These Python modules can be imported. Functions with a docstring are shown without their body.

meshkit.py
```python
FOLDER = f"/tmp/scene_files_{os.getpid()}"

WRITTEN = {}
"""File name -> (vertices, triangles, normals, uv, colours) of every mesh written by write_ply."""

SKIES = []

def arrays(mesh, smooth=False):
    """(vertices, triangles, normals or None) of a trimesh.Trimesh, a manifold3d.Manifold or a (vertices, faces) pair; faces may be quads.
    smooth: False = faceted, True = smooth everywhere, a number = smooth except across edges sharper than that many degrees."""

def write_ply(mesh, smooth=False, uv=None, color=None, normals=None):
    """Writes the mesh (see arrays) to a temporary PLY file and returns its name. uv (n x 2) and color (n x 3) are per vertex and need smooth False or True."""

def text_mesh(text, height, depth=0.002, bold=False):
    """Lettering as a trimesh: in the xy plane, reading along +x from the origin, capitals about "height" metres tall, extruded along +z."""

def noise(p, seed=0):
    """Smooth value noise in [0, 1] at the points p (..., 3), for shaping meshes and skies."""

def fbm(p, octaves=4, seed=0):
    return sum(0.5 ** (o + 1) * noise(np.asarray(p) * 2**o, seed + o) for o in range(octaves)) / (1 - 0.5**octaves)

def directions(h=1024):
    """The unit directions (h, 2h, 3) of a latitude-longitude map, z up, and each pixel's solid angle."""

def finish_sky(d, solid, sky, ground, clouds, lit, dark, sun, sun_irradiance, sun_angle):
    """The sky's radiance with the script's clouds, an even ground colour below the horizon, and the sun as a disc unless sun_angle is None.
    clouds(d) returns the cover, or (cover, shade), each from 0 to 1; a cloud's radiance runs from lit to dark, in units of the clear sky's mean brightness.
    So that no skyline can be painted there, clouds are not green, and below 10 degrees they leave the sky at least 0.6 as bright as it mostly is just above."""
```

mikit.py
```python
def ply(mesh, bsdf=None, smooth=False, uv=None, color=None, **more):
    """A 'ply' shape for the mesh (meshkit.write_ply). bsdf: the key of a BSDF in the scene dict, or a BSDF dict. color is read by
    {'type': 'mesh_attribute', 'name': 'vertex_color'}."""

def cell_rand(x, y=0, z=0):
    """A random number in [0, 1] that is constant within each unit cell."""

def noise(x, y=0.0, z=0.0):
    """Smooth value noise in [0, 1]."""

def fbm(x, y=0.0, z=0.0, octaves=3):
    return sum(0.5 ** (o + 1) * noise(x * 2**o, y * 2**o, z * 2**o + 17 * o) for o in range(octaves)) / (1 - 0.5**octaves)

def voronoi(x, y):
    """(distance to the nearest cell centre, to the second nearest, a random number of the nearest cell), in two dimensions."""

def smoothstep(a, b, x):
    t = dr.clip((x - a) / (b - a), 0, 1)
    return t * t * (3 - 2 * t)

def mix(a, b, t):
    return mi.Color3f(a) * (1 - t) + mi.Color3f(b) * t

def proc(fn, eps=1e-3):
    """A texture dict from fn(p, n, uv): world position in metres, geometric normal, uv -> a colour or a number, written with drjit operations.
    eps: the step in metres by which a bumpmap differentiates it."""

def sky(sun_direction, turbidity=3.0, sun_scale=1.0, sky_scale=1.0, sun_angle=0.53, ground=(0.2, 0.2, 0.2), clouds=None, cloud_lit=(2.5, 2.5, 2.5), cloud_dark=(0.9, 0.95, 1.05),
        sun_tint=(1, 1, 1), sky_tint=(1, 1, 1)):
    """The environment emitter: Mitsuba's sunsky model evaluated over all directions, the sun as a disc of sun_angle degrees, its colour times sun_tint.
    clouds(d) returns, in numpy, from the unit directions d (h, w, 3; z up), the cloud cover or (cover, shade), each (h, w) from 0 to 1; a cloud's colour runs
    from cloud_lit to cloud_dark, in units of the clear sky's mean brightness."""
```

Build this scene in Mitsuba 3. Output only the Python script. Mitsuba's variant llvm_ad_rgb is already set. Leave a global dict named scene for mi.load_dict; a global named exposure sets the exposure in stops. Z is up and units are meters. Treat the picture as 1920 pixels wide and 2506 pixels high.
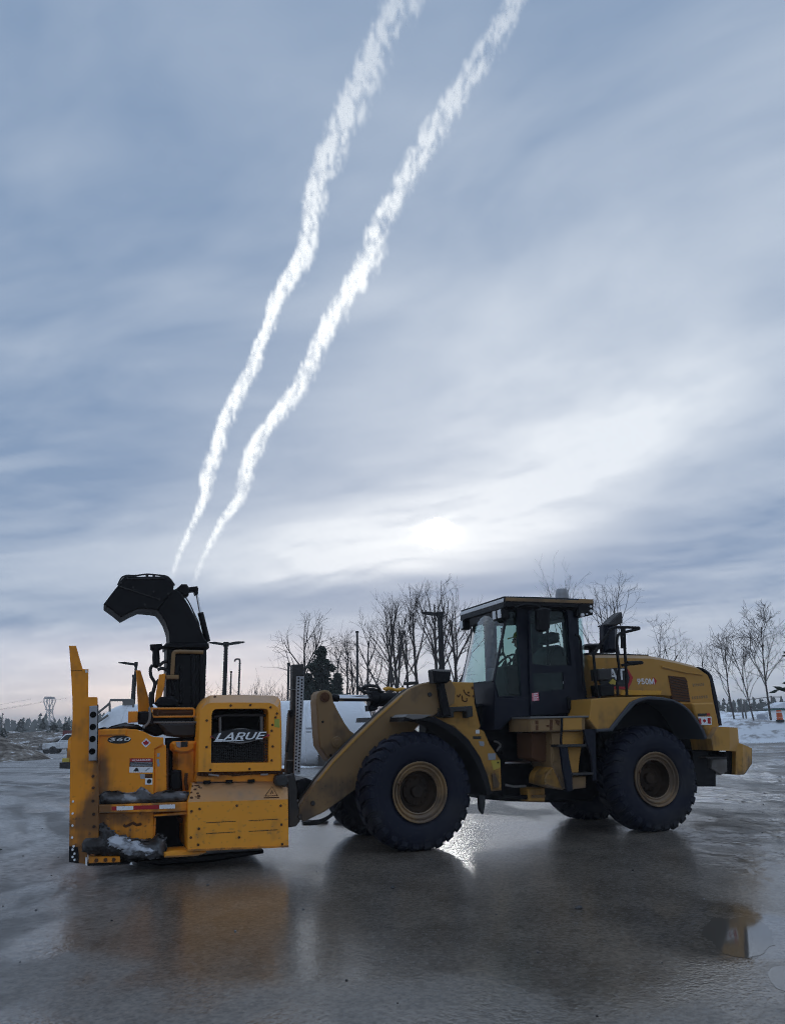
import math, random
import numpy as np, trimesh, manifold3d as m3, shapely
import shapely.geometry as sg
import drjit as dr
import mitsuba as mi
import mikit, meshkit
from mikit import noise, fbm, voronoi, smoothstep, mix

# ------------------------------------------------------------------ camera, sky, exposure
scene, labels = {}, {}
PITCH, ROLL, EYE = math.radians(15.0), math.radians(1.3), 1.54
fwd = np.array([0, math.cos(PITCH), math.sin(PITCH)])
up0 = np.array([0, -math.sin(PITCH), math.cos(PITCH)])
upv = up0 * math.cos(ROLL) + np.array([1.0, 0, 0]) * math.sin(ROLL)
eye = np.array([0, 0, EYE])
scene['camera'] = {'type': 'perspective', 'fov': 53.13, 'fov_axis': 'x', 'near_clip': 0.05, 'far_clip': 60000.0,
                   'to_world': mi.ScalarTransform4f().look_at(eye.tolist(), (eye + fwd).tolist(), upv.tolist())}
exposure = 3.25

SUN = np.array([0.0565, 0.9713, 0.2309])


def gauss(az, el, a0, e0, sa, se, rot=0.0):
    da, de = (az - a0) * np.cos(np.radians(e0)), el - e0
    c, s = math.cos(math.radians(rot)), math.sin(math.radians(rot))
    x, y = (da * c + de * s) / sa, (-da * s + de * c) / se
    return np.exp(-0.5 * (x * x + y * y))


def sstep(a, b, x):
    t = np.clip((np.asarray(x, float) - a) / (b - a), 0, 1)
    return t * t * (3 - 2 * t)


TRAIL_A = [(-16.005, 10.211, 0.205), (-15.686, 11.561, 0.239), (-15.189, 12.729, 0.273), (-14.508, 14.407, 0.375), (-13.913, 16.089, 0.512), (-13.8, 17.422, 0.75), (-13.302, 19.436, 0.784), (-12.758, 21.448, 0.716), (-11.837, 23.144, 0.716), (-10.929, 24.829, 0.716), (-10.082, 26.82, 0.648), (-9.574, 28.45, 0.614), (-9.13, 30.058, 0.75), (-7.886, 31.68, 0.921), (-6.918, 33.108, 0.853), (-6.548, 34.489, 0.989), (-6.02, 36.591, 1.091), (-5.319, 38.782, 1.228), (-3.79, 40.919, 1.33), (-2.374, 43.099, 1.432), (-0.963, 44.924, 1.432), (0.572, 46.668, 1.501), (2.004, 48.093, 1.569), (3.295, 49.46, 1.637), (5.194, 51.404, 1.705)]
TRAIL_B = [(-14.443, 9.92, 0.171), (-14.044, 11.279, 0.239), (-13.538, 12.617, 0.307), (-12.667, 14.306, 0.409), (-11.6, 15.843, 0.512), (-11.23, 17.194, 0.784), (-10.589, 19.056, 0.819), (-9.647, 20.759, 0.784), (-8.61, 22.292, 0.784), (-7.405, 23.655, 0.819), (-6.401, 25.493, 0.819), (-5.3, 27.796, 0.921), (-4.095, 29.739, 1.057), (-2.634, 31.486, 1.125), (-1.37, 33.345, 1.125), (-0.431, 35.159, 1.125), (1.003, 36.914, 1.16), (2.679, 38.886, 1.194), (4.175, 40.506, 1.296), (5.476, 41.803, 1.296), (7.01, 43.169, 1.228), (8.78, 44.582, 1.16), (10.369, 45.942, 1.057), (11.865, 47.004, 1.023), (13.146, 48.162, 1.023), (15.062, 49.749, 1.091)]


def clouds(d):
    az = np.degrees(np.arctan2(d[..., 0], d[..., 1]))
    el = np.degrees(np.arcsin(np.clip(d[..., 2], -1, 1)))
    k = 1.0 / (np.maximum(d[..., 2], 0) + 0.10)
    qx, qy = d[..., 0] * k, d[..., 1] * k
    wob = meshkit.fbm(np.stack([qx * 0.9, qy * 0.9, qx * 0 + 3.1], -1), 3, 5) - 0.5
    # high veils drawn out by the wind, seen from below
    a = 0.35
    sx, sy = qx * math.cos(a) - qy * math.sin(a), qx * math.sin(a) + qy * math.cos(a)
    streak = meshkit.fbm(np.stack([sx * 0.8 + wob * 1.6, sy * 2.6 + wob * 2.2, qx * 0 + 0.7], -1), 5, 11) - 0.5
    soft = meshkit.fbm(np.stack([qx * 1.1 + 9, qy * 1.5, qx * 0 + 7.7], -1), 4, 23) - 0.5
    fine = meshkit.fbm(np.stack([sx * 4 + wob * 5, sy * 11 + wob * 7, qx * 0 + 2.7], -1), 4, 31) - 0.5
    bands = meshkit.fbm(np.stack([az * 0.035 + wob, el * 0.55 + wob * 2.5, qx * 0], -1), 4, 41) - 0.5
    wisp = meshkit.fbm(np.stack([sx * 2.2 + wob * 4 + 4, sy * 4.5 + wob * 4, qx * 0 + 5.7], -1), 6, 37) - 0.5
    patch = sstep(0.36, 0.62, meshkit.fbm(np.stack([qx * 0.9 + 1, qy * 1.1 + 4, qx * 0 + 1.7], -1), 3, 61))
    calm = 1 - 0.45 * np.clip((el - 22) / 12, 0, 1)
    shade = 0.80 + calm * (0.42 * soft + 0.44 * streak + (0.20 + 0.34 * patch) * fine + 0.42 * patch * wisp)
    mott = meshkit.fbm(np.stack([sx * 3.2 + wob * 3, sy * 5.5 + wob * 3 + 8, qx * 0 + 4.4], -1), 7, 71) - 0.5
    shade += 0.52 * mott * np.clip((el - 6) / 8, 0, 1) * np.clip((46 - el) / 14, 0.35, 1)
    low = np.clip((16 - el) / 10, 0, 1)
    shade += 0.42 * bands * low
    # thin sheet lit by the sun behind it
    glow = 0.55 * gauss(az, el, 3.5, 13.0, 9.5, 2.1, 6) + 0.40 * gauss(az, el, 14.5, 18.2, 8.0, 2.3, 22)
    glow += 0.26 * gauss(az, el, 8, 18, 15, 6.0, 16) + 0.26 * gauss(az, el, 13, 25, 11, 6, 20) + 0.12 * gauss(az, el, -12, 12.4, 12, 2.6)
    glow += 0.30 * gauss(az, el, -6, 11.7, 9, 1.3, 4)
    glow *= np.clip(1 + 1.7 * streak + 1.3 * fine + 1.0 * wisp, 0.3, 2)
    # blue gap under the bright sheet
    gap = 0.42 * gauss(az, el, -2, 9.2, 9, 1.0, 2) + 0.28 * gauss(az, el, 17, 10.4, 9, 1.9, 6) + 0.26 * gauss(az, el, -23, 19.5, 6, 2.4) + 0.10 * gauss(az, el, -22, 33, 9, 8)
    pale = 0.34 * np.clip((8.0 - el) / 5, 0, 1) * (0.8 + 1.6 * bands)
    shade = shade - glow + gap - pale + 0.06 * np.clip((el - 35) / 15, 0, 1)
    shade = np.clip(shade, 0.0, 1.15)
    halo = 0.055 * gauss(az, el, 3.33, 13.0, 4.6, 1.7, 4) * np.clip(1 + 2.2 * streak + 1.5 * fine, 0, 2) + 0.30 * gauss(az, el, 3.33, 13.35, 0.9, 0.6)
    shade = 1 - 0.212 * (1 - shade) - halo
    cover = 0.97 - 0.26 * np.clip((7.0 - el) / 5, 0, 1) * np.clip((4 - az) / 20, 0, 1) * (1 + 1.2 * bands)
    # two vapour trails
    for tr, sd in ((TRAIL_A, 3), (TRAIL_B, 4)):
        t = np.array(tr)
        box_ = (az > t[:, 0].min() - 6) & (az < t[:, 0].max() + 6) & (el > t[:, 1].min() - 3) & (el < t[:, 1].max() + 3)
        x, y = (az * np.cos(np.radians(el)))[box_], el[box_]
        tx_, ty_, tw = t[:, 0] * np.cos(np.radians(t[:, 1])), t[:, 1], t[:, 2]
        kink = 0.55 * (meshkit.fbm(np.stack([ty_ * 0.45, ty_ * 0 + sd, ty_ * 0], -1), 3, sd) - 0.5)
        tx_ = tx_ + kink * np.clip((ty_ - 9) / 10, 0, 1)
        best, wid, along, side = np.full(x.shape, 9e9), np.ones(x.shape), np.zeros(x.shape), np.zeros(x.shape)
        cum = 0.0
        for i in range(len(t) - 1):
            ax, ay, bx_, by = tx_[i], ty_[i], tx_[i + 1] - tx_[i], ty_[i + 1] - ty_[i]
            ln = math.hypot(bx_, by)
            u = np.clip(((x - ax) * bx_ + (y - ay) * by) / ln ** 2, 0, 1)
            dd = np.hypot(x - ax - u * bx_, y - ay - u * by)
            w_ = tw[i] + (tw[i + 1] - tw[i]) * u
            c_ = dd / (w_ * 0.64)
            m = c_ < best
            best = np.where(m, c_, best)
            wid = np.where(m, w_, wid)
            along = np.where(m, cum + u * ln, along)
            side = np.where(m, np.sign((x - ax) * by - (y - ay) * bx_) * c_, side)
            cum += ln
        q = np.stack([along / 1.1 + side * 0.8, side * 1.3 + sd, along * 0], -1) + 0.35 * wob[box_][..., None]
        puff = meshkit.fbm(q * 1.5, 5, sd) - 0.5
        tuft = meshkit.fbm(np.stack([along * 2.9 + side * 1.6, side * 2.0, along * 0 + sd], -1), 4, sd + 7) - 0.5
        dense = np.interp(y, [9.5, 11, 14, 30, 36, 40, 44, 50], [0.18, 0.55, 0.92, 0.95, 0.70, 0.50, 0.38, 0.26])
        edge = 0.98 + np.where(side > 0, 1.2, 0.6) * puff + np.where(side > 0, 0.9, 0.4) * tuft
        al = sstep(edge + np.where(side > 0, 0.45, 0.22), edge - np.where(side > 0, 0.95, 0.50), best) * dense
        al = al * np.clip(0.98 + (1.35 - 0.65 * dense) * (1.8 * puff + 1.5 * tuft) - (1 - dense) * 0.3, 0, 1)
        shade[box_] = shade[box_] * (1 - al) + (0.655 - 0.09 * tuft) * al
        cover[box_] = cover[box_] * (1 - al) + al
    return np.clip(cover, 0, 1), np.clip(shade, 0, 1)


scene['sky'] = mikit.sky(SUN, turbidity=3, sun_scale=0.004, sky_scale=1.0, sun_angle=2.0, clouds=clouds,
                         cloud_lit=(6.7, 6.5, 5.85), cloud_dark=(0.49, 0.71, 1.06), sun_tint=(0.9, 1.35, 2.9), sky_tint=(0.86, 0.72, 0.92), ground=(0.15, 0.15, 0.16))

# ------------------------------------------------------------------ helpers
YAW = math.radians(20.0)
O = np.array([0.2546, 10.3188, 0.0])
UA, VA = np.array([math.cos(YAW), math.sin(YAW), 0]), np.array([-math.sin(YAW), math.cos(YAW), 0])
RL = np.stack([UA, VA, [0, 0, 1]], 1)


def W(p):
    """machine frame (u rearwards, v to the far side, w up) to the world"""
    return np.asarray(p, float) @ RL.T + O


def loc(mesh):
    m = mesh.copy()
    m.vertices = W(m.vertices)
    return m


def tm(v, f):
    return trimesh.Trimesh(np.asarray(v, float), np.asarray(f, int), process=False)


def man(x):
    mm = x.to_mesh()
    return tm(mm.vert_properties[:, :3], mm.tri_verts)


def cat(*ms):
    flat = []
    for m in ms:
        flat += list(m) if isinstance(m, (list, tuple)) else [m]
    return trimesh.util.concatenate(flat)


def key_for(name):
    if name not in scene and not any(k.startswith(name + '__') for k in used):
        used.add(name)
        return name
    i = 1
    while True:
        k = f'{name}_{i:03d}'
        if k not in scene and k not in used:
            used.add(k)
            return k
        i += 1


used = set()


def thing(name, label, category, group=None, kind=None):
    i, k = 0, name
    while k in used:
        i += 1
        k = f'{name}_{i:03d}'
    used.add(k)
    labels[k] = {'label': label, 'category': category}
    if group:
        labels[k]['group'] = group
    if kind:
        labels[k]['kind'] = kind
    return k


def part(parent, name, mesh, mat, smooth=35, label=None, kind=None, uv=None):
    base = f'{parent}__{name}' if parent else name
    i, k = 0, base
    while k in used:
        i += 1
        k = f'{base}_{i:03d}'
    used.add(k)
    if mesh is not None:
        scene[k] = mikit.ply(mesh, mat, smooth=smooth)
    if label or kind:
        labels[k] = {}
        if label:
            labels[k]['label'] = label
        if kind:
            labels[k]['kind'] = kind
    return k


def single(name, mesh, mat, label, category=None, group=None, kind=None, smooth=35):
    i, k = 0, name
    while k in used:
        i += 1
        k = f'{name}_{i:03d}'
    used.add(k)
    scene[k] = mikit.ply(mesh, mat, smooth=smooth)
    labels[k] = {'label': label}
    if category:
        labels[k]['category'] = category
    if group:
        labels[k]['group'] = group
    if kind:
        labels[k]['kind'] = kind
    return k


def ccw(p):
    p = np.asarray(p, float)
    a = np.sum(p[:, 0] * np.roll(p[:, 1], -1) - np.roll(p[:, 0], -1) * p[:, 1])
    return p if a > 0 else p[::-1]


def inset(p, b):
    e = np.roll(p, -1, 0) - p
    e /= np.linalg.norm(e, axis=1, keepdims=True) + 1e-12
    n = np.stack([-e[:, 1], e[:, 0]], 1)
    n0 = np.roll(n, 1, 0)
    m = n + n0
    m /= np.linalg.norm(m, axis=1, keepdims=True) + 1e-12
    c = np.clip((m * n).sum(1), 0.45, 1)
    return p + m * (b / c)[:, None]


def prism(poly, v0, v1, bev=0.008, both=True):
    """outline in (u, w) extruded from v0 to v1, edges chamfered"""
    p = ccw(poly)
    n = len(p)
    b = min(bev, abs(v1 - v0) * 0.3)
    rings = [(inset(p, b), v0), (p, v0 + b), (p, v1 - b if both else v1)]
    if both:
        rings.append((inset(p, b), v1))
    V = np.vstack([np.stack([q[:, 0], np.full(n, v), q[:, 1]], 1) for q, v in rings])
    F = []
    i = np.arange(n)
    j = (i + 1) % n
    for r in range(len(rings) - 1):
        a, c = r * n, (r + 1) * n
        F += [np.stack([a + i, a + j, c + j], 1), np.stack([a + i, c + j, c + i], 1)]
    tri = np.array(trimesh.creation.triangulate_polygon(sg.Polygon(p), engine='earcut')[1])
    pts = np.array(trimesh.creation.triangulate_polygon(sg.Polygon(p), engine='earcut')[0])
    idx = np.array([np.argmin(((p - q) ** 2).sum(1)) for q in pts])
    tri = idx[tri]
    a, b_, c = p[tri[:, 0]], p[tri[:, 1]], p[tri[:, 2]]
    s = (b_ - a)[:, 0] * (c - a)[:, 1] - (b_ - a)[:, 1] * (c - a)[:, 0]
    tri[s < 0] = tri[s < 0][:, ::-1]
    F += [tri, tri[:, ::-1] + (len(rings) - 1) * n]
    return tm(V, np.vstack(F))


def plate(shape, v0, v1):
    """shapely outline with holes in (u, w), plain edges"""
    out = []
    for g in getattr(shape, 'geoms', [shape]):
        e = trimesh.creation.extrude_polygon(g, abs(v1 - v0), engine='earcut')
        x = e.vertices
        out.append(tm(np.stack([x[:, 0], max(v0, v1) - x[:, 2], x[:, 1]], 1), e.faces))
    return cat(out)


def box(u0, u1, v0, v1, w0, w1, b=0.01):
    lo, hi = np.array([min(u0, u1), min(v0, v1), min(w0, w1)]), np.array([max(u0, u1), max(v0, v1), max(w0, w1)])
    b = min(b, (hi - lo).min() * 0.3)
    pts = []
    for sx in (0, 1):
        for sy in (0, 1):
            for sz in (0, 1):
                c = np.where([sx, sy, sz], hi, lo)
                s = np.where([sx, sy, sz], -1, 1) * b
                for k in range(3):
                    q = c + s
                    q[k] = c[k]
                    pts.append(q)
    return hull(pts)


def hull(pts):
    return man(m3.Manifold.hull_points(np.asarray(pts, float)))


def rail(pts, r, sides=10, closed=False):
    """bent round bar; corners rounded by resampling"""
    p = np.asarray(pts, float)
    v, f = tube_arrays(p, np.full(len(p), r), sides)
    return tm(v, f)


def bend(pts, rad=0.05, n=5):
    """fillet the corners of a polyline"""
    p = [np.asarray(q, float) for q in pts]
    out = [p[0]]
    for a, b, c in zip(p[:-2], p[1:-1], p[2:]):
        d0, d1 = a - b, c - b
        l0, l1 = np.linalg.norm(d0), np.linalg.norm(d1)
        t = min(rad, 0.45 * l0, 0.45 * l1)
        q0, q1 = b + d0 / l0 * t, b + d1 / l1 * t
        for s in np.linspace(0, 1, n):
            out.append((1 - s) ** 2 * q0 + 2 * s * (1 - s) * b + s * s * q1)
    out.append(p[-1])
    return np.array(out)


def spline(pts, n=8):
    p = np.asarray(pts, float)
    q = np.vstack([2 * p[0] - p[1], p, 2 * p[-1] - p[-2]])
    out = []
    for i in range(1, len(q) - 2):
        for t in np.linspace(0, 1, n, endpoint=False):
            a, b, c, d = q[i - 1], q[i], q[i + 1], q[i + 2]
            out.append(0.5 * (2 * b + (c - a) * t + (2 * a - 5 * b + 4 * c - d) * t * t + (3 * b - a - 3 * c + d) * t ** 3))
    out.append(p[-1])
    return np.array(out)


def tube_arrays(p, r, sides=6, caps=True):
    t = np.gradient(p, axis=0)
    t /= np.linalg.norm(t, axis=1, keepdims=True) + 1e-12
    a = np.zeros_like(t)
    ref = np.array([0, 0, 1.0]) if abs(t[0, 2]) < 0.9 else np.array([1.0, 0, 0])
    for i in range(len(p)):
        x = ref - t[i] * (ref @ t[i])
        x /= np.linalg.norm(x) + 1e-12
        a[i] = x
        ref = x
    b = np.cross(t, a)
    ang = np.arange(sides) * 2 * np.pi / sides
    v = (p[:, None] + r[:, None, None] * (np.cos(ang)[None, :, None] * a[:, None] + np.sin(ang)[None, :, None] * b[:, None])).reshape(-1, 3)
    i, j = np.meshgrid(np.arange(len(p) - 1), np.arange(sides), indexing='ij')
    q0, q1 = (i * sides + j).ravel(), (i * sides + (j + 1) % sides).ravel()
    q2, q3 = q1 + sides, q0 + sides
    f = np.vstack([np.stack([q0, q1, q2], 1), np.stack([q0, q2, q3], 1)])
    if caps:
        n = len(v)
        v = np.vstack([v, p[:1], p[-1:]])
        k = np.arange(sides)
        e = (len(p) - 1) * sides
        f = np.vstack([f, np.stack([(k + 1) % sides, k, k * 0 + n], 1), np.stack([e + k, e + (k + 1) % sides, k * 0 + n + 1], 1)])
    return v, f


def cyl(a, b, r, sides=20, bev=0.0):
    a, b = np.asarray(a, float), np.asarray(b, float)
    if bev:
        d = (b - a) / np.linalg.norm(b - a) * bev
        p, rr = np.array([a, a + d * 0.999, b - d * 0.999, b]), np.array([r - bev, r, r, r - bev])
        t = np.array([(b - a)] * 4)
    else:
        p, rr = np.array([a, b]), np.array([r, r])
    v, f = tube_arrays(p, rr, sides)
    return tm(v, f)


def lathe(profile, u, w, seg=64):
    """profile of (v, r) turned about the axis along v through (u, w); closed outline when it ends on the axis"""
    pr = np.asarray(profile, float)
    n = len(pr)
    a = np.arange(seg) * 2 * np.pi / seg
    V = np.stack([u + pr[None, :, 1] * np.cos(a)[:, None], np.broadcast_to(pr[None, :, 0], (seg, n)), w + pr[None, :, 1] * np.sin(a)[:, None]], -1).reshape(-1, 3)
    i, j = np.meshgrid(np.arange(seg), np.arange(n - 1), indexing='ij')
    k = (i + 1) % seg
    q0, q1, q2, q3 = (i * n + j).ravel(), (k * n + j).ravel(), (k * n + j + 1).ravel(), (i * n + j + 1).ravel()
    return tm(V, np.vstack([np.stack([q0, q1, q2], 1), np.stack([q0, q2, q3], 1)]))


def lathe_z(profile, x, y, seg=32):
    """profile of (r, z) about the upright axis through (x, y)"""
    pr = np.asarray(profile, float)
    n = len(pr)
    a = np.arange(seg) * 2 * np.pi / seg
    V = np.stack([x + pr[None, :, 0] * np.cos(a)[:, None], y + pr[None, :, 0] * np.sin(a)[:, None], np.broadcast_to(pr[None, :, 1], (seg, n))], -1).reshape(-1, 3)
    i, j = np.meshgrid(np.arange(seg), np.arange(n - 1), indexing='ij')
    k = (i + 1) % seg
    q0, q1, q2, q3 = (i * n + j).ravel(), (k * n + j).ravel(), (k * n + j + 1).ravel(), (i * n + j + 1).ravel()
    return tm(V, np.vstack([np.stack([q0, q1, q2], 1), np.stack([q0, q2, q3], 1)]))


def text(s, u, v, w, height, width=None, bold=True, shear=0.0, depth=0.003):
    """lettering standing on the near side of a panel, its left foot at (u, w), in front of the plane v"""
    t = meshkit.text_mesh(s, height, depth, bold)
    x = t.vertices.copy()
    x[:, 0] -= x[:, 0].min()
    if width:
        x[:, 0] *= width / x[:, 0].max()
    x[:, 0] += x[:, 1] * shear
    return tm(np.stack([u + x[:, 0], v - x[:, 2], w + x[:, 1]], 1), t.faces)


def rot(p, c, deg):
    """turn (u, w) points about c"""
    a = math.radians(deg)
    q = np.asarray(p, float) - c
    return np.stack([q[:, 0] * math.cos(a) - q[:, 1] * math.sin(a), q[:, 0] * math.sin(a) + q[:, 1] * math.cos(a)], 1) + c


def arc(c, r, a0, a1, n=16, ry=None):
    a = np.radians(np.linspace(a0, a1, n))
    return np.stack([c[0] + r * np.cos(a), c[1] + (ry or r) * np.sin(a)], 1)


# ------------------------------------------------------------------ materials
def solid(name, color, rough=0.5, metallic=0.0, spec=0.5, bump=None, bscale=1.0, **more):
    c = color if isinstance(color, dict) else {'type': 'rgb', 'value': list(color)}
    r = rough if isinstance(rough, dict) else float(rough)
    b = {'type': 'principled', 'base_color': c, 'roughness': r, 'metallic': float(metallic), 'specular': float(spec), **more}
    if bump is not None:
        b = {'type': 'bumpmap', 'arbitrary': {**bump} if False else bump, 'scale': float(bscale), 'bsdf': b}
    scene[name] = {'type': 'twosided', 'bsdf': b}
    return name


def paint(base, grime, amount, streaks=True, scale=1.0, wlow=0.9, dust_sheen=0.0):
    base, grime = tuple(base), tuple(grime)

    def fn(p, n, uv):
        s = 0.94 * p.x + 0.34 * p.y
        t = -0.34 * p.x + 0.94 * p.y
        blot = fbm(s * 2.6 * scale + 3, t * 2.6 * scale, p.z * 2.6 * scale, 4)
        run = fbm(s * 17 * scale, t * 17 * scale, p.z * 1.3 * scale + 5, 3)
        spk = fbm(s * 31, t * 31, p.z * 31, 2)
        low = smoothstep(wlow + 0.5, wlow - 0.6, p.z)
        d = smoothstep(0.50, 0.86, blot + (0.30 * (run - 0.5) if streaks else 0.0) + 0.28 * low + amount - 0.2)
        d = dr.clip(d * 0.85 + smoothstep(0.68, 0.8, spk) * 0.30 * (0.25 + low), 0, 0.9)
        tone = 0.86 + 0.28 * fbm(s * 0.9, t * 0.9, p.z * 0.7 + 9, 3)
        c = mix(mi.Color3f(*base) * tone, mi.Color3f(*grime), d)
        return mix(c, mi.Color3f(0.34, 0.27, 0.21), dust_sheen * smoothstep(0.25, 0.85, n.z) * (0.5 + 0.7 * blot))  # upward faces tinted pale: settled dust plus a painted sky sheen
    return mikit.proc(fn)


def rough_noise(lo, hi, f=6.0):
    return mikit.proc(lambda p, n, uv: lo + (hi - lo) * fbm(p.x * f, p.y * f, p.z * f, 3))


solid('blower_yellow', paint((0.82, 0.285, 0.010), (0.085, 0.050, 0.028), 0.17, dust_sheen=0.5), rough_noise(0.32, 0.6), spec=0.4)
solid('blower_yellow_clean', paint((0.86, 0.335, 0.02), (0.20, 0.12, 0.05), -0.02, dust_sheen=0.75), rough_noise(0.28, 0.5), spec=0.45)
solid('loader_yellow', paint((0.47, 0.238, 0.046), (0.095, 0.064, 0.038), 0.15, dust_sheen=0.6), rough_noise(0.38, 0.65), spec=0.35)
solid('loader_brown', paint((0.255, 0.155, 0.070), (0.085, 0.062, 0.046), 0.20, dust_sheen=0.5), rough_noise(0.45, 0.7), spec=0.3)
solid('stripe_yellow', (0.62, 0.30, 0.015), 0.45)
solid('black_paint', paint((0.0045, 0.0045, 0.006), (0.014, 0.013, 0.013), 0.03), 0.5, spec=0.2)
solid('cab_blue', paint((0.005, 0.007, 0.016), (0.016, 0.016, 0.02), -0.02), 0.42, spec=0.25)
solid('dark_steel', paint((0.030, 0.028, 0.027), (0.075, 0.055, 0.04), 0.12), 0.55, spec=0.4)
solid('grey_steel', paint((0.16, 0.15, 0.14), (0.09, 0.07, 0.055), 0.08), 0.5, spec=0.5)
solid('galvanised', paint((0.34, 0.34, 0.35), (0.14, 0.12, 0.11), 0.05), 0.42, metallic=0.3)
solid('rust', paint((0.10, 0.045, 0.022), (0.03, 0.02, 0.016), 0.1), 0.8, spec=0.2)
solid('chrome', (0.75, 0.75, 0.77), 0.16, metallic=1.0)
solid('rubber', paint((0.006, 0.008, 0.019), (0.020, 0.020, 0.024), 0.10, streaks=False), rough_noise(0.5, 0.75), spec=0.25)
solid('rubber_black', (0.012, 0.012, 0.013), 0.55)
solid('white_paint', paint((0.74, 0.75, 0.76), (0.40, 0.38, 0.36), -0.04), 0.4)
solid('white_print', (0.78, 0.78, 0.78), 0.5)
solid('black_print', (0.012, 0.012, 0.013), 0.5)
solid('red_print', (0.42, 0.012, 0.015), 0.45)
solid('red_reflector', (0.36, 0.008, 0.014), 0.3)
solid('grey_print', (0.33, 0.34, 0.36), 0.4)
solid('pink_print', (0.62, 0.16, 0.2), 0.5)
solid('olive_print', (0.36, 0.36, 0.05), 0.5)
solid('decal_yellow', (0.55, 0.42, 0.06), 0.5)
solid('lamp_white', (0.7, 0.7, 0.7), 0.15)
solid('deep_black', (0.004, 0.004, 0.004), 0.8, spec=0.1)
scene['glass'] = {'type': 'thindielectric', 'int_ior': 1.5, 'specular_reflectance': {'type': 'rgb', 'value': [0.28, 0.34, 0.34]}, 'specular_transmittance': {'type': 'rgb', 'value': [0.54, 0.70, 0.66]}}
scene['glass_clear'] = {'type': 'thindielectric', 'int_ior': 1.5, 'specular_transmittance': {'type': 'rgb', 'value': [0.66, 0.80, 0.80]}}

# ------------------------------------------------------------------ the ground
def gnoise(x, y, f, seed, octv=4):
    return meshkit.fbm(np.stack([x * f, y * f, np.zeros_like(x) + seed], -1), octv, seed) - 0.5


def sstep(a, b, x):
    t = np.clip((np.asarray(x, float) - a) / (b - a), 0, 1)
    return t * t * (3 - 2 * t)


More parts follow.
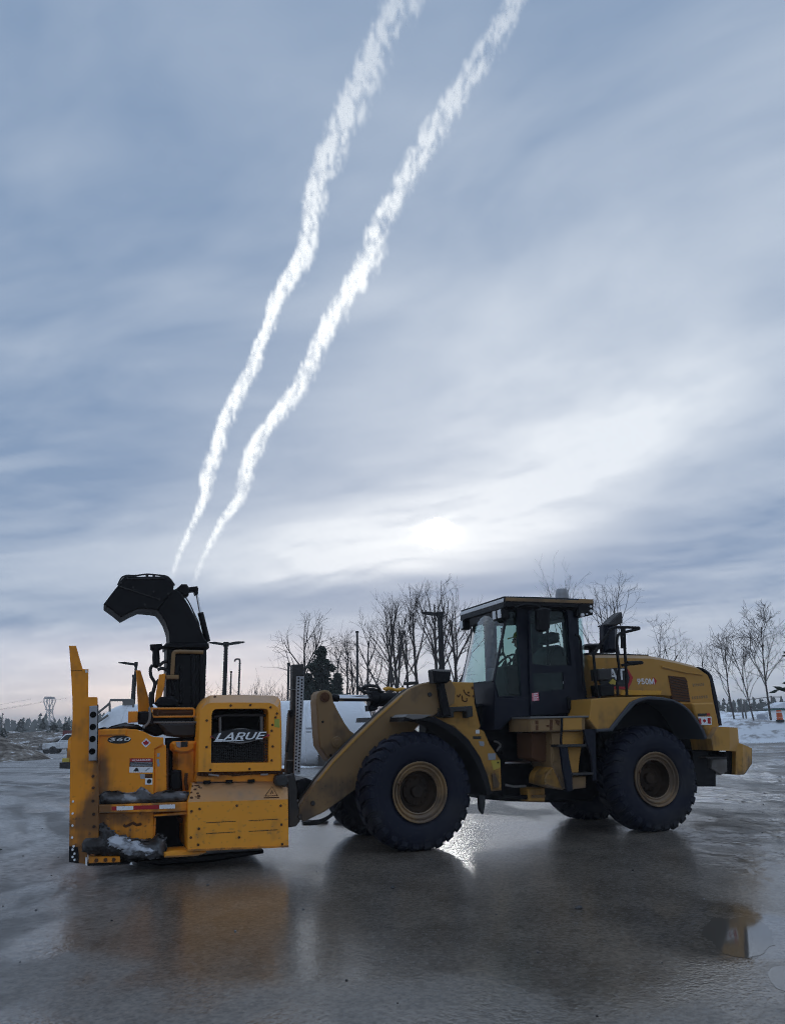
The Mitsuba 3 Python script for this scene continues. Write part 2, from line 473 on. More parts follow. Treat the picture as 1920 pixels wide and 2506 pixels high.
def ground_z(x, y):
    x, y = np.asarray(x, float), np.asarray(y, float)
    z = -1.0 * sstep(42, 100, y) * sstep(-4, -14, x)
    near = sstep(150, 60, np.abs(y) + np.abs(x) * 0.3)
    z = z + near * (0.020 * gnoise(x, y * 0.6, 0.7, 3) * sstep(6, 13, np.hypot(x - 1, (y - 9) * 0.8)))
    # wheel ruts curving across the yard on the left, broken edge on the right
    r = np.hypot(x + 30, y - 2)
    z = z + near * 0.020 * np.sin(r * 2.6 + 2.0 * gnoise(x, y, 0.15, 9)) * sstep(-5.5, -8, x) * gnoise(x, y, 0.2, 14, 2) * 2
    z = z + near * 0.05 * gnoise(x, y, 0.8, 21) * sstep(3.2, 5.5, x - 0.06 * y)
    # level where the puddles stand
    z = z * (1 - np.exp(-((x - 2.4) / 0.9) ** 4 - ((y - 6.2) / 1.3) ** 4))
    return z


def fan_grid(ys, ns, spread):
    s = np.linspace(-1, 1, ns)
    s = np.sign(s) * np.abs(s) ** 1.25
    Y, S = np.meshgrid(ys, s, indexing='ij')
    X = S * (9 + np.abs(Y)) * spread
    n, m = Y.shape
    i, j = np.meshgrid(np.arange(n - 1), np.arange(m - 1), indexing='ij')
    a = (i * m + j).ravel()
    return X, Y, np.vstack([np.stack([a, a + 1, a + m + 1], 1), np.stack([a, a + m + 1, a + m], 1)])


ys = np.concatenate([-np.geomspace(1400, 2, 22), np.linspace(-1.5, 1.5, 8), 1.5 + np.cumsum(np.geomspace(0.05, 0.4, 170)), ])
ys = np.concatenate([ys, ys[-1] + np.cumsum(np.geomspace(0.45, 72, 90))])
print('ground to', ys[-1])
gx, gy, gf = fan_grid(ys, 241, 1.6)
gx = np.clip(gx, -1400, 1400)
gz = ground_z(gx, gy)
ground_mesh = tm(np.stack([gx.ravel(), gy.ravel(), gz.ravel()], 1), gf)


def g_patch(p):
    """0 wet bare tarmac .. 1 frozen grey slush film"""
    wob = fbm(p.x * 0.35, p.y * 0.35, 4.0, 3) - 0.5
    r = dr.sqrt(dr.square(p.x + 30) + dr.square(p.y - 2))
    tracks = 0.6 * fbm(r * 1.5 + wob * 1.2, p.y * 0.07 + wob, 2.0, 4) + 0.4 * fbm(r * 7 + wob * 2, p.y * 0.16 + wob, 5.0, 3)
    big = fbm(p.x * 0.12 + wob * 0.5, p.y * 0.055, 9.0, 3)
    left = smoothstep(-1.0, -4.0, p.x + 0.05 * p.y) * smoothstep(2.0, 8, p.y)
    far = smoothstep(13, 24, p.y)
    m = smoothstep(0.44, 0.56, 0.55 * tracks + 0.45 * big + 0.10 * left + 0.05 * far)
    return m * dr.clip(left + 0.75 * far, 0, 1)


def g_track(p):
    """wheel tracks pressed through the slush, curving over the left of the yard"""
    wob = fbm(p.x * 0.35, p.y * 0.35, 4.0, 2) - 0.5
    r = dr.sqrt(dr.square(p.x + 30) + dr.square(p.y - 2)) + 0.8 * wob
    lane = smoothstep(0.52, 0.62, noise(r * 1.55, p.y * 0.03, 1.0)) * smoothstep(0.30, 0.55, fbm(r * 2, p.y * 0.3, 6.0, 3))
    return lane * smoothstep(-1.6, -3.6, p.x + 0.05 * p.y)


def g_wet(p):
    """1 on the smooth soaked tarmac in the middle of the yard, 0 on the drier gritty parts"""
    d = dr.sqrt(dr.square((p.x - 0.5) / 3.9) + dr.square((p.y - 9.3) / 4.9))
    q = fbm(p.x * 0.8, p.y * 0.6, 15.0, 5) - 0.5
    return smoothstep(-0.10, 0.16, 1 - d + 0.75 * q)


def g_color(p, n, uv):
    ag = fbm(p.x * 38, p.y * 38, 1.0, 2)
    med = fbm(p.x * 2.2, p.y * 1.7, 3.0, 4)
    base = mix(mi.Color3f(0.060, 0.049, 0.038), mi.Color3f(0.145, 0.121, 0.097), med)
    dry = 1 - g_wet(p)
    base = mix(base, mi.Color3f(0.160, 0.140, 0.122), 0.75 * dry * (0.4 + 0.6 * med)) * (0.50 + 1.0 * ag)
    grit = smoothstep(0.76, 0.82, noise(p.x * 55, p.y * 55, 7.0))
    base = mix(base, mi.Color3f(0.16, 0.15, 0.14), 0.5 * grit)
    crumb = fbm(p.x * 16, p.y * 16, 3.0, 2)
    c = mix(base, mi.Color3f(0.27, 0.262, 0.255) * (0.35 + 1.3 * crumb), 0.8 * g_patch(p))
    return mix(c, mi.Color3f(0.055, 0.048, 0.042), 0.85 * g_track(p))


def g_pool(p):
    """low spots where melt water stands"""
    right = smoothstep(2.2, 4.2, p.x - 0.10 * p.y)
    leftp = smoothstep(-3.0, -5.5, p.x + 0.1 * p.y) * smoothstep(6, 10, p.y)
    q = fbm(p.x * 0.75 + 2, p.y * 0.50, 12.0, 5)
    rim = dr.exp(-dr.square((p.x - 2.36) / 0.85) - dr.square((p.y - 6.40) / 0.95))
    return dr.clip(smoothstep(0.555, 0.61, q) * dr.maximum(right, 0.35 * leftp) + smoothstep(0.26, 0.60, rim + 0.6 * (q - 0.5)), 0, 1)


def g_rough(p, n, uv):
    wet = fbm(p.x * 0.55 + 3, p.y * 0.42, 5.0, 4)
    fine = fbm(p.x * 9, p.y * 9, 2.0, 2)
    r = 0.195 + 0.08 * smoothstep(0.35, 0.7, wet) + 0.08 * (fine - 0.5) + (0.02 + 0.30 * smoothstep(0.40, 0.62, fbm(p.x * 1.6, p.y * 0.9, 21.0, 4))) * (1 - g_wet(p))
    return dr.lerp(dr.clip(r + 0.16 * g_patch(p) - 0.06 * g_track(p), 0.10, 0.6), 0.065, g_pool(p))


def g_bump(p, n, uv):
    near = smoothstep(22, 7, p.y)
    stone = fbm(p.x * 36, p.y * 36, 0.0, 2)
    lump = fbm(p.x * 2.3, p.y * 2.3, 6.0, 1)
    rip = fbm(p.x * 1.1, p.y * 2.7, 8.0, 4)
    rightside = smoothstep(2.5, 5.0, p.x - 0.05 * p.y)
    r = dr.sqrt(dr.square(p.x + 30) + dr.square(p.y - 2))
    ruts = fbm(r * 5.0 + fbm(p.x * 0.5, p.y * 0.5, 3.0, 2) * 1.5, p.y * 0.12, 2.0, 3) * smoothstep(-3.0, -5.5, p.x + 0.06 * p.y)
    chunk = smoothstep(0.50, 0.66, fbm(p.x * 2.6, p.y * 1.7, 9.0, 5)) * rightside
    crack = smoothstep(0.05, 0.0, dr.abs(fbm(p.x * 0.9 + 5, p.y * 0.7, 1.5, 4) - 0.5)) * rightside
    grain = fbm(p.x * 95, p.y * 95, 4.0, 1)
    return (0.0030 * stone + 0.0016 * grain) * (0.30 + 1.15 * (1 - g_wet(p))) * near * (1 - 0.97 * g_pool(p)) + 0.004 * lump * (1 - 0.9 * g_pool(p)) * (0.35 + 0.9 * rightside) + 0.011 * rip * smoothstep(10, 16, p.y) * 1.2 + (1 - 0.95 * g_pool(p)) * (0.040 * ruts + 0.045 * chunk - 0.020 * g_track(p) + 0.010 * g_patch(p) * fbm(p.x * 9, p.y * 9, 2.0, 2)) - 0.022 * crack


scene['wet_tarmac'] = {'type': 'bumpmap', 'tex': mikit.proc(g_bump, 4e-3), 'scale': 1.0,
                       'bsdf': {'type': 'principled', 'base_color': mikit.proc(g_color), 'roughness': mikit.proc(g_rough), 'specular': 1.0}}
single('ground', ground_mesh, 'wet_tarmac', 'wide wet tarmac yard with a thin frozen film and grit', kind='structure', smooth=True)

scene['water'] = {'type': 'principled', 'base_color': {'type': 'rgb', 'value': [0.085, 0.073, 0.060]}, 'roughness': 0.05, 'specular': 1.0}


def puddle(pts, seed, label):
    p = spline(np.vstack([pts, pts[:1]]), 26)[:-1]
    c = p.mean(0)
    a = np.linspace(0, 2 * np.pi, len(p), endpoint=False)
    k = 1 + 0.16 * (meshkit.fbm(np.stack([np.cos(a) * 2 + seed, np.sin(a) * 2, a * 0], -1), 4, seed) - 0.5) + 0.34 * (meshkit.fbm(np.stack([p[:, 0] * 7, p[:, 1] * 5, a * 0], -1), 5, seed) - 0.5)
    p = c + (p - c) * k[:, None]
    poly = sg.Polygon(p).buffer(0)
    if poly.geom_type != 'Polygon':
        poly = max(poly.geoms, key=lambda g: g.area)
    v, f = trimesh.creation.triangulate_polygon(poly, engine='earcut')
    v3 = np.stack([v[:, 0], v[:, 1], ground_z(v[:, 0], v[:, 1]).max() + 0.002 + 0 * v[:, 0]], 1)
    m = tm(v3, f)
    if m.face_normals[0, 2] < 0:
        m.invert()
    single('puddle', m, 'water', label, kind='structure', smooth=False)


puddle(np.array([(2.274, 6.546), (2.423, 6.75), (2.57, 6.797), (2.705, 6.687), (2.718, 6.437), (2.621, 6.154), (2.403, 5.851), (2.224, 5.725), (2.137, 5.774), (2.138, 6.014), (2.161, 6.224)]), 1, 'shallow puddle mirroring the back of the loader on the right')
puddle(np.array([(2.223, 5.386), (2.342, 5.519), (2.467, 5.534), (2.389, 5.261), (2.236, 5.062), (2.151, 5.108)]), 5, 'small puddle at the right edge of the yard')

# ------------------------------------------------------------------ snow and dirt banks
def s_color(p, n, uv):
    d = smoothstep(0.46, 0.66, 0.65 * fbm(p.x * 0.5, p.y * 0.9, p.z * 2.6, 5) + 0.35 * fbm(p.x * 5, p.y * 5, p.z * 8, 2))
    return mix(mi.Color3f(0.85, 0.87, 0.90), mi.Color3f(0.27, 0.25, 0.235), 0.85 * d)


def dirty_color(p, n, uv):
    d = 0.6 * fbm(p.x * 0.8, p.y * 0.8, p.z * 2.8, 4) + 0.4 * fbm(p.x * 4.5, p.y * 4.5, p.z * 7, 3)
    c = mix(mi.Color3f(0.075, 0.060, 0.048), mi.Color3f(0.27, 0.235, 0.20), smoothstep(0.38, 0.62, d))
    return mix(c, mi.Color3f(0.70, 0.71, 0.74), smoothstep(0.60, 0.72, d + 0.18 * n.z - 0.14))


def slush_color(p, n, uv):
    d = fbm(p.x * 7, p.y * 7, p.z * 9, 4)
    c = mix(mi.Color3f(0.025, 0.023, 0.022), mi.Color3f(0.11, 0.108, 0.11), smoothstep(0.36, 0.64, d))
    return mix(c, mi.Color3f(0.30, 0.31, 0.33), smoothstep(0.64, 0.76, d))


solid('old_snow', mikit.proc(lambda p, n, uv: mix(mi.Color3f(0.16, 0.16, 0.17), mi.Color3f(0.52, 0.54, 0.58), smoothstep(0.34, 0.62, fbm(p.x * 11, p.y * 11, p.z * 13, 4)))), 0.7, spec=0.3)
solid('snow', mikit.proc(s_color), 0.8, spec=0.2)
solid('dirty_snow', mikit.proc(dirty_color), 0.8, spec=0.2)
solid('slush', mikit.proc(slush_color), 0.55, spec=0.4)


def bank(name, x0, x1, y0, y1, hfun, mat, label, nx=150, ny=70):
    X, Y = np.meshgrid(np.linspace(x0, x1, nx), np.linspace(y0, y1, ny), indexing='ij')
    Z = ground_z(X, Y) - 0.06 + np.maximum(hfun(X, Y), 0)
    i, j = np.meshgrid(np.arange(nx - 1), np.arange(ny - 1), indexing='ij')
    a = (i * ny + j).ravel()
    m = tm(np.stack([X.ravel(), Y.ravel(), Z.ravel()], 1), np.vstack([np.stack([a, a + ny, a + ny + 1], 1), np.stack([a, a + ny + 1, a + 1], 1)]))
    return single(name, m, mat, label, kind='structure', smooth=True)


def right_bank(X, Y):
    front = 55 + 1.2 * np.sin(X * 0.7) - 0.10 * (X - 28) + 4 * gnoise(X, Y, 0.12, 4)
    r = sstep(0, 7, Y - front)
    return r * (1.15 + 0.012 * (Y - front) + 0.9 * gnoise(X, Y, 0.16, 6) + 0.5 * gnoise(X, Y, 0.5, 8)) * sstep(5, 17, X)


bank('snow_bank', 4, 75, 50, 118, right_bank, 'snow', 'bluish white snow bank along the far side of the yard, at right')
bank('snow_bank', -95, -9, 104, 150, lambda X, Y: sstep(104, 116, Y) * sstep(150, 138, Y) * sstep(-95, -80, X) * sstep(-9, -20, X) * (2.0 + 2.2 * gnoise(X, Y, 0.08, 31) + 1.1 * gnoise(X, Y, 0.35, 33)), 'dirty_snow', 'distant field of snow-dusted rubble heaps behind the parked trucks', 160, 90)


def heap(X, Y):
    c = np.array([-26.5, 45.0])
    d = np.hypot((X - c[0]) / 7.2, (Y - c[1]) / 5.0)
    n = gnoise(X, Y, 0.45, 51, 5) * 0.9 + gnoise(X, Y, 1.7, 53, 3) * 0.35
    return np.where(d < 1.15, np.maximum(0, 1.04 - d ** 1.15) * 2.9 + n * 1.6 * np.clip(1.12 - d, 0, 0.6) * 1.1, 0)


bank('dirt_heap', -35, -18, 39, 51, heap, 'dirty_snow', 'dirty ploughed snow heap at the left edge of the yard', 170, 110)

# ------------------------------------------------------------------ snow blower on the front of the loader
B = thing('snow_blower', 'orange yellow snow blower attachment with black curved chute, mounted on the front of the loader', 'snow blower')


def bp(name, mesh, mat, smooth=35, label=None, parent=None, kind=None):
    return part(parent or B, name, loc(mesh), mat, smooth, label, kind)


def loft(a, va, b, vb):
    a, b = np.asarray(a, float), np.asarray(b, float)
    n = len(a)
    V = np.vstack([np.stack([a[:, 0], np.full(n, va), a[:, 1]], 1), np.stack([b[:, 0], np.full(n, vb), b[:, 1]], 1)])
    i = np.arange(n)
    j = (i + 1) % n
    return tm(V, np.vstack([np.stack([i, j, n + j], 1), np.stack([i, n + j, n + i], 1)]))


def outward(m):
    c = m.vertices.mean(0)
    if ((m.triangles_center - c) * m.face_normals).sum(1).mean() < 0:
        m.invert()
    return m


WID = 2.20
# side plates of the auger housing (the near one, and its twin on the far side)
plate_pts = [(-4.176, 2.451), (-4.101, 2.45), (-4.058, 2.322), (-4.012, 2.193), (-3.953, 2.193), (-3.943, 2.027), (-3.934, 1.885), (-3.841, 1.884), (-3.832, 1.872), (-3.817, 1.687), (-3.798, 1.478), (-3.776, 1.199), (-3.765, 1.046)]
plate_low = [(-3.793, 1.438), (-3.756, 0.977), (-3.715, 0.402), (-3.834, 0.403), (-3.815, 0.148), (-3.998, 0.183), (-4.032, 0.693), (-4.062, 1.141), (-4.081, 1.523)]
plate_up = [(-4.069, 1.423), (-4.076, 1.64), (-4.097, 1.88), (-4.135, 2.177)]
edge_poly = plate_pts[:11] + plate_low + plate_up
near_plate = bp('side_plate', prism(edge_poly, 0.0, 0.05, 0.008), 'blower_yellow', label='tall orange side plate with a raised fin at its front')
far_poly = sg.Polygon(edge_poly).buffer(0).intersection(sg.box(-99, -9, 99, 1.55))
bp('side_plate', prism(np.array(far_poly.exterior.coords)[:-1], WID - 0.05, WID, 0.006), 'blower_yellow')
hole = [(-3.989, 2.186), (-3.961, 2.186), (-3.958, 2.151), (-3.983, 2.151)]
bp('fin_slot', prism(hole, -0.004, 0.054, 0.003), 'lamp_white', parent=near_plate)
fold = [(-4.135, 2.174), (-4.015, 2.179), (-4.015, 2.174), (-4.134, 2.169)]
bp('weld_seam', prism(fold, -0.004, 0.02, 0.001), 'black_paint', parent=near_plate)
# cutting edge with bolts at the front bottom corner
ce = [(-4.008, 0.342), (-3.923, 0.329), (-3.905, 0.248), (-3.899, 0.165), (-3.998, 0.185)]
bp('cutting_edge', prism(ce, -0.012, 0.062, 0.004), 'black_paint', label='worn black cutting edge')
for (u, w) in [(-4.005, 0.79), (-3.999, 0.669), (-3.992, 0.547), (-3.986, 0.427), (-3.972, 0.308), (-3.95, 0.266), (-3.966, 0.235), (-3.945, 0.205), (-3.964, 0.339)]:
    bp('bolt', cyl((u, -0.020, w), (u, 0.01, w), 0.012, 10), 'white_paint', parent=near_plate)
for (u, w) in [(-3.821, 1.041), (-3.81, 0.919), (-3.803, 0.784), (-3.786, 0.649), (-3.774, 0.523)]:
    bp('bolt', cyl((u, -0.014, w), (u, 0.01, w), 0.016, 8), 'rust', parent=near_plate)

# bolted grey wear strip
sp = [(-3.912, 1.786), (-3.828, 1.789), (-3.808, 1.479), (-3.796, 1.204), (-3.876, 1.203), (-3.894, 1.481)]
strip = bp('wear_strip', prism(sp, -0.06, 0.0, 0.008), 'galvanised', label='upright grey steel strip with four bolt holes')
for (u, w) in [(-3.866, 1.692), (-3.86, 1.561), (-3.854, 1.433), (-3.848, 1.302)]:
    bp('bolt_hole', cyl((u, -0.063, w), (u, -0.03, w), 0.034, 16), 'deep_black', parent=strip)
sp2 = [(-3.829, 1.803), (-3.817, 1.798), (-3.783, 1.18), (-3.791, 1.182)]
bp('strip_shadow_gap', prism(sp2, -0.03, 0.0, 0.003), 'black_paint', parent=strip)

# auger housing: recessed side panel
pan = [(-3.748, 0.82), (-3.797, 1.524), (-3.743, 1.537), (-3.494, 1.533), (-3.39, 1.522), (-3.301, 1.491), (-3.211, 1.438), (-3.094, 1.427), (-3.091, 1.358), (-3.184, 1.306), (-3.165, 0.806)]
panel = bp('housing_panel', prism(pan, 0.09, 0.14, 0.006), 'blower_yellow', label='orange housing side panel with warning stickers')
lipp = [(-3.798, 1.532), (-3.495, 1.536), (-3.506, 1.462), (-3.793, 1.463)]
bp('top_lip', prism(lipp, 0.055, 0.14, 0.012), 'blower_yellow')
body = [(-3.703, 0.185), (-3.792, 1.453), (-3.491, 1.509), (-3.199, 1.421), (-3.101, 1.402), (-3.055, 1.288), (-3.03, 0.796), (-2.779, 0.783), (-2.772, 0.61), (-3.155, 0.616), (-3.129, 0.144)]
bp('auger_housing', prism(body, 0.142, WID - 0.06, 0.01), 'blower_yellow')
sub = [(-3.18, 1.304), (-3.056, 1.344), (-3.023, 0.794), (-3.161, 0.801)]
bp('inner_panel', prism(sub, 0.128, 0.20, 0.006), 'blower_yellow')
# stickers on the panel
r = [(-3.447, 1.212), (-3.198, 1.203), (-3.193, 1.112), (-3.445, 1.121)]
st = bp('warning_sticker', prism(r, 0.0875, 0.0895, 0.0003), 'black_print', label='black and white warning sticker')
r = [(-3.445, 1.12), (-3.193, 1.11), (-3.189, 1.049), (-3.444, 1.059)]
bp('pictogram_field', prism(r, 0.0875, 0.0895, 0.0003), 'white_print', parent=st)
r = [(-3.447, 1.21), (-3.198, 1.202), (-3.196, 1.167), (-3.445, 1.176)]
bp('header_field', prism(r, 0.086, 0.0885, 0.0003), 'red_print', parent=st)
(u0, w0), (u1, w1) = [(-3.394, 1.179), (-3.222, 1.198)]
bp('header_lettering', text('DANGER', u0, 0.0855, w0, (w1 - w0) * 0.95, u1 - u0, depth=0.001), 'white_print', parent=st)
(u0, w0), = [(-3.422, 1.182)]
bp('warning_triangle', prism([(u0, w0), (u0 + 0.022, w0), (u0 + 0.011, w0 + 0.02)], 0.0845, 0.086, 0.0003), 'white_print', parent=st)
for q in [(-3.435, 1.159), (-3.434, 1.144), (-3.433, 1.13)]:
    bp('text_line', box(q[0], q[0] + 0.23, 0.086, 0.0872, q[1] - 0.003, q[1] + 0.003, 0.0002), 'grey_print', parent=st)
(u0, w0), (u1, w1) = [(-3.373, 1.087), (-3.262, 1.083)]
bp('pictogram', man(m3.Manifold.hull_points(np.array([[u0 + a, v, w0 + b] for a, b in ((-0.03, -0.018), (0.0, 0.024), (0.034, -0.02), (0.02, 0.012)) for v in (0.0862, 0.087)]))), 'black_print', parent=st)
bp('pictogram', man(m3.Manifold.hull_points(np.array([[u1 + a, v, w0 + b] for a, b in ((-0.02, -0.016), (0.03, 0.018), (0.05, 0.016), (-0.005, -0.024)) for v in (0.0862, 0.087)]))), 'grey_print', parent=st)
r = [(-3.272, 1.036), (-3.193, 1.033), (-3.191, 0.991), (-3.27, 0.994)]
st2 = bp('small_sticker', prism(r, 0.0872, 0.0895, 0.0003), 'rust', label='small brown and white sticker')
r = [(-3.27, 0.993), (-3.191, 0.989), (-3.187, 0.919), (-3.266, 0.922)]
bp('white_field', prism(r, 0.0872, 0.0895, 0.0003), 'white_print', parent=st2)
q = (-3.224, 0.955)
bp('black_dot', cyl((q[0], 0.0862, q[1]), (q[0], 0.089, q[1]), 0.025, 18), 'black_print', parent=st2)
r = [(-3.329, 1.039), (-3.275, 1.037), (-3.272, 0.985), (-3.32, 0.987)]
bp('worn_sticker', prism(r, 0.0872, 0.0895, 0.0003), 'grey_print')
(u0, w0), (u1, w1) = [(-3.684, 1.403), (-3.459, 1.425)]
bp('model_badge', man(m3.Manifold.extrude(m3.CrossSection.circle(1, 40), 0.002).scale((0.5, 0.5, 1))) if False else tm(*(lambda m: (np.stack([(u0 + u1) / 2 + m.vertices[:, 0] * (u1 - u0) * 0.56, 0.0895 - m.vertices[:, 2], w0 + 0.014 + m.vertices[:, 1] * 0.045], 1), m.faces))(trimesh.creation.cylinder(1, 0.003, sections=40))), 'black_print')
bp('model_number', text('360', u0, 0.0865, w0, 0.034, u1 - u0, shear=0.35, depth=0.002), 'white_print')
q = (-3.282, 1.373)


def maple(cx, cz, s):
    pts = [(0, 1), (0.18, 0.62), (0.38, 0.72), (0.30, 0.22), (0.58, 0.48), (0.66, 0.34), (0.98, 0.40), (0.86, 0.06), (0.98, -0.02), (0.46, -0.44), (0.52, -0.62), (0.06, -0.54), (0.05, -1.0)]
    pts = pts + [(-a, b) for a, b in pts[::-1][:-1]]
    return [(cx + a * s, cz + b * s) for a, b in pts]


rr = 0.052
bp('sticker_diamond', prism([(q[0] - rr, q[1]), (q[0], q[1] - rr), (q[0] + rr, q[1]), (q[0], q[1] + rr)], 0.0872, 0.0895, 0.0003), 'white_print')
bp('maple_leaf', prism(maple(q[0], q[1], 0.036), 0.0855, 0.0868, 0.0), 'red_print', smooth=False)
for q in [(-3.137, 1.235), (-3.138, 1.171), (-3.131, 1.131)]:
    bp('small_sticker', box(q[0] - 0.014, q[0] + 0.014, 0.126, 0.1285, q[1] - 0.02, q[1] + 0.02, 0.0004), 'grey_print')

# dark gap and orange impeller housing behind
gp = [(-3.035, 1.413), (-2.669, 1.42), (-2.641, 0.75), (-3.002, 0.768)]
bp('bay_back', prism(gp, 0.62, 0.66, 0.004), 'black_paint')
dr_ = [(-2.928, 0.768), (-2.947, 1.252), (-2.982, 1.278), (-2.985, 1.345), (-2.953, 1.377), (-2.689, 1.373), (-2.671, 1.336), (-2.647, 0.754)]
bp('impeller_housing', prism(dr_, 0.40, 0.60, 0.05), 'blower_yellow', label='orange impeller housing deep in the bay')
fl = [(-2.984, 1.363), (-2.707, 1.363), (-2.704, 1.288), (-2.778, 1.244), (-2.862, 1.24), (-2.946, 1.266)]
bp('flange', prism(fl, 0.36, 0.45, 0.02), 'blower_yellow')
r = [(-2.872, 1.373), (-2.793, 1.374), (-2.793, 1.311), (-2.869, 1.31)]
bp('data_plate', prism(r, 0.352, 0.358, 0.001), 'black_print')
r = [(-2.932, 1.37), (-2.877, 1.372), (-2.873, 1.3), (-2.916, 1.312)]
bp('data_plate', prism(r, 0.352, 0.358, 0.001), 'grey_print')
mot = [(-2.987, 0.83), (-3.005, 1.015), (-2.941, 1.061), (-2.858, 1.049), (-2.835, 0.823)]
bp('gear_motor', prism(mot, 0.25, 0.40, 0.03), 'black_paint')
pst = [(-3.051, 1.303), (-3.023, 1.302), (-2.998, 0.79), (-3.025, 0.791)]
bp('bay_post', prism(pst, 0.19, 0.25, 0.004), 'rust')
q = [(-2.799, 1.015), (-2.803, 0.918), (-2.782, 0.828)]
bp('bay_hose', rail([(a, 0.30, b) for a, b in q], 0.02), 'rust')

# beam with reflective tape
bm = [(-3.739, 0.741), (-2.803, 0.722), (-2.799, 0.626), (-3.165, 0.634), (-3.733, 0.66)]
beam = bp('beam', prism(bm, -0.02, 0.30, 0.010), 'blower_yellow')
tapes = [('red_reflector', [(-3.607, 0.718), (-3.559, 0.717), (-3.557, 0.676), (-3.605, 0.677)]), ('white_paint', [(-3.556, 0.718), (-3.383, 0.713), (-3.381, 0.672), (-3.554, 0.676)]), ('red_reflector', [(-3.38, 0.715), (-3.112, 0.709), (-3.11, 0.667), (-3.378, 0.672)]), ('white_paint', [(-3.109, 0.709), (-2.938, 0.706), (-2.936, 0.663), (-3.107, 0.666)])]
for mt, r in tapes:
    bp('reflective_tape', prism(r, -0.024, -0.015, 0.001), mt, parent=beam, label='red reflective tape' if mt.startswith('red') else 'white reflective tape')
# lower panel and open bay
lp = [(-3.733, 0.649), (-3.158, 0.623), (-3.133, 0.164), (-3.701, 0.191)]
bp('lower_panel', prism(lp, 0.10, 0.14, 0.006), 'blower_yellow', label='dirty orange lower panel')
q = [(-3.468, 0.512), (-3.444, 0.492), (-3.399, 0.512), (-3.369, 0.526), (-3.329, 0.501), (-3.279, 0.508)]
bp('scuffed_lettering', rail([(a, 0.098, b) for a, b in q], 0.014, 6), 'rust')
tf = [(-3.161, 0.603), (-2.797, 0.622), (-2.795, 0.588), (-3.154, 0.588)]
bp('bay_lintel', prism(tf, 0.0, 0.2, 0.006), 'blower_yellow')
sd = [(-3.137, 0.56), (-3.072, 0.556), (-3.052, 0.172), (-3.116, 0.176)]
bp('bay_wall', box(sd[0][0] - 0.012, sd[0][0] + 0.012, 0.12, 0.9, sd[2][1], sd[0][1], 0.004), 'blower_yellow')
bk = [(-3.141, 0.546), (-2.589, 0.532), (-2.569, 0.055), (-3.116, 0.094)]
bp('bay_back', prism(bk, 0.9, 0.93, 0.004), 'black_paint')
bk = [(-2.866, 0.519), (-2.765, 0.497), (-2.754, 0.44), (-2.846, 0.454)]
bp('bay_bracket', prism(bk, 0.5, 0.56, 0.006), 'rust')
# bottom: skid shoe and curved foot
sk = [(-3.808, 0.228), (-3.489, 0.208), (-3.482, 0.149), (-3.8, 0.161)]
shoe = bp('skid_shoe', prism(sk, -0.03, 0.25, 0.006), 'blower_yellow', label='yellow skid shoe with three bolts')
for (u, w) in [(-3.726, 0.186), (-3.635, 0.184), (-3.551, 0.179)]:
    bp('bolt', cyl((u, -0.042, w), (u, 0.0, w), 0.020, 8), 'rust', parent=shoe)
se = [(-3.813, 0.161), (-3.482, 0.146), (-3.373, 0.14), (-3.371, 0.122), (-3.617, 0.126), (-3.807, 0.135)]
bp('shoe_sole', prism(se, -0.02, 0.25, 0.006), 'black_paint')
for r in ([(-3.839, 0.222), (-3.822, 0.221), (-3.816, 0.143), (-3.833, 0.144)], [(-3.383, 0.139), (-3.358, 0.137), (-3.356, 0.114), (-3.382, 0.116)]):
    bp('marker_tab', prism(r, -0.036, 0.0, 0.002), 'white_paint')
ft = [(-3.038, 0.212), (-2.943, 0.225), (-2.771, 0.225), (-2.588, 0.2), (-2.571, 0.179), (-2.674, 0.152), (-2.846, 0.153), (-3.025, 0.16)]
bp('curved_foot', prism(ft, -0.03, 0.3, 0.02), 'blower_yellow_clean')
fb = [(-3.359, 0.093), (-2.814, 0.091), (-2.405, 0.113), (-1.862, 0.106), (-1.862, 0.069), (-2.435, 0.024), (-3.05, 0.024)]
bp('under_frame', prism(fb, 0.35, 1.6, 0.02), 'black_paint')

# engine cover below the hood
cf = [(-2.807, 0.73), (-1.682, 0.704), (-1.668, 0.197), (-2.791, 0.232)]
ct = [(-2.744, 0.905), (-1.769, 0.885), (-1.63, 0.809)]
cb = [(a, 0.95, b) for a, b in cf] + [(a, 0.95, b) for a, b in ct]
cover = bp('engine_cover', hull([(a, -0.12, b) for a, b in cf] + [(a, 0.14, b) for a, b in ct] + cb), 'blower_yellow_clean', smooth=False, label='smooth orange engine cover box with four vent slots')
for r in ([(-2.603, 0.507), (-2.277, 0.504), (-2.277, 0.497), (-2.603, 0.499)], [(-2.129, 0.5), (-1.795, 0.498), (-1.795, 0.49), (-2.129, 0.493)], [(-2.595, 0.394), (-2.274, 0.391), (-2.274, 0.383), (-2.595, 0.387)], [(-2.126, 0.387), (-1.793, 0.384), (-1.793, 0.376), (-2.126, 0.38)]):
    bp('vent_slot', prism(r, -0.123, -0.10, 0.001), 'rust', parent=cover)
for (u, w) in [(-2.767, 0.633), (-2.68, 0.652), (-2.763, 0.361), (-2.68, 0.446), (-2.269, 0.665), (-1.767, 0.638), (-1.755, 0.433), (-2.234, 0.327), (-2.681, 0.281), (-1.744, 0.225)]:
    bp('bolt', cyl((u, -0.130, w), (u, -0.11, w), 0.014, 8), 'rust', parent=cover)
lip = [(-2.793, 0.242), (-1.67, 0.207), (-1.666, 0.186), (-2.792, 0.219)]
bp('bottom_lip', prism(lip, -0.128, 0.9, 0.003), 'blower_yellow', parent=cover)
sl0, sl1, ss1 = [(-2.807, 0.73), (-1.682, 0.704)], None, [(-2.744, 0.905), (-1.63, 0.809)]
A0 = np.array([sl0[0][0], -0.12, sl0[0][1]])
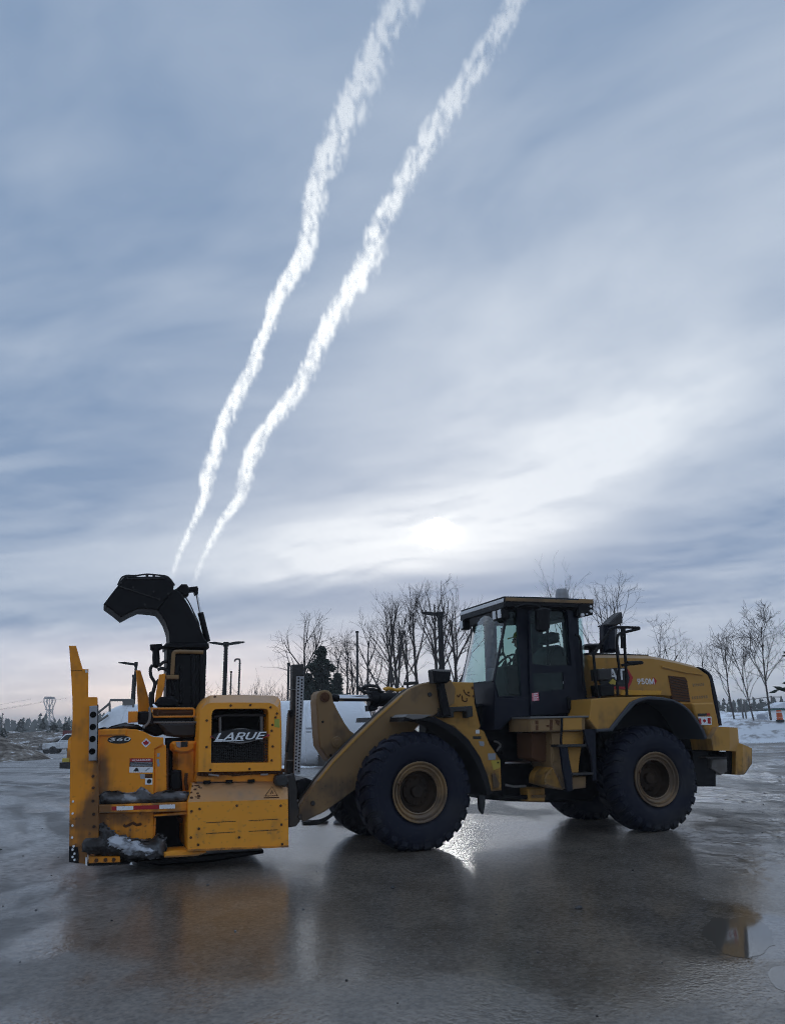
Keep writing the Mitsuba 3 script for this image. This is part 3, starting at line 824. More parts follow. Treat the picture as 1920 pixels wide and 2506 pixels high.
A1 = np.array([sl0[1][0], -0.12, sl0[1][1]])
T0 = np.array([ss1[0][0], 0.14, ss1[0][1]])
nrm = np.cross(A1 - A0, T0 - A0)
nrm /= np.linalg.norm(nrm)
if nrm[2] < 0:
    nrm = -nrm
rng = np.random.default_rng(5)


def on_slope(s, t, off=0.004):
    return A0 + (A1 - A0) * s + (T0 - A0) * t + nrm * off


for k in range(15):
    cs, ctt = rng.uniform(-0.0, 0.11), rng.uniform(0.05, 0.92)
    a = np.linspace(0, 2 * np.pi, 9)[:-1]
    rr = rng.uniform(0.5, 1.0, 8)
    sx, sy = rng.uniform(0.012, 0.032), rng.uniform(0.03, 0.085)
    pp = [on_slope(max(cs + sx * x, 0.0), np.clip(ctt + sy * y, 0.0, 0.97), o) for x, y in zip(rr * np.cos(a), rr * np.sin(a)) for o in (0.001, 0.003)]
    bp('bare_patch', hull(pp), 'rust', parent=cover, smooth=False)
tri = [on_slope(s, t) for s, t in ((0.76, 0.2), (0.89, 0.2), (0.825, 0.72), (0.76, 0.2))]
bp('stamped_triangle', rail(tri, 0.004, 6), 'rust', parent=cover)
tri = [on_slope(s, t) for s, t in ((0.815, 0.3), (0.83, 0.5), (0.84, 0.32))]
bp('stamped_triangle', rail(tri, 0.005, 6), 'rust', parent=cover)
bp('stamped_line', rail([on_slope(0.75, 0.1), on_slope(0.905, 0.1)], 0.006, 6), 'rust', parent=cover)

# gap band between cover and hood
gb = [(-2.706, 0.924), (-2.686, 1.051), (-1.705, 1.037), (-1.667, 0.878)]
bp('hinge_band', prism(gb, 0.12, 0.4, 0.01), 'blower_yellow')
for r in ([(-2.623, 0.937), (-2.544, 0.937), (-2.542, 0.899), (-2.618, 0.899)], [(-2.369, 0.931), (-2.293, 0.931), (-2.292, 0.897), (-2.366, 0.897)], [(-2.113, 0.926), (-2.034, 0.926), (-2.033, 0.892), (-2.112, 0.892)]):
    bp('hinge', prism(r, 0.08, 0.16, 0.006), 'black_paint')
for p in ([(-2.687, 1.012), (-2.546, 0.998), (-2.413, 1.009), (-2.278, 0.995)], [(-2.295, 0.988), (-2.074, 0.998), (-1.866, 0.994), (-1.674, 1.012)], [(-1.971, 1.01), (-1.849, 1.002), (-1.708, 0.972)]):
    bp('hydraulic_hose', rail([(a, 0.09 + 0.02 * (i % 2), b) for i, (a, b) in enumerate(spline(np.array(p), 6))], 0.020), 'rust')
for p in ([(-2.571, 1.005), (-2.454, 0.986)], [(-1.97, 0.977), (-1.883, 0.977)]):
    bp('hose_clamp', rail([(a, 0.075, b) for a, b in p], 0.012), 'galvanised')

# hood with grille
hf = np.array([(-2.694, 1.038), (-2.704, 1.357), (-2.706, 1.683), (-2.693, 1.729), (-2.664, 1.764), (-2.625, 1.792), (-2.579, 1.806), (-2.28, 1.805), (-1.897, 1.796), (-1.841, 1.776), (-1.798, 1.742), (-1.772, 1.68), (-1.758, 1.464), (-1.748, 1.045), (-1.751, 1.016)])
ho = np.array([(-2.696, 1.027), (-2.696, 1.354), (-2.687, 1.696), (-2.662, 1.753), (-2.634, 1.817), (-2.601, 1.867), (-2.562, 1.9), (-2.249, 1.902), (-1.791, 1.887), (-1.747, 1.866), (-1.717, 1.83), (-1.709, 1.753), (-1.696, 1.462), (-1.687, 1.033), (-1.69, 1)])
ho2 = ho + (np.array([ho[:, 0].mean(), ho[:, 1].min()]) - ho) * 0.02
op = np.array([(-2.557, 1.131), (-2.564, 1.386), (-2.572, 1.667), (-2.558, 1.713), (-2.529, 1.734), (-2.278, 1.734), (-1.966, 1.731), (-1.917, 1.72), (-1.902, 1.689), (-1.895, 1.4), (-1.891, 1.111)])
hood = bp('engine_hood', cat(plate(sg.Polygon(hf).difference(sg.Polygon(op)), 0.0, 0.02), outward(loft(hf, 0.0, ho, 0.22)), outward(loft(ho, 0.22, ho2, 1.35)), prism(ho2, 1.33, 1.36, 0.004)), 'blower_yellow_clean', label='rounded orange engine hood with a wide grille opening')
io = np.array([(-2.593, 1.123), (-2.607, 1.484), (-2.611, 1.694), (-2.59, 1.74), (-2.55, 1.753)])
bp('opening_liner', outward(loft(op, 0.02, op, 0.30)), 'blower_yellow', parent=hood)
opb = np.array([(-2.557, 1.084), (-2.583, 1.76), (-1.813, 1.749), (-1.8, 1.055)])
bp('hood_back', prism(opb, 0.30, 0.33, 0.003), 'deep_black', parent=hood)
for p in ([(-2.528, 1.647), (-2.426, 1.653), (-2.413, 1.661), (-2.016, 1.659), (-1.917, 1.652)], ):
    bp('guard_bar', rail([(a, 0.14, b) for a, b in p], 0.016), 'dark_steel', parent=hood)
for p in ([(-2.47, 1.654), (-2.44, 1.654), (-2.426, 1.347), (-2.456, 1.348)], [(-1.977, 1.652), (-1.942, 1.651), (-1.933, 1.333), (-1.967, 1.334)]):
    bp('guard_bar', prism(p, 0.13, 0.17, 0.006), 'grey_steel', parent=hood)
g0, g1 = [(-2.551, 1.129), (-1.884, 1.36)]
wires = []
for u in np.linspace(g0[0], g1[0], 31):
    wires.append(cyl((u, 0.05, g0[1] - 0.01), (u, 0.05, g1[1] + 0.03), 0.0035, 5))
for w in np.linspace(g0[1], g1[1], 14):
    wires.append(cyl((g0[0], 0.056, w), (g1[0], 0.056, w), 0.0035, 5))
bp('wire_mesh', cat(wires), 'dark_steel', parent=hood, kind='stuff')
for (u, w) in [(-2.354, 1.771), (-2.124, 1.773), (-1.882, 1.744), (-1.803, 1.67), (-1.82, 1.625), (-1.854, 1.54), (-1.863, 1.473), (-1.846, 1.293), (-1.857, 1.135), (-2.564, 1.057), (-2.116, 1.05), (-2.625, 1.606), (-2.616, 1.31), (-2.541, 1.874)]:
    bp('bolt', cyl((u, -0.012, w), (u, 0.01, w), 0.014, 8), 'rust', parent=hood)
r = [(-1.831, 1.607), (-1.771, 1.609), (-1.766, 1.504), (-1.83, 1.516)]
bp('green_sticker', prism(r, -0.003, 0.002, 0.0005), 'olive_print', parent=hood)
# maker's badge
(bu0, bw0), (bu1, bw1) = [(-2.598, 1.429), (-1.872, 1.427)]
bcx, bcw, bhw = (bu0 + bu1) / 2, (bw0 + bw1) / 2 - 0.005, (bu1 - bu0) / 2
bh = 0.088


def lens(cx, cw, a, h, n=40, ex=1.45):
    t = np.linspace(-1, 1, n)
    top = np.stack([cx + a * t, cw + h * (1 - np.abs(t) ** ex)], 1)
    bot = np.stack([cx + a * t[::-1], cw - h * (1 - np.abs(t[::-1]) ** ex)], 1)
    return np.vstack([top[1:-1], bot[1:-1]])


badge = bp('maker_badge', prism(lens(bcx, bcw, bhw, bh), -0.035, -0.004, 0.004), 'grey_steel', label='silver oval maker badge with red tips')
for s in (-1, 1):
    tip = sg.Polygon(lens(bcx, bcw, bhw * 0.99, bh * 0.95)).intersection(sg.box(*sorted([bcx + s * bhw * 0.70, bcx + s * bhw * 1.2])[:1], bcw - 1, sorted([bcx + s * bhw * 0.70, bcx + s * bhw * 1.2])[1], bcw + 1))
    bp('red_tip', plate(tip, -0.0375, -0.034), 'red_print', parent=badge)
bp('dark_field', plate(sg.Polygon(lens(bcx - 0.01, bcw + 0.006, bhw * 0.93, bh * 0.80, ex=2.6)), -0.040, -0.036), 'black_print', parent=badge)
bp('lettering', text('LARUE', bcx - bhw * 0.80, -0.0405, bcw - 0.040, 0.078, bhw * 1.52, shear=0.55, depth=0.006), 'white_paint', parent=badge)
ul = [(bcx - bhw * 0.86, bcw - 0.058), (bcx + bhw * 0.1, bcw - 0.056), (bcx + bhw * 0.12, bcw - 0.047), (bcx - bhw * 0.80, bcw - 0.044)]
bp('lettering_underline', prism(ul, -0.0465, -0.036, 0.001), 'white_paint', parent=badge)

# ------------------------------------------------------------------ discharge chute
CV0, CV1 = 1.02, 1.56
col = [(-3.042, 2.534), (-2.543, 2.539), (-2.534, 2.416), (-2.531, 1.775), (-2.624, 1.695), (-3.012, 1.702), (-3.028, 2.118)]
chute_base = bp('chute_column', prism(col, CV0, CV1, 0.03), 'black_paint', label='black upright chute column')
for r in ([(-2.879, 2.301), (-2.839, 2.301), (-2.817, 1.824), (-2.853, 1.825)], [(-2.742, 2.488), (-2.677, 2.488), (-2.648, 1.776), (-2.706, 1.777)], [(-2.631, 2.489), (-2.575, 2.489), (-2.556, 1.775), (-2.602, 1.776)], [(-2.973, 2.319), (-2.936, 2.319), (-2.916, 1.934), (-2.954, 1.934)]):
    bp('column_rib', prism(r, CV0 - 0.025, CV0 + 0.01, 0.008), 'black_paint', parent=chute_base)
colr = [(-3.064, 2.588), (-2.517, 2.594), (-2.511, 2.531), (-3.061, 2.526)]
bp('chute_collar', prism(colr, CV0 - 0.05, CV1 + 0.05, 0.015), 'black_paint')
cur = [(-3.012, 2.59), (-3.028, 2.731), (-3.077, 2.863), (-3.137, 2.956), (-3.195, 3.016), (-3.165, 3.079), (-3.115, 3.177), (-3.056, 3.295), (-2.963, 3.298), (-2.892, 3.242), (-2.795, 3.099), (-2.718, 2.966), (-2.663, 2.862), (-2.611, 2.747), (-2.57, 2.658), (-2.527, 2.615), (-2.529, 2.586)]
chute = bp('chute_bend', prism(cur, CV0, CV1, 0.012), 'black_paint', label='black curved chute bend')
dfl = [(-3.85, 3.074), (-3.771, 3.201), (-3.69, 3.324), (-3.648, 3.414), (-3.605, 3.45), (-3.442, 3.445), (-3.113, 3.466), (-3.051, 3.422), (-2.996, 3.352), (-3.009, 3.245), (-3.097, 3.155), (-3.144, 3.068), (-3.181, 3.01), (-3.273, 3.022), (-3.418, 3.03), (-3.522, 2.976), (-3.631, 2.908), (-3.735, 2.992)]
dfm = bp('chute_deflector', prism(dfl, CV0 - 0.03, CV1 + 0.03, 0.012), 'black_paint', label='black deflector hood at the chute mouth')
for r in ([(-3.585, 3.413), (-3.122, 3.439), (-3.122, 3.427), (-3.584, 3.399)], [(-3.677, 3.314), (-3.595, 3.288), (-3.172, 3.159), (-3.179, 3.148), (-3.598, 3.275), (-3.678, 3.299)]):
    bp('deflector_rib', prism(r, CV0 - 0.05, CV0 - 0.02, 0.003), 'dark_steel', parent=dfm)
for (u, w) in [(-3.662, 3.353), (-3.507, 3.301), (-3.334, 3.442), (-3.25, 3.253), (-3.349, 3.078), (-3.065, 3.23), (-3.172, 3.15), (-3.586, 3.422)]:
    bp('bolt', cyl((u, CV0 - 0.045, w), (u, CV0, w), 0.014, 8), 'dark_steel', parent=dfm)
tr = [(a, CV0 + 0.05, b) for a, b in [(-3.695, 3.338), (-3.657, 3.441), (-3.595, 3.471), (-3.495, 3.467), (-3.341, 3.497), (-3.184, 3.488), (-3.09, 3.48), (-3.041, 3.44), (-2.981, 3.358)]]
bp('top_rail', rail(bend(tr, 0.04), 0.011), 'dark_steel', parent=dfm)
for (u, w) in [(-3.604, 3.463), (-3.486, 3.464), (-3.341, 3.485), (-3.254, 3.481), (-3.118, 3.475)]:
    bp('rail_standoff', cyl((u, CV0 + 0.05, w), (u, CV0 + 0.05, w - 0.06), 0.018, 8), 'dark_steel', parent=dfm)
# tilt cylinder and its links
arm1 = [(-3.015, 3.296), (-2.941, 3.342), (-2.886, 3.4), (-2.82, 3.402), (-2.779, 3.354), (-2.784, 3.254), (-2.841, 3.238), (-2.9, 3.28), (-2.975, 3.268)]
bp('deflector_link', prism(arm1, 1.18, 1.40, 0.012), 'black_paint')
arm2 = [(-2.818, 3.362), (-2.674, 3.387), (-2.658, 3.358), (-2.658, 3.278), (-2.698, 3.267), (-2.71, 3.316), (-2.806, 3.303)]
bp('deflector_link', prism(arm2, 1.22, 1.36, 0.01), 'black_paint')
ra, rb, rc = [(-2.673, 3.32), (-2.61, 3.033), (-2.5, 2.641)]
bp('cylinder_rod', cyl((ra[0], 1.28, ra[1]), (rb[0], 1.28, rb[1]), 0.020, 12), 'chrome')
bp('cylinder_barrel', cyl((rb[0], 1.28, rb[1]), (rc[0], 1.28, rc[1]), 0.040, 16, 0.006), 'black_paint')
hp = [(a, 1.24, b) for a, b in spline(np.array([(-2.838, 3.253), (-2.766, 3.152), (-2.693, 3.006), (-2.634, 2.889), (-2.617, 2.801)]), 6)]
bp('chute_hose', rail(hp, 0.009), 'rubber_black')
# rotation motor on the left
mo = [(-3.248, 2.58), (-3.104, 2.587), (-3.099, 2.559), (-3.013, 2.588), (-3.011, 2.532), (-3.098, 2.529), (-3.136, 2.503), (-3.12, 2.411), (-3.115, 2.309), (-3.142, 2.278), (-3.197, 2.3), (-3.21, 2.41), (-3.211, 2.499), (-3.241, 2.521)]
bp('rotation_motor', prism(mo, 1.05, 1.22, 0.02), 'black_paint')
for p in ([(-3.207, 2.318), (-3.231, 2.263), (-3.217, 2.172), (-3.172, 2.099), (-3.168, 2.027), (-3.186, 1.937), (-3.18, 1.829)], [(-3.117, 2.135), (-3.163, 2.063), (-3.188, 1.973), (-3.214, 1.955), (-3.208, 1.847), (-3.187, 1.784)], [(-3.125, 2.3), (-3.083, 2.346), (-3.03, 2.365)], [(-3.141, 2.254), (-3.088, 2.273), (-3.014, 2.245)]):
    bp('hydraulic_hose', rail([(a, 1.05, b) for a, b in spline(np.array(p), 6)], 0.020), 'rubber_black')
# yellow bracket, plates and frame round the chute foot
pb = [(a, 0.98, b) for a, b in [(-2.586, 2.476), (-2.9, 2.481), (-2.949, 2.477), (-2.962, 2.438), (-2.963, 2.189)]]
bp('pipe_bracket', rail(bend(pb, 0.04), 0.026, 12), 'loader_brown')
pf = [(-3.05, 2.184), (-2.884, 2.184), (-2.882, 2.132), (-3.044, 2.133)]
bp('bracket_foot', prism(pf, 0.94, 1.05, 0.01), 'loader_brown')
yp = [(-3.125, 2.189), (-3.05, 2.2), (-3.055, 2.04), (-3.088, 1.888), (-3.123, 1.826), (-3.162, 1.835), (-3.143, 2.041)]
bp('yellow_guard', prism(yp, 0.92, 1.0, 0.01), 'blower_yellow')
mb = [(-3.169, 1.835), (-3.111, 1.905), (-2.97, 1.922), (-2.869, 1.858), (-2.874, 1.777), (-3.104, 1.772)]
bp('gearbox', prism(mb, 0.86, 1.05, 0.03), 'black_paint')
fr = [(a, 0.60, b) for a, b in [(-3.225, 1.763), (-2.71, 1.756), (-2.706, 1.661), (-3.202, 1.664), (-3.221, 1.763)]]
bp('foot_frame', rail(bend(fr, 0.03), 0.013), 'blower_yellow')
for p in ([(-3.14, 1.762), (-3.134, 1.662)], [(-3.086, 1.713), (-2.74, 1.711)]):
    bp('foot_frame', rail([(a, 0.60, b) for a, b in p], 0.011), 'rust')
ld = [(-3.196, 1.759), (-2.709, 1.752), (-2.706, 1.664), (-3.191, 1.668)]
bp('foot_plate', prism(ld, 0.66, 0.70, 0.006), 'rust')
wl = [(a, 0.50, b) for a, b in [(-3.221, 1.599), (-2.684, 1.591)]]
bp('ledge_edge', rail(wl, 0.010), 'grey_steel')
cn = [(-3.137, 1.59), (-2.684, 1.587), (-2.677, 1.42), (-2.806, 1.413), (-2.943, 1.424), (-3.038, 1.467)]
bp('chute_cone', prism(cn, 0.52, 1.6, 0.03), 'dark_steel')
dk = [(-3.219, 1.667), (-2.7, 1.657), (-2.697, 1.581), (-3.125, 1.434), (-3.225, 1.477), (-3.292, 1.503)]
bp('chute_sump', prism(dk, 0.70, 1.6, 0.02), 'black_paint')
bx = [(-3.484, 1.728), (-3.383, 1.729), (-3.379, 1.604), (-3.479, 1.599)]
bp('valve_box', prism(bx, 0.3, 0.5, 0.01), 'blower_yellow')
rp = [(a, 0.26, b) for a, b in [(-3.263, 1.768), (-3.248, 1.726), (-3.246, 1.635), (-3.263, 1.586), (-3.3, 1.559)]]
bp('steel_pipe', rail(bend(rp, 0.04), 0.014), 'grey_steel')
fn = [(-3.39, 2.282), (-3.334, 2.278), (-3.259, 2.069), (-3.188, 1.852), (-3.194, 1.759), (-3.245, 1.695), (-3.327, 1.715)]
bp('guide_fin', prism(fn, 1.5, 1.56, 0.01), 'blower_yellow', label='slanting orange fin behind the chute')
dk2 = [(-3.375, 1.725), (-3.295, 1.732), (-3.211, 1.713), (-3.186, 1.561), (-3.353, 1.581), (-3.377, 1.649)]
bp('valve_block', prism(dk2, 0.42, 0.7, 0.02), 'black_paint')

# perforated mast and lift posts at the rear of the blower
pm = [(-1.392, 2.154), (-1.292, 2.149), (-1.298, 1.803), (-1.318, 1.417), (-1.332, 0.922), (-1.419, 0.921), (-1.408, 1.419), (-1.396, 1.804)]
mast = bp('perforated_post', prism(pm, 0.75, 0.79, 0.004), 'galvanised', label='grey perforated steel post')
ma, mb_, mc = np.array(pm[0]), np.array(pm[1]), np.array(pm[4])
md = np.array(pm[5])
for k in range(30):
    t = (k + 0.6) / 30
    for s, dtt in ((0.25, 0.0), (0.72, 0.017)):
        a_ = ma + (md - ma) * (t + dtt)
        b_ = mb_ + (mc - mb_) * (t + dtt)
        q = a_ + (b_ - a_) * s
        if q[1] > md[1] + 0.02:
            bp('punched_hole', cyl((q[0], 0.747, q[1]), (q[0], 0.77, q[1]), 0.0125, 8), 'deep_black', parent=mast)
lpst = [(-1.427, 2.311), (-1.278, 2.32), (-1.268, 2.159), (-1.365, 2.155), (-1.372, 1.763), (-1.389, 0.928), (-1.496, 0.915), (-1.465, 1.678), (-1.429, 1.712), (-1.428, 2.027)]
bp('lift_post', prism(lpst, 0.85, 1.0, 0.012), 'dark_steel')
cr = [(-1.509, 1.101), (-1.398, 1.097), (-1.398, 1.081), (-1.509, 1.085)]
bp('post_band', prism(cr, 0.80, 0.84, 0.004), 'grey_steel')
cp = [(-1.485, 1.992), (-1.384, 1.991), (-1.384, 1.978), (-1.485, 1.979)]
bp('post_band', prism(cp, 0.82, 0.85, 0.003), 'grey_steel')
cl = [(-1.477, 1.721), (-1.432, 1.725), (-1.426, 1.643), (-1.471, 1.635)]
bp('post_clamp', prism(cl, 0.80, 0.9, 0.01), 'black_paint')
lb = [(-1.533, 0.912), (-1.439, 0.935), (-1.4, 0.767), (-1.399, 0.594), (-1.366, 0.489), (-1.359, 0.37), (-1.414, 0.313), (-1.506, 0.307), (-1.515, 0.669)]
bp('coupler_plate', prism(lb, 0.62, 0.72, 0.012), 'dark_steel')
lb = [(-1.375, 0.837), (-1.23, 0.867), (-1.094, 0.807), (-1.113, 0.718), (-1.229, 0.634), (-1.344, 0.604)]
bp('coupler_block', prism(lb, 0.85, 1.9, 0.02), 'black_paint')
ta, tb = [(-1.642, 1.355), (-1.665, 1.22)]
bp('hood_latch', rail([(ta[0], 0.05, ta[1]), (tb[0], 0.05, tb[1])], 0.012), 'black_paint')
hd = [(-1.799, 0.956), (-1.695, 0.976), (-1.641, 0.884), (-1.693, 0.829), (-1.797, 0.85), (-1.815, 0.908)]
bp('rear_bracket', prism(hd, -0.02, 0.25, 0.02), 'dark_steel')


def lump(pts, v0, v1, seed, amp, mat, name, label, cat_):
    """packed slush filling an outline"""
    m = man(m3.Manifold.extrude(m3.CrossSection([ccw(pts).tolist()]), v1 - v0).refine_to_length(0.017))
    x = m.vertices
    p = np.stack([x[:, 0], v1 - x[:, 2], x[:, 1]], 1)
    # rounded towards the near side
    mid = np.array([p[:, 0].mean(), p[:, 2].mean()])
    n = meshkit.fbm(p * 7, 4, seed) - 0.5
    n2 = 1.3 * (meshkit.fbm(p * 24, 3, seed + 1) - 0.5) + 1.1 * (meshkit.fbm(p * 60, 2, seed + 2) - 0.5)
    d = np.array([sg.Polygon(pts).exterior.distance(sg.Point(a, b)) for a, b in p[:, [0, 2]]])
    dome = np.sqrt(np.clip(d / 0.09, 0, 1))
    near = (p[:, 1] < (v0 + v1) / 2)
    p[:, 1] = np.where(near, v1 - (v1 - p[:, 1]) * (0.25 + 0.75 * dome) + (n * 2 * amp + n2 * amp) * dome, p[:, 1])
    p[:, 2] += (n + n2 * 0.6) * amp * (1 - dome) * 1.2
    p[:, 0] += n2 * amp * (1 - dome)
    mm = tm(p, m.faces)
    if mm.volume < 0:
        mm.invert()
    return single(name, loc(mm), mat, label, cat_, smooth=60)


lump([(-3.729, 0.732), (-3.737, 0.841), (-3.697, 0.872), (-3.576, 0.86), (-3.453, 0.836), (-3.361, 0.844), (-3.31, 0.896), (-3.27, 0.864), (-3.205, 0.814), (-3.112, 0.828), (-3.018, 0.839), (-2.907, 0.828), (-2.794, 0.816), (-2.787, 0.723), (-3.106, 0.718), (-3.446, 0.723)], -0.03, 0.12, 3, 0.030, 'slush', 'packed_slush', 'grey packed slush lying along the ledge above the reflective tape', 'slush')
lump([(-3.886, 0.268), (-3.896, 0.369), (-3.863, 0.418), (-3.783, 0.412), (-3.718, 0.423), (-3.718, 0.525), (-3.657, 0.507), (-3.58, 0.45), (-3.547, 0.412), (-3.472, 0.399), (-3.365, 0.37), (-3.242, 0.34), (-3.151, 0.349), (-3.093, 0.405), (-3.036, 0.341), (-3.016, 0.25), (-3.019, 0.177), (-3.156, 0.15), (-3.382, 0.156), (-3.474, 0.195), (-3.682, 0.227)], -0.10, 0.10, 8, 0.05, 'slush', 'packed_slush', 'lumpy frozen slush packed at the bottom of the blower', 'slush')
lump([(-3.649, 0.388), (-3.564, 0.433), (-3.473, 0.391), (-3.335, 0.338), (-3.211, 0.285), (-3.103, 0.241), (-3.177, 0.217), (-3.359, 0.237), (-3.51, 0.277), (-3.616, 0.32)], -0.15, -0.06, 12, 0.055, 'old_snow', 'packed_snow', 'white streak of snow stuck on the frozen slush', 'snow')
lump([(-3.802, 1.54), (-3.752, 1.552), (-3.698, 1.543), (-3.657, 1.564), (-3.593, 1.579), (-3.508, 1.6), (-3.443, 1.587), (-3.366, 1.574), (-3.309, 1.54), (-3.275, 1.517), (-3.384, 1.52), (-3.601, 1.527), (-3.801, 1.53)], 0.35, 0.9, 15, 0.02, 'slush', 'packed_slush', 'dark slush heaped on top of the blower housing', 'slush')

# ------------------------------------------------------------------ wheel loader
L = thing('wheel_loader', 'dirty yellow wheel loader with dark cab and big tyres, carrying the snow blower', 'wheel loader')


def lp_(name, mesh, mat, smooth=35, label=None, parent=None, kind=None):
    return part(parent or L, name, loc(mesh), mat, smooth, label, kind)


TR, HUBW = 0.722, 0.690
solid('hub_dark', paint((0.040, 0.024, 0.014), (0.018, 0.013, 0.010), 0.1), 0.7, spec=0.2)
FU, RU = 0.02, 3.575
TW = 0.54


def tyre_mesh(u, vn, w, side):
    """side +1: the outer face looks to the near side"""
    pr = [(0.10, 0.33), (0.035, 0.385), (0.012, 0.43), (0.0, 0.50), (0.004, 0.57), (0.022, 0.628), (0.05, 0.668), (0.09, 0.690), (TW / 2, 0.700)]
    pr = pr + [(TW - a, b) for a, b in pr[::-1][1:]]
    pr = pr + [pr[0]]
    m = lathe(pr, 0, 0, 96)
    lugs = []
    n = 26
    for k in range(n):
        for s in (0, 1):
            a0 = 2 * np.pi * (k + 0.5 * s) / n
            da = 2 * np.pi / n * 0.34
            pts = []
            for vv, rr0, rr1, off in ((0.012, 0.60, 0.655, 0.0), (0.055, 0.62, 0.706, 0.0), (0.13, 0.66, 0.7235, 0.04), (0.265, 0.66, 0.7255, 0.13)):
                for sgn in (-1, 1):
                    wdt = da * (1.0 if vv > 0.03 else 0.8)
                    for rr in (rr0, rr1):
                        a = a0 + off + sgn * wdt * (1.05 if rr == rr0 else 0.9)
                        v = vv if s == 0 else TW - vv
                        pts.append((rr * math.cos(a), v, rr * math.sin(a)))
            lugs.append(hull(pts))
    m = cat(m, lugs)
    x = m.vertices
    vv = x[:, 1] if side > 0 else TW - x[:, 1]
    out = tm(np.stack([x[:, 0] + u, vn + vv, x[:, 2] + w], 1), m.faces if side > 0 else m.faces[:, ::-1])
    # flattened where it stands on the ground
    z = out.vertices[:, 2]
    out.vertices[:, 2] = np.where(z < 0.012, 0.012 + (z - 0.012) * 0.15, z)
    return out


def rim_mesh(u, vn, w, side, deep):
    pr = [(0.10, 0.34), (0.022, 0.366), (0.012, 0.360), (0.016, 0.345), (0.05, 0.340), (0.055, 0.325), (0.035, 0.318), (0.035, 0.302), (0.07, 0.296), (0.085, 0.275), (0.07, 0.262), (0.08, 0.250)]
    m = lathe(pr, 0, 0, 72)
    x = m.vertices
    vv = x[:, 1] if side > 0 else TW - x[:, 1]
    return tm(np.stack([x[:, 0] + u, vn + vv, x[:, 2] + w], 1), m.faces if side > 0 else m.faces[:, ::-1])


def wheel(u, vn, side, deep):
    k = part(L, 'wheel', None, None)
    part(k, 'tyre', loc(tyre_mesh(u, vn, HUBW, side)), 'rubber', 40)
    part(k, 'rim', loc(rim_mesh(u, vn, HUBW, side, deep)), 'loader_brown', 30)
    bowl = lathe([(0.08, 0.250), (deep - 0.03, 0.238), (deep, 0.20), (deep, 0.0)], 0, 0, 48)
    xb = bowl.vertices
    vb = xb[:, 1] if side > 0 else TW - xb[:, 1]
    part(k, 'rim_bowl', loc(tm(np.stack([xb[:, 0] + u, vn + vb, xb[:, 2] + HUBW], 1), bowl.faces if side > 0 else bowl.faces[:, ::-1])), 'hub_dark', 30)
    f = vn if side > 0 else vn + TW
    s = 1 if side > 0 else -1
    hub = [cyl((u, f + s * (deep + 0.01), HUBW), (u, f + s * (deep - 0.10), HUBW), 0.075, 20, 0.01), cyl((u, f + s * (deep + 0.01), HUBW), (u, f + s * (deep - 0.03), HUBW), 0.17, 28, 0.008)]
    part(k, 'hub', loc(cat(hub)), 'hub_dark', 35)
    for i in range(12):
        a = 2 * np.pi * i / 12
        q = (u + 0.145 * math.cos(a), HUBW + 0.145 * math.sin(a))
        part(k, 'wheel_nut', loc(cyl((q[0], f + s * deep, q[1]), (q[0], f + s * (deep - 0.055), q[1]), 0.014, 6)), 'hub_dark', False)
    q = (u - 0.285, HUBW + 0.10)
    part(k, 'valve', loc(cyl((q[0], f + s * 0.02, q[1]), (q[0] + 0.04, f + s * 0.05, q[1] + 0.02), 0.014, 8)), 'rust')


VF = 1.56
wheel(FU, 0.0, 1, 0.20)
wheel(RU, 0.0, 1, 0.26)
wheel(FU, VF, -1, 0.20)
wheel(RU, VF, -1, 0.26)
for u in (FU, RU):
    lp_('axle', cat(cyl((u, 0.30, HUBW), (u, 1.9, HUBW), 0.15, 20), lathe([(0.75, 0.0), (0.75, 0.24), (0.9, 0.32), (1.2, 0.32), (1.35, 0.24), (1.35, 0.0)], u, HUBW, 24)), 'dark_steel')

# lift arms
arm_pts = [(-1.395, 0.419), (-1.367, 0.55), (-1.296, 0.658), (-1.146, 0.84), (-0.934, 1.073), (-0.637, 1.346), (-0.309, 1.627), (0.034, 1.895), (0.159, 1.979), (0.311, 2.037), (0.507, 2.075), (0.772, 2.09), (0.833, 1.97), (0.802, 1.773), (0.622, 1.678), (0.315, 1.53), (0.098, 1.345), (-0.114, 1.147), (-0.403, 0.883), (-0.604, 0.73), (-0.8, 0.612), (-1.05, 0.462), (-1.313, 0.363)]
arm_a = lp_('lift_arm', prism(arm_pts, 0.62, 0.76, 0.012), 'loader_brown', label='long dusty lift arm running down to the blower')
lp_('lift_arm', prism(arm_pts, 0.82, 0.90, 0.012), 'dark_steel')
edge = [(-1.151, 0.841), (-0.94, 1.074), (-0.643, 1.347), (-0.316, 1.627), (0.026, 1.894), (0.034, 1.871), (-0.304, 1.602), (-0.628, 1.324), (-0.924, 1.055), (-1.132, 0.826)]
lp_('arm_flange', prism(edge, 0.60, 0.625, 0.004), 'loader_yellow', parent=arm_a)
for (u, w) in [(-1.202, 0.575), (-1.366, 0.43), (0.435, 1.895)]:
    lp_('pin', cyl((u, 0.60, w), (u, 0.80, w), 0.030, 14, 0.005), 'dark_steel', parent=arm_a)
xt = [(-1.071, 0.821), (-0.924, 1.04), (-0.582, 1.324), (-0.542, 1.286), (-0.865, 0.947), (-1.022, 0.774)]
lp_('cross_tube', prism(xt, 0.76, 0.90, 0.03), 'dark_steel')
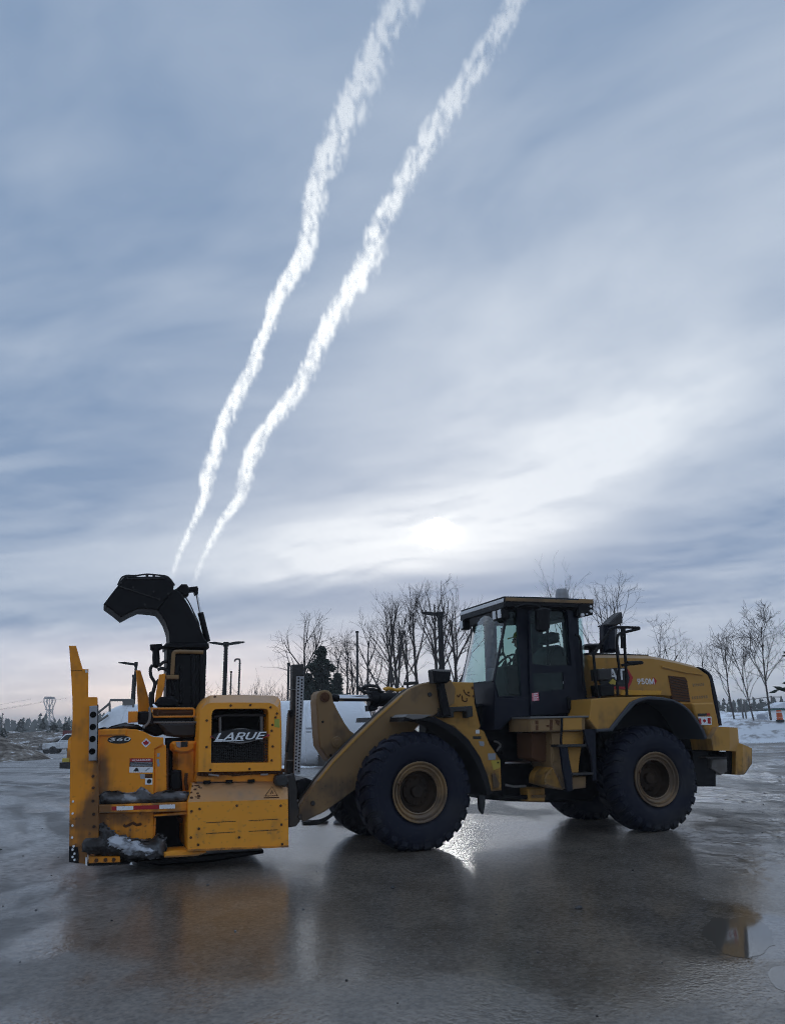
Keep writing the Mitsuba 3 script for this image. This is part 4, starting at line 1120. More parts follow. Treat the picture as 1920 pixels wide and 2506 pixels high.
# tilt lever
tl = [(-1.025, 1.829), (-1.013, 1.929), (-0.979, 1.973), (-0.902, 1.992), (-0.839, 1.975), (-0.8, 1.932), (-0.781, 1.826), (-0.718, 1.707), (-0.621, 1.541), (-0.544, 1.44), (-0.476, 1.393), (-0.506, 1.304), (-0.701, 1.131), (-0.797, 1.033), (-0.835, 1.048), (-0.892, 1.12), (-0.978, 1.246), (-0.997, 1.406), (-1.015, 1.675)]
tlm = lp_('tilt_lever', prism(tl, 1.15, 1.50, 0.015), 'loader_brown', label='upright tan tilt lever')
for (u, w), rr in zip([(-0.907, 1.891), (-0.739, 1.293)], (0.066, 0.075)):
    lp_('pin', cat(cyl((u, 1.125, w), (u, 1.53, w), rr, 24, 0.006), cyl((u, 1.11, w), (u, 1.13, w), rr * 0.55, 20, 0.004)), 'rust' if rr < 0.07 else 'loader_brown', parent=tlm)
for (u, w) in [(-0.935, 1.564), (-0.825, 1.127)]:
    lp_('grease_fitting', cyl((u, 1.135, w), (u, 1.16, w), 0.016, 8), 'black_paint', parent=tlm)
tc = lp_('tilt_cylinder', None, None) if False else part(L, 'tilt_cylinder', None, None)
a, b, c, d = [(-0.862, 1.889), (-0.665, 1.883), (-0.223, 1.875), (0.158, 1.847)]
part(tc, 'rod_eye', loc(cat(cyl((a[0], 1.3, a[1]), (b[0], 1.3, b[1]), 0.052, 18, 0.01))), 'black_paint')
part(tc, 'rod', loc(cyl((b[0], 1.3, b[1]), (c[0] + 0.03, 1.3, c[1]), 0.046, 20)), 'chrome')
part(tc, 'barrel', loc(cat(cyl((c[0], 1.3, c[1] - 0.01), (c[0] + 0.14, 1.3, c[1] - 0.015), 0.125, 28, 0.02), cyl((c[0] + 0.13, 1.3, c[1] - 0.015), (c[0] + 1.05, 1.3, c[1] - 0.05), 0.098, 28, 0.01))), 'black_paint')
lug_ = [(-0.256, 1.774), (-0.166, 1.773), (-0.106, 1.726), (-0.167, 1.699), (-0.248, 1.695)]
part(tc, 'port_block', loc(prism(lug_, 1.2, 1.4, 0.02)), 'black_paint')
for k, p in enumerate(([(-0.429, 2.04), (-0.389, 2.002), (-0.329, 1.964), (-0.268, 1.945), (-0.207, 1.954)], [(-0.389, 1.983), (-0.287, 2.039), (-0.185, 2.048), (-0.104, 2.028), (-0.064, 1.981)], [(-0.338, 2.021), (-0.257, 2.001), (-0.166, 2), (-0.084, 1.981), (-0.002, 1.952)], [(-0.283, 2.037), (-0.222, 2.06), (-0.141, 2.045)])):
    part(tc, 'hose', loc(rail([(x, 1.2 + 0.04 * k, y) for x, y in spline(np.array(p), 6)], 0.020)), 'rubber_black')
gh = [(x, 1.35, y) for x, y in spline(np.array([(0.044, 1.992), (0.123, 2.008), (0.234, 1.983), (0.325, 1.997), (0.416, 1.975)]), 5)]
lp_('yellow_conduit', rail(gh, 0.022), 'stripe_yellow')
lp_('yellow_conduit', rail([(x, 1.42, y + 0.015) for x, _, y in gh], 0.018), 'stripe_yellow')
bkt = [(0.454, 2.114), (0.652, 2.128), (0.662, 2.079), (0.475, 2.072)]
lp_('light_bracket', prism(bkt, 1.6, 1.7, 0.01), 'dark_steel')

# front frame
ffp = [(0.783, 2.054), (0.873, 2.07), (1.181, 2.062), (1.185, 1.771), (1.231, 1.571), (1.258, 1.452)] + [(1.229, 1.423), (1.307, 1.391), (1.387, 1.212), (1.544, 0.992), (1.533, 0.588), (1.348, 0.581), (1.312, 0.789), (1.178, 1.102), (1.032, 1.3), (0.841, 1.471)] + [(0.434, 1.567), (0.421, 1.781), (0.581, 1.976)]
ffr = lp_('front_frame', prism(ffp, 0.77, 0.87, 0.012), 'loader_yellow', label='yellow front frame with stickers')
lp_('front_frame', prism(ffp, 1.24, 1.34, 0.012), 'loader_yellow')
inn = [(0.488, 1.391), (0.553, 1.985), (1.26, 2.021), (1.317, 1.37), (0.856, 1.224)]
lp_('frame_block', prism(inn, 0.92, 1.22, 0.02), 'black_paint')
for p in ([(1.017, 1.963), (1.048, 1.903), (1.115, 1.872)], [(0.991, 1.883), (0.998, 1.813), (1.054, 1.802), (1.063, 1.846)], [(0.917, 1.894), (0.933, 1.864), (0.969, 1.899)]):
    lp_('painted_mark', rail([(x, 0.768, y) for x, y in spline(np.array(p), 5)], 0.009, 6), 'rust', parent=ffr)
for (u, w), s in zip([(1.16, 1.987), (1.165, 1.871), (1.09, 1.922)], (0.02, 0.016, 0.013)):
    lp_('bolt', cyl((u, 0.755, w), (u, 0.78, w), s, 8), 'rust', parent=ffr)
brk = [(0.532, 1.719), (0.795, 1.725), (1.076, 1.735), (1.078, 1.593), (0.987, 1.571), (0.981, 1.663), (0.792, 1.657), (0.789, 1.583), (0.635, 1.582), (0.532, 1.613)]
lp_('headlight_bracket', prism(brk, 0.62, 0.78, 0.01), 'dark_steel')
stk = [(1.174, 1.41), (1.237, 1.409), (1.234, 1.357), (1.171, 1.359)]
lp_('square_sticker', prism(stk, 0.764, 0.769, 0.001), 'white_print', parent=ffr)
stk = [(1.129, 1.325), (1.255, 1.321), (1.253, 1.282), (1.127, 1.289)]
lp_('black_slot', prism(stk, 0.764, 0.769, 0.001), 'black_print', parent=ffr)
stk = [(1.215, 1.259), (1.296, 1.249), (1.292, 1.183), (1.23, 1.192)]
lp_('worn_sticker', prism(stk, 0.764, 0.769, 0.001), 'grey_print', parent=ffr)
stk = [(1.346, 1.087), (1.469, 1.087), (1.463, 1.001), (1.349, 0.997)]
lp_('worn_sticker', prism(stk, 0.764, 0.769, 0.001), 'grey_print', parent=ffr)
stk = [(1.39, 0.992), (1.529, 0.991), (1.534, 0.893), (1.418, 0.859)]
lp_('yellow_sticker', prism(stk, 0.764, 0.769, 0.001), 'decal_yellow', parent=ffr)
for (u, w), s in zip([(1.404, 0.786), (1.448, 0.691), (1.493, 0.961)], (0.022, 0.028, 0.012)):
    lp_('bolt', cyl((u, 0.75, w), (u, 0.78, w), s, 10), 'black_paint', parent=ffr)
lnk = [(1.383, 0.822), (1.419, 0.811), (1.499, 0.683), (1.472, 0.626), (1.394, 0.63)]
lp_('lock_link', prism(lnk, 0.742, 0.765, 0.004), 'loader_brown', parent=ffr)

# headlight on its stalk
hl = [(0.39, 2.208), (0.662, 2.194), (0.644, 2.071), (0.586, 2.032), (0.403, 2.039)]
hlp = part(L, 'headlight', None, None)
part(hlp, 'lamp_housing', loc(prism(hl, 0.36, 0.56, 0.02)), 'black_paint')
ht = [(0.399, 2.222), (0.659, 2.214), (0.657, 2.183), (0.398, 2.191)]
part(hlp, 'snow_cap', loc(prism(ht, 0.37, 0.55, 0.004)), 'grey_steel')
hs = [(0.51, 2.041), (0.612, 2.041), (0.697, 1.607), (0.578, 1.59)]
part(hlp, 'stalk', loc(prism(hs, 0.50, 0.58, 0.01)), 'black_paint')

# front fenders and mud flaps
def arch(inner, outer):
    return list(outer) + list(inner)[::-1]


fo = [(-0.161, 1.61), (-0.002, 1.604), (0.239, 1.599), (0.349, 1.546), (0.54, 1.448), (0.719, 1.298), (0.873, 1.076), (0.964, 0.839), (1.014, 0.623)]
fi = [(-0.172, 1.544), (-0.004, 1.554), (0.196, 1.531), (0.336, 1.462), (0.515, 1.349), (0.682, 1.19), (0.815, 0.97), (0.897, 0.753), (0.939, 0.591)]
for va, vb, nm in ((0.02, 0.58, 1), (1.52, 2.10, 0)):
    fk = lp_('front_fender', prism(arch(fi, fo), va, vb, 0.008), 'black_paint', label='black front fender' if nm else None)
    fl_ = [(-0.177, 1.598), (-0.128, 1.633), (0.071, 1.624), (0.212, 1.618), (0.069, 1.575), (-0.051, 1.565)]
    if nm:
        lp_('fender_flap', prism(fl_, va - 0.02, vb - 0.1, 0.006), 'grey_steel', parent=fk)  # flap coloured grey to paint in the light reflected off its top
    mf = [(0.837, 0.612), (0.932, 0.607), (0.921, 0.484), (0.886, 0.378), (0.844, 0.436)]
    lp_('mud_flap', prism(mf, va + 0.03, va + 0.10, 0.006), 'rubber_black', parent=fk)

# articulation, belly and hoses between the wheels
be = [(1.263, 1.735), (1.547, 1.813), (2.171, 1.826), (3.282, 1.62), (3.422, 1.234), (3.345, 0.529), (3.124, 0.347), (2.391, 0.365), (1.736, 0.418), (1.351, 0.463), (1.319, 0.7), (1.171, 1.295)]
lp_('belly_frame', prism(be, 0.98, 1.5, 0.03), 'black_paint')
for p, r_, m_ in (([(1.609, 0.951), (1.789, 0.948), (2.012, 0.948)], 0.022, 'chrome'), ([(1.517, 0.486), (1.689, 0.496), (1.964, 0.473)], 0.03, 'black_paint'), ([(1.608, 0.655), (1.743, 0.625), (1.929, 0.624)], 0.018, 'grey_steel'), ([(2.012, 0.948), (2.167, 0.967), (2.238, 0.954)], 0.045, 'dark_steel')):
    lp_('steering_rod', rail([(x, 0.80, y) for x, y in p], r_), m_)
for k, p in enumerate(([(1.487, 1.247), (1.555, 1.225), (1.587, 1.184), (1.55, 1.145), (1.525, 1.106)], [(1.535, 1.265), (1.625, 1.223), (1.632, 1.163), (1.582, 1.105)], [(1.553, 1.195), (1.62, 1.143), (1.661, 1.062)])):
    lp_('hydraulic_hose', rail([(x, 0.84 + 0.03 * k, y) for x, y in spline(np.array(p), 6)], 0.016), 'grey_steel' if k == 0 else 'rubber_black')
for p in ([(-0.715, 0.599), (-0.759, 0.503), (-0.839, 0.408), (-0.956, 0.335), (-1.073, 0.298), (-1.246, 0.303)], [(-0.72, 0.565), (-0.791, 0.46), (-0.89, 0.375), (-1.008, 0.325), (-1.144, 0.315)]):
    lp_('hydraulic_hose', rail([(x, 0.95, y) for x, y in spline(np.array(p), 6)], 0.022), 'rubber_black')
bb = [(1.933, 0.585), (1.992, 0.601), (2.214, 0.591), (2.199, 0.406), (1.932, 0.42)]
lp_('belly_box', prism(bb, 0.75, 1.2, 0.015), 'loader_yellow')
bb2 = [(1.979, 0.506), (2.201, 0.502), (2.198, 0.464), (1.977, 0.471)]
lp_('belly_ledge', prism(bb2, 0.72, 0.8, 0.005), 'loader_brown')

# access platform and ladder
pl = [(1.688, 1.551), (2.551, 1.554), (2.532, 1.363), (1.686, 1.372)]
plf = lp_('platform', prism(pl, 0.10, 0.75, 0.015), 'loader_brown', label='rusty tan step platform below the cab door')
pt = [(1.667, 1.571), (2.657, 1.568), (2.679, 1.544), (1.672, 1.544)]
lp_('tread_plate', prism(pt, 0.07, 0.78, 0.004), 'grey_steel', parent=plf)
for p in ([(1.753, 1.519), (1.798, 1.518), (1.794, 1.467), (1.749, 1.468)], [(1.754, 1.454), (1.793, 1.453), (1.788, 1.391), (1.75, 1.392)], [(1.979, 1.526), (2.025, 1.525), (2.006, 1.385), (1.965, 1.386)], [(2.055, 1.529), (2.131, 1.512), (2.116, 1.441), (2.077, 1.47)], [(1.917, 1.455), (1.967, 1.457), (1.96, 1.431), (1.915, 1.435)], [(2.424, 1.521), (2.453, 1.525), (2.442, 1.414), (2.409, 1.415)]):
    lp_('worn_patch', prism(p, 0.095, 0.105, 0.001), 'rust', parent=plf)
py = [(2.181, 1.545), (2.483, 1.547), (2.467, 1.384), (2.167, 1.384)]
lp_('yellow_panel', prism(py, 0.085, 0.11, 0.003), 'loader_yellow', parent=plf)
cw = [(2.06, 1.374), (2.572, 1.37), (2.55, 1.187), (2.495, 1.179), (2.417, 0.617), (2.222, 0.611), (2.177, 0.619), (2.024, 0.955)]
tank = lp_('fuel_tank', prism(cw, 0.22, 0.80, 0.02), 'loader_brown')
cw = [(2.214, 1.359), (2.553, 1.358), (2.535, 1.178), (2.198, 1.178)]
lp_('tank_panel', prism(cw, 0.19, 0.24, 0.006), 'loader_yellow', parent=tank)
cw = [(2.293, 1.156), (2.509, 1.153), (2.455, 0.958), (2.43, 0.816), (2.321, 0.811), (2.297, 1.002)]
lp_('tank_panel', prism(cw, 0.20, 0.24, 0.006), 'loader_yellow', parent=tank)
cw = [(2.053, 1.351), (2.214, 1.347), (2.2, 1.197), (2.111, 0.97), (2.045, 0.969)]
lp_('tank_panel', prism(cw, 0.20, 0.24, 0.006), 'loader_brown', parent=tank)
sb_ = [(1.831, 1.356), (2.106, 1.35), (2.085, 0.968), (1.948, 0.963), (1.816, 1.016)]
lp_('side_box', prism(sb_, 0.36, 0.8, 0.015), 'rust')
tl_ = [(1.921, 0.731), (1.95, 0.814), (2.116, 0.95), (2.254, 0.945), (2.236, 0.623), (2.188, 0.597), (1.923, 0.675)]
lp_('tool_box', prism(tl_, 0.24, 0.7, 0.015), 'loader_yellow')
bl_ = [(2.272, 0.768), (2.509, 0.768), (2.494, 0.618), (2.257, 0.606)]
lp_('bottom_box', prism(bl_, 0.14, 0.5, 0.01), 'loader_brown')
lad = part(L, 'ladder', None, None)
for p in ([(2.078, 1.184), (2.188, 1.19), (2.205, 1.01), (2.232, 0.812), (2.219, 0.599), (2.133, 0.593), (2.094, 0.901)], [(2.471, 1.384), (2.577, 1.391), (2.656, 1.351), (2.601, 0.712), (2.55, 0.714), (2.553, 1.036), (2.489, 1.21)]):
    part(lad, 'side_rail', loc(prism(p, 0.04, 0.09, 0.006)), 'cab_blue')
for p in ([(2.044, 1.197), (2.486, 1.191), (2.482, 1.157), (2.048, 1.163)], [(2.228, 0.822), (2.564, 0.82), (2.554, 0.79), (2.229, 0.792)]):
    part(lad, 'step', loc(prism(p, 0.03, 0.28, 0.006)), 'dark_steel')
gr = [(x, 0.05, y) for x, y in [(2.14, 1.546), (2.122, 1.392), (2.093, 1.222), (2.121, 1.145)]]
part(lad, 'grab_bar', loc(rail(bend(gr, 0.05), 0.016)), 'black_paint')

# ---- cab
CN, CF = 0.60, 1.72
cab = part(L, 'cab', None, None, label='dark blue cab with tinted windows')
sill = [(1.417, 2.086), (1.481, 1.852), (1.84, 1.865), (1.969, 1.867), (2.708, 1.881), (2.907, 1.879), (2.98, 1.732), (2.953, 1.591), (2.509, 1.574), (1.935, 1.564), (1.677, 1.549), (1.484, 1.395), (1.37, 1.398), (1.41, 1.853)]
part(cab, 'lower_body', loc(prism(sill, CN, CF, 0.02)), 'cab_blue')
fr_out = sg.Polygon([(1.412, 2.074), (1.515, 2.422), (1.608, 2.735), (1.693, 3.086), (1.884, 3.145), (2.903, 3.129), (2.873, 2.69), (2.89, 2.345), (2.93, 1.858), (2.339, 1.853), (1.909, 1.848), (1.478, 1.848)])
w1 = sg.Polygon([(1.435, 2.074), (1.481, 1.86), (1.844, 1.864), (1.846, 2.341), (1.853, 2.781), (1.862, 3.106), (1.715, 3.068), (1.627, 2.735), (1.536, 2.422)])
w2 = sg.Polygon([(2.055, 2.999), (2.099, 3.086), (2.199, 3.121), (2.598, 3.121), (2.67, 3.09), (2.687, 2.991), (2.67, 2.644), (2.678, 2.297), (2.327, 2.288), (2.039, 2.312), (2.045, 2.636)])
w4 = sg.Polygon([(2.029, 2.175), (2.535, 2.192), (2.531, 1.955), (2.297, 1.926), (2.032, 1.912)])
frame2d = fr_out.difference(w1).difference(w2)
for va, vb in ((CN, CN + 0.06), (CF - 0.06, CF)):
    part(cab, 'side_frame', loc(plate(frame2d, va, vb)), 'cab_blue', 20)
for w_ in (w1, w2):
    for v_ in (CN + 0.035, CF - 0.035):
        vv, ff = trimesh.creation.triangulate_polygon(w_.buffer(0.012), engine='earcut')
        part(cab, 'window', loc(tm(np.stack([vv[:, 0], np.full(len(vv), v_), vv[:, 1]], 1), ff)), 'glass', False)
# windscreen, bowed forward, between the two side panes
wsl = np.array([(1.412, 2.074), (1.515, 2.422), (1.608, 2.735), (1.697, 3.087)])
rows = []
for t in np.linspace(0, 1, 9):
    bow = 0.09 * 4 * t * (1 - t)
    rows.append(np.stack([wsl[:, 0] - bow, np.full(len(wsl), CN + (CF - CN) * t), wsl[:, 1]], 1))
V = np.vstack(rows)
nW = len(wsl)
F_ = [(i * nW + j, i * nW + j + 1, (i + 1) * nW + j + 1) for i in range(8) for j in range(nW - 1)] + [(i * nW + j, (i + 1) * nW + j + 1, (i + 1) * nW + j) for i in range(8) for j in range(nW - 1)]
part(cab, 'windscreen', loc(tm(V, F_)), 'glass_clear', True)
for vv in (CN, CF - 0.03):
    part(cab, 'screen_seal', loc(rail([(a, vv + 0.015, b) for a, b in wsl], 0.012)), 'rubber_black')
# rear window pane seen edge-on past the frame
rq = [(2.967, 3.012), (3.087, 3.024), (3.082, 2.708), (3.091, 2.357), (3.056, 2.27), (2.984, 2.444), (2.971, 2.707)]
part(cab, 'window', loc(prism(rq, 0.80, 0.806, 0.0)), 'glass_clear', False, label='pale rear corner pane')
rv = [(3.259, 3.076), (3.282, 2.392)]
part(cab, 'rear_frame', loc(box(rv[1][0] - 0.03, rv[1][0] + 0.02, 1.5, CF - 0.05, rv[1][1] - 0.3, rv[0][1], 0.01)), 'cab_blue')
# door
door = part(cab, 'door', loc(plate(sg.Polygon([(2.02, 3.069), (2.072, 3.114), (2.68, 3.123), (2.783, 3.088), (2.756, 2.642), (2.76, 2.046), (2.738, 1.621), (1.955, 1.594), (1.982, 2.256)]).difference(w2.buffer(0.01)).difference(w4), CN - 0.035, CN - 0.003)), 'cab_blue', 20)
vv, ff = trimesh.creation.triangulate_polygon(w4.buffer(0.008), engine='earcut')
part(cab, 'window', loc(tm(np.stack([vv[:, 0], np.full(len(vv), CN - 0.02), vv[:, 1]], 1), ff)), 'glass', False)
part(cab, 'window_backing', loc(plate(w4.buffer(0.01), CN + 0.2, CN + 0.21)), 'dark_steel', False)
st_ = [(1.989, 1.896), (2.099, 1.905), (2.1, 1.791), (1.99, 1.784)]
part(cab, 'pink_sticker', loc(prism(st_, CN - 0.039, CN - 0.034, 0.001)), 'pink_print')
for k in range(4):
    t = (k + 0.5) / 4
    q0 = np.array(st_[0]) * (1 - t) + np.array(st_[3]) * t
    q1 = np.array(st_[1]) * (1 - t) + np.array(st_[2]) * t
    part(cab, 'sticker_line', loc(rail([(q0[0] + 0.02, CN - 0.04, q0[1]), (q1[0] - 0.015 * (1 + k % 2), CN - 0.04, q1[1])], 0.006, 6)), 'white_print')
sq = [(2.533, 2.068), (2.582, 2.068), (2.579, 2.026), (2.53, 2.03)]
part(cab, 'white_sticker', loc(prism(sq, CN - 0.03, CN - 0.018, 0.001)), 'white_print')
pp = [(2.062, 1.914), (2.325, 1.961), (2.427, 1.973), (2.431, 1.931), (2.297, 1.92), (2.08, 1.901)]
part(cab, 'paper_sheet', loc(prism(pp, CN + 0.02, CN + 0.026, 0.001)), 'lamp_white')
dh = [(2.556, 1.837), (2.597, 1.841), (2.6, 1.663), (2.556, 1.653)]
part(cab, 'door_handle', loc(prism(dh, CN - 0.07, CN - 0.034, 0.008)), 'black_paint')
db = [(x, CN + 0.12, y) for x, y in [(2.419, 2.911), (2.399, 2.586), (2.383, 2.308)]]
part(cab, 'door_bar', loc(rail(db, 0.022)), 'black_paint')
gb_ = [(x, CN - 0.09, y) for x, y in [(2.756, 2.731), (2.812, 2.721), (2.839, 2.657), (2.837, 2.337), (2.821, 1.917)]]
part(cab, 'grab_rail', loc(rail(bend(gb_, 0.05), 0.017)), 'black_paint')
# headliner, rear wall, floor
hl_ = [(1.789, 3.088), (1.936, 3.117), (2.887, 3.109), (2.881, 3.042), (2.147, 2.988), (1.805, 2.98)]
part(cab, 'headliner', loc(prism(hl_, CN + 0.07, CF - 0.07, 0.01)), 'deep_black')
# roof
roof_pts = [(1.604, 3.272), (2.235, 3.279), (2.859, 3.274), (2.855, 3.18), (2.818, 3.109), (1.812, 3.12), (1.633, 3.078), (1.579, 3.11)]
roof = part(cab, 'roof', loc(prism(roof_pts, 0.47, 2.02, 0.03)), 'black_paint')
lipp = [(1.608, 3.248), (2.224, 3.246), (2.842, 3.243), (2.837, 3.199), (2.22, 3.198), (1.605, 3.197)]
part(cab, 'roof_trim', loc(prism(lipp, 0.452, 0.475, 0.005)), 'loader_brown')
fu, fw = roof_pts[0][0], roof_pts[0][1]
part(cab, 'roof_trim', loc(box(fu - 0.018, fu + 0.01, 0.50, 2.0, fw - 0.085, fw - 0.03, 0.006)), 'lamp_white', label='pale front edge strip of the roof')
for v_ in (0.56, 0.72, 1.88):
    part(cab, 'work_light', loc(box(fu - 0.06, fu + 0.08, v_ - 0.06, v_ + 0.07, fw - 0.33, fw - 0.17, 0.02)), 'black_paint')
    part(cab, 'light_lens', loc(box(fu - 0.066, fu - 0.055, v_ - 0.045, v_ + 0.055, fw - 0.31, fw - 0.19, 0.004)), 'lamp_white')
part(cab, 'screen_header', loc(box(fu + 0.0, fu + 0.10, 0.55, CF, fw - 0.30, fw - 0.16, 0.02)), 'black_paint')
rb_ = [(2.853, 3.272), (3.135, 3.276), (3.129, 3.21), (3.098, 3.041), (2.954, 3.007), (2.891, 3.014), (2.809, 3.025), (2.839, 3.179)]
part(cab, 'rear_visor', loc(prism(rb_, 0.50, 1.98, 0.02)), 'black_paint')
rt = [(2.859, 3.272), (3.115, 3.273), (3.108, 3.209), (2.848, 3.206)]
part(cab, 'roof_trim', loc(prism(rt, 0.49, 0.505, 0.004)), 'loader_brown')
for (u, w), r_ in zip([(3.054, 3.16), (3.052, 3.09), (2.975, 3.044), (2.898, 3.029)], (0.018, 0.024, 0.014, 0.028)):
    part(cab, 'work_light', loc(cyl((u, 0.478, w), (u, 0.52, w), r_, 14, 0.004)), 'lamp_white')
bc = [(2.984, 3.421), (3.168, 3.427), (3.179, 3.541), (3.007, 3.53)]
bcx_, bcy_ = (bc[0][0] + bc[1][0]) / 2, bc[0][1]
bec = W([[bcx_, 1.3, bcy_]])[0]
part(cab, 'beacon', lathe_z([(0.0, bec[2] - 0.02), (0.11, bec[2] - 0.02), (0.11, bec[2] + 0.02), (0.10, bec[2] + 0.08), (0.085, bec[2] + 0.135), (0.0, bec[2] + 0.15)][::-1], bec[0], bec[1], 24), 'galvanised')
# mirror hung in front of the door window
mr = [(1.995, 3.063), (2.121, 3.092), (2.221, 3.074), (2.193, 2.795), (2.129, 2.748), (2.045, 2.734), (1.99, 2.771)]
part(cab, 'mirror', loc(prism(mr, 0.26, 0.36, 0.02)), 'black_paint')
ma_ = [(x, 0.32, y) for x, y in [(2.119, 3.067), (2.028, 3.128), (1.838, 3.133), (1.67, 3.086)]]
part(cab, 'mirror_arm', loc(rail(bend(ma_, 0.05), 0.015)), 'black_paint')
# seat and controls
hr = [(2.62, 2.686), (2.615, 2.753), (2.652, 2.827), (2.759, 2.851), (2.884, 2.835), (2.893, 2.757), (2.871, 2.689), (2.769, 2.665), (2.639, 2.663)]
seat = part(cab, 'seat', loc(cat(prism(hr, 1.12, 1.42, 0.05), prism([(2.631, 2.573), (2.688, 2.63), (2.794, 2.642), (2.895, 2.598), (2.956, 2.395), (2.98, 2.081), (2.729, 1.884), (2.272, 1.889), (2.258, 2.041), (2.517, 2.105), (2.559, 2.483)], 1.02, 1.52, 0.06))), 'rubber_black')
arm_r = [(x, 1.0, y) for x, y in [(2.703, 2.578), (2.795, 2.596), (2.837, 2.552), (2.835, 2.464)]]
part(cab, 'armrest_tube', loc(rail(bend(arm_r, 0.05), 0.016)), 'black_paint')
swc = np.array((1.97, 2.391))
ring = [(swc[0] + 0.17 * math.cos(t) * 0.75, 1.27 + 0.19 * math.sin(t), swc[1] + 0.17 * math.cos(t) * 0.66) for t in np.linspace(0, 2 * np.pi, 33)]
part(cab, 'steering_wheel', loc(cat(rail(ring, 0.016), rail([(swc[0], 1.27, swc[1]), (swc[0] - 0.08, 1.27, swc[1] - 0.12), (swc[0] - 0.1, 1.27, swc[1] - 0.55)], 0.03))), 'rubber_black')
for p in ([(1.774, 2.465), (1.825, 2.509), (1.859, 2.379), (1.799, 2.293)], [(1.884, 2.466), (1.942, 2.412), (1.923, 2.314), (1.965, 2.207)], [(1.825, 2.881), (1.824, 2.683), (1.823, 2.465)]):
    part(cab, 'cable', loc(rail([(x, 1.05, y) for x, y in spline(np.array(p), 6)], 0.014)), 'rubber_black')
dsh = [(1.777, 2.3), (2.052, 2.344), (2.118, 2.213), (2.12, 1.888), (1.799, 1.87)]
part(cab, 'console', loc(prism(dsh, 0.95, 1.6, 0.03)), 'rubber_black')

# ---- engine hood
htop = [(3.117, 2.463), (3.506, 2.466), (4.18, 2.46), (4.438, 2.423), (4.674, 2.385), (4.912, 2.336), (5.067, 2.303), (5.193, 2.232), (5.266, 2.188), (5.308, 2.089), (5.324, 1.793), (5.356, 1.52), (5.367, 1.356), (5.236, 1.234), (4.778, 1.416), (4.542, 1.783), (4.12, 1.807), (3.102, 1.833), (3.116, 2.189), (3.092, 2.396)]
hood_o = np.array(htop)
HV0 = 0.66
hood_i = inset(ccw(hood_o), 0.055)
hood_oc = ccw(hood_o)
far_i = hood_i
hm = cat(outward(loft(hood_i, HV0, hood_oc, HV0 + 0.10)), outward(loft(hood_oc, HV0 + 0.10, hood_oc, 1.42)), outward(loft(hood_oc, 1.42, hood_i, 1.52)), plate(sg.Polygon(hood_i), HV0, HV0 + 0.02), plate(sg.Polygon(hood_i), 1.50, 1.52))
hd_ = part(L, 'engine_hood', loc(hm), 'loader_yellow', 20, label='long dusty yellow engine hood')
crease = [(4.346, 2.299), (4.562, 2.246), (4.79, 2.202), (5.107, 2.172), (5.121, 2.151), (5.102, 2.141), (5.02, 2.158), (4.787, 2.182), (4.542, 2.223), (4.349, 2.259)]
part(hd_, 'side_ridge', loc(prism(crease, 0.63, 0.69, 0.018)), 'loader_yellow')
tp = [(3.112, 2.496), (4.22, 2.475), (4.221, 2.449), (3.114, 2.465)]
part(hd_, 'top_seal', loc(prism(tp, 0.76, 1.42, 0.006)), 'black_paint')
go = [(4.457, 2.146), (4.778, 2.118), (4.804, 2.071), (4.822, 1.737), (4.495, 1.761)]
grl = part(hd_, 'side_grille', loc(prism(go, 0.648, 0.70, 0.004)), 'rust', label='dark brown side grille')
for k in range(9):
    t = (k + 0.5) / 9
    a_ = np.array(go[0]) * (1 - t) + np.array(go[4]) * t
    b_ = np.array(go[2]) * (1 - t) + np.array(go[3]) * t
    part(hd_, 'grille_slat', loc(rail([(a_[0] + 0.015, 0.646, a_[1]), (b_[0] - 0.01, 0.646, b_[1])], 0.006, 6)), 'dark_steel')
sy = [(3.576, 1.935), (3.983, 1.923), (4.305, 1.916), (4.283, 1.855), (3.895, 1.855), (3.559, 1.858)]
part(hd_, 'yellow_stripe', loc(prism(sy, 0.652, 0.672, 0.003)), 'stripe_yellow', label='brighter yellow stripe')
(u0, w0), (u1, w1) = [(3.876, 2.017), (4.186, 2.099)]
tg = [(3.857, 2.014), (3.891, 2.105), (4.192, 2.115), (4.239, 2.063), (4.192, 2.012), (3.9, 1.999)]
part(hd_, 'number_plate', loc(plate(sg.Polygon(tg).intersection(sg.box(u1 - 0.02, -9, 99, 9)), 0.653, 0.662)), 'red_print')
part(hd_, 'model_number', loc(text('950M', u0, 0.6565, w0, (w1 - w0), u1 - u0, depth=0.004)), 'white_print')
# maker's hexagon
hx = [(3.158, 2.125), (3.247, 2.239), (3.492, 2.261), (3.693, 2.261), (3.74, 2.21), (3.795, 2.116), (3.753, 2.029), (3.681, 1.939), (3.448, 1.948), (3.408, 1.981), (3.223, 2.01)]
lg = part(hd_, 'maker_emblem', loc(prism(hx, 0.644, 0.664, 0.002)), 'black_print', label='hexagon maker emblem with white letters')
rd = [(3.71, 2.254), (3.74, 2.21), (3.795, 2.116), (3.753, 2.029), (3.681, 1.939), (3.448, 1.948), (3.409, 1.988), (3.66, 1.979), (3.716, 2.044), (3.737, 2.116), (3.713, 2.203)]
part(hd_, 'emblem_red', loc(plate(sg.Polygon(rd).buffer(0), 0.640, 0.646)), 'red_print')
(u0, w0), (u1, w1) = [(3.203, 2.085), (3.662, 2.243)]
part(hd_, 'emblem_lettering', loc(text('CAT', u0, 0.6425, w0, (w1 - w0), u1 - u0, depth=0.004)), 'white_print')
ty = [(3.353, 2.045), (3.428, 2.102), (3.52, 2.037), (3.491, 2.012), (3.387, 2.009)]
part(hd_, 'emblem_triangle', loc(prism(ty, 0.632, 0.640, 0.001)), 'decal_yellow')
(u0, w0), (u1, w1) = [(4.884, 1.983), (5.139, 2.015)]
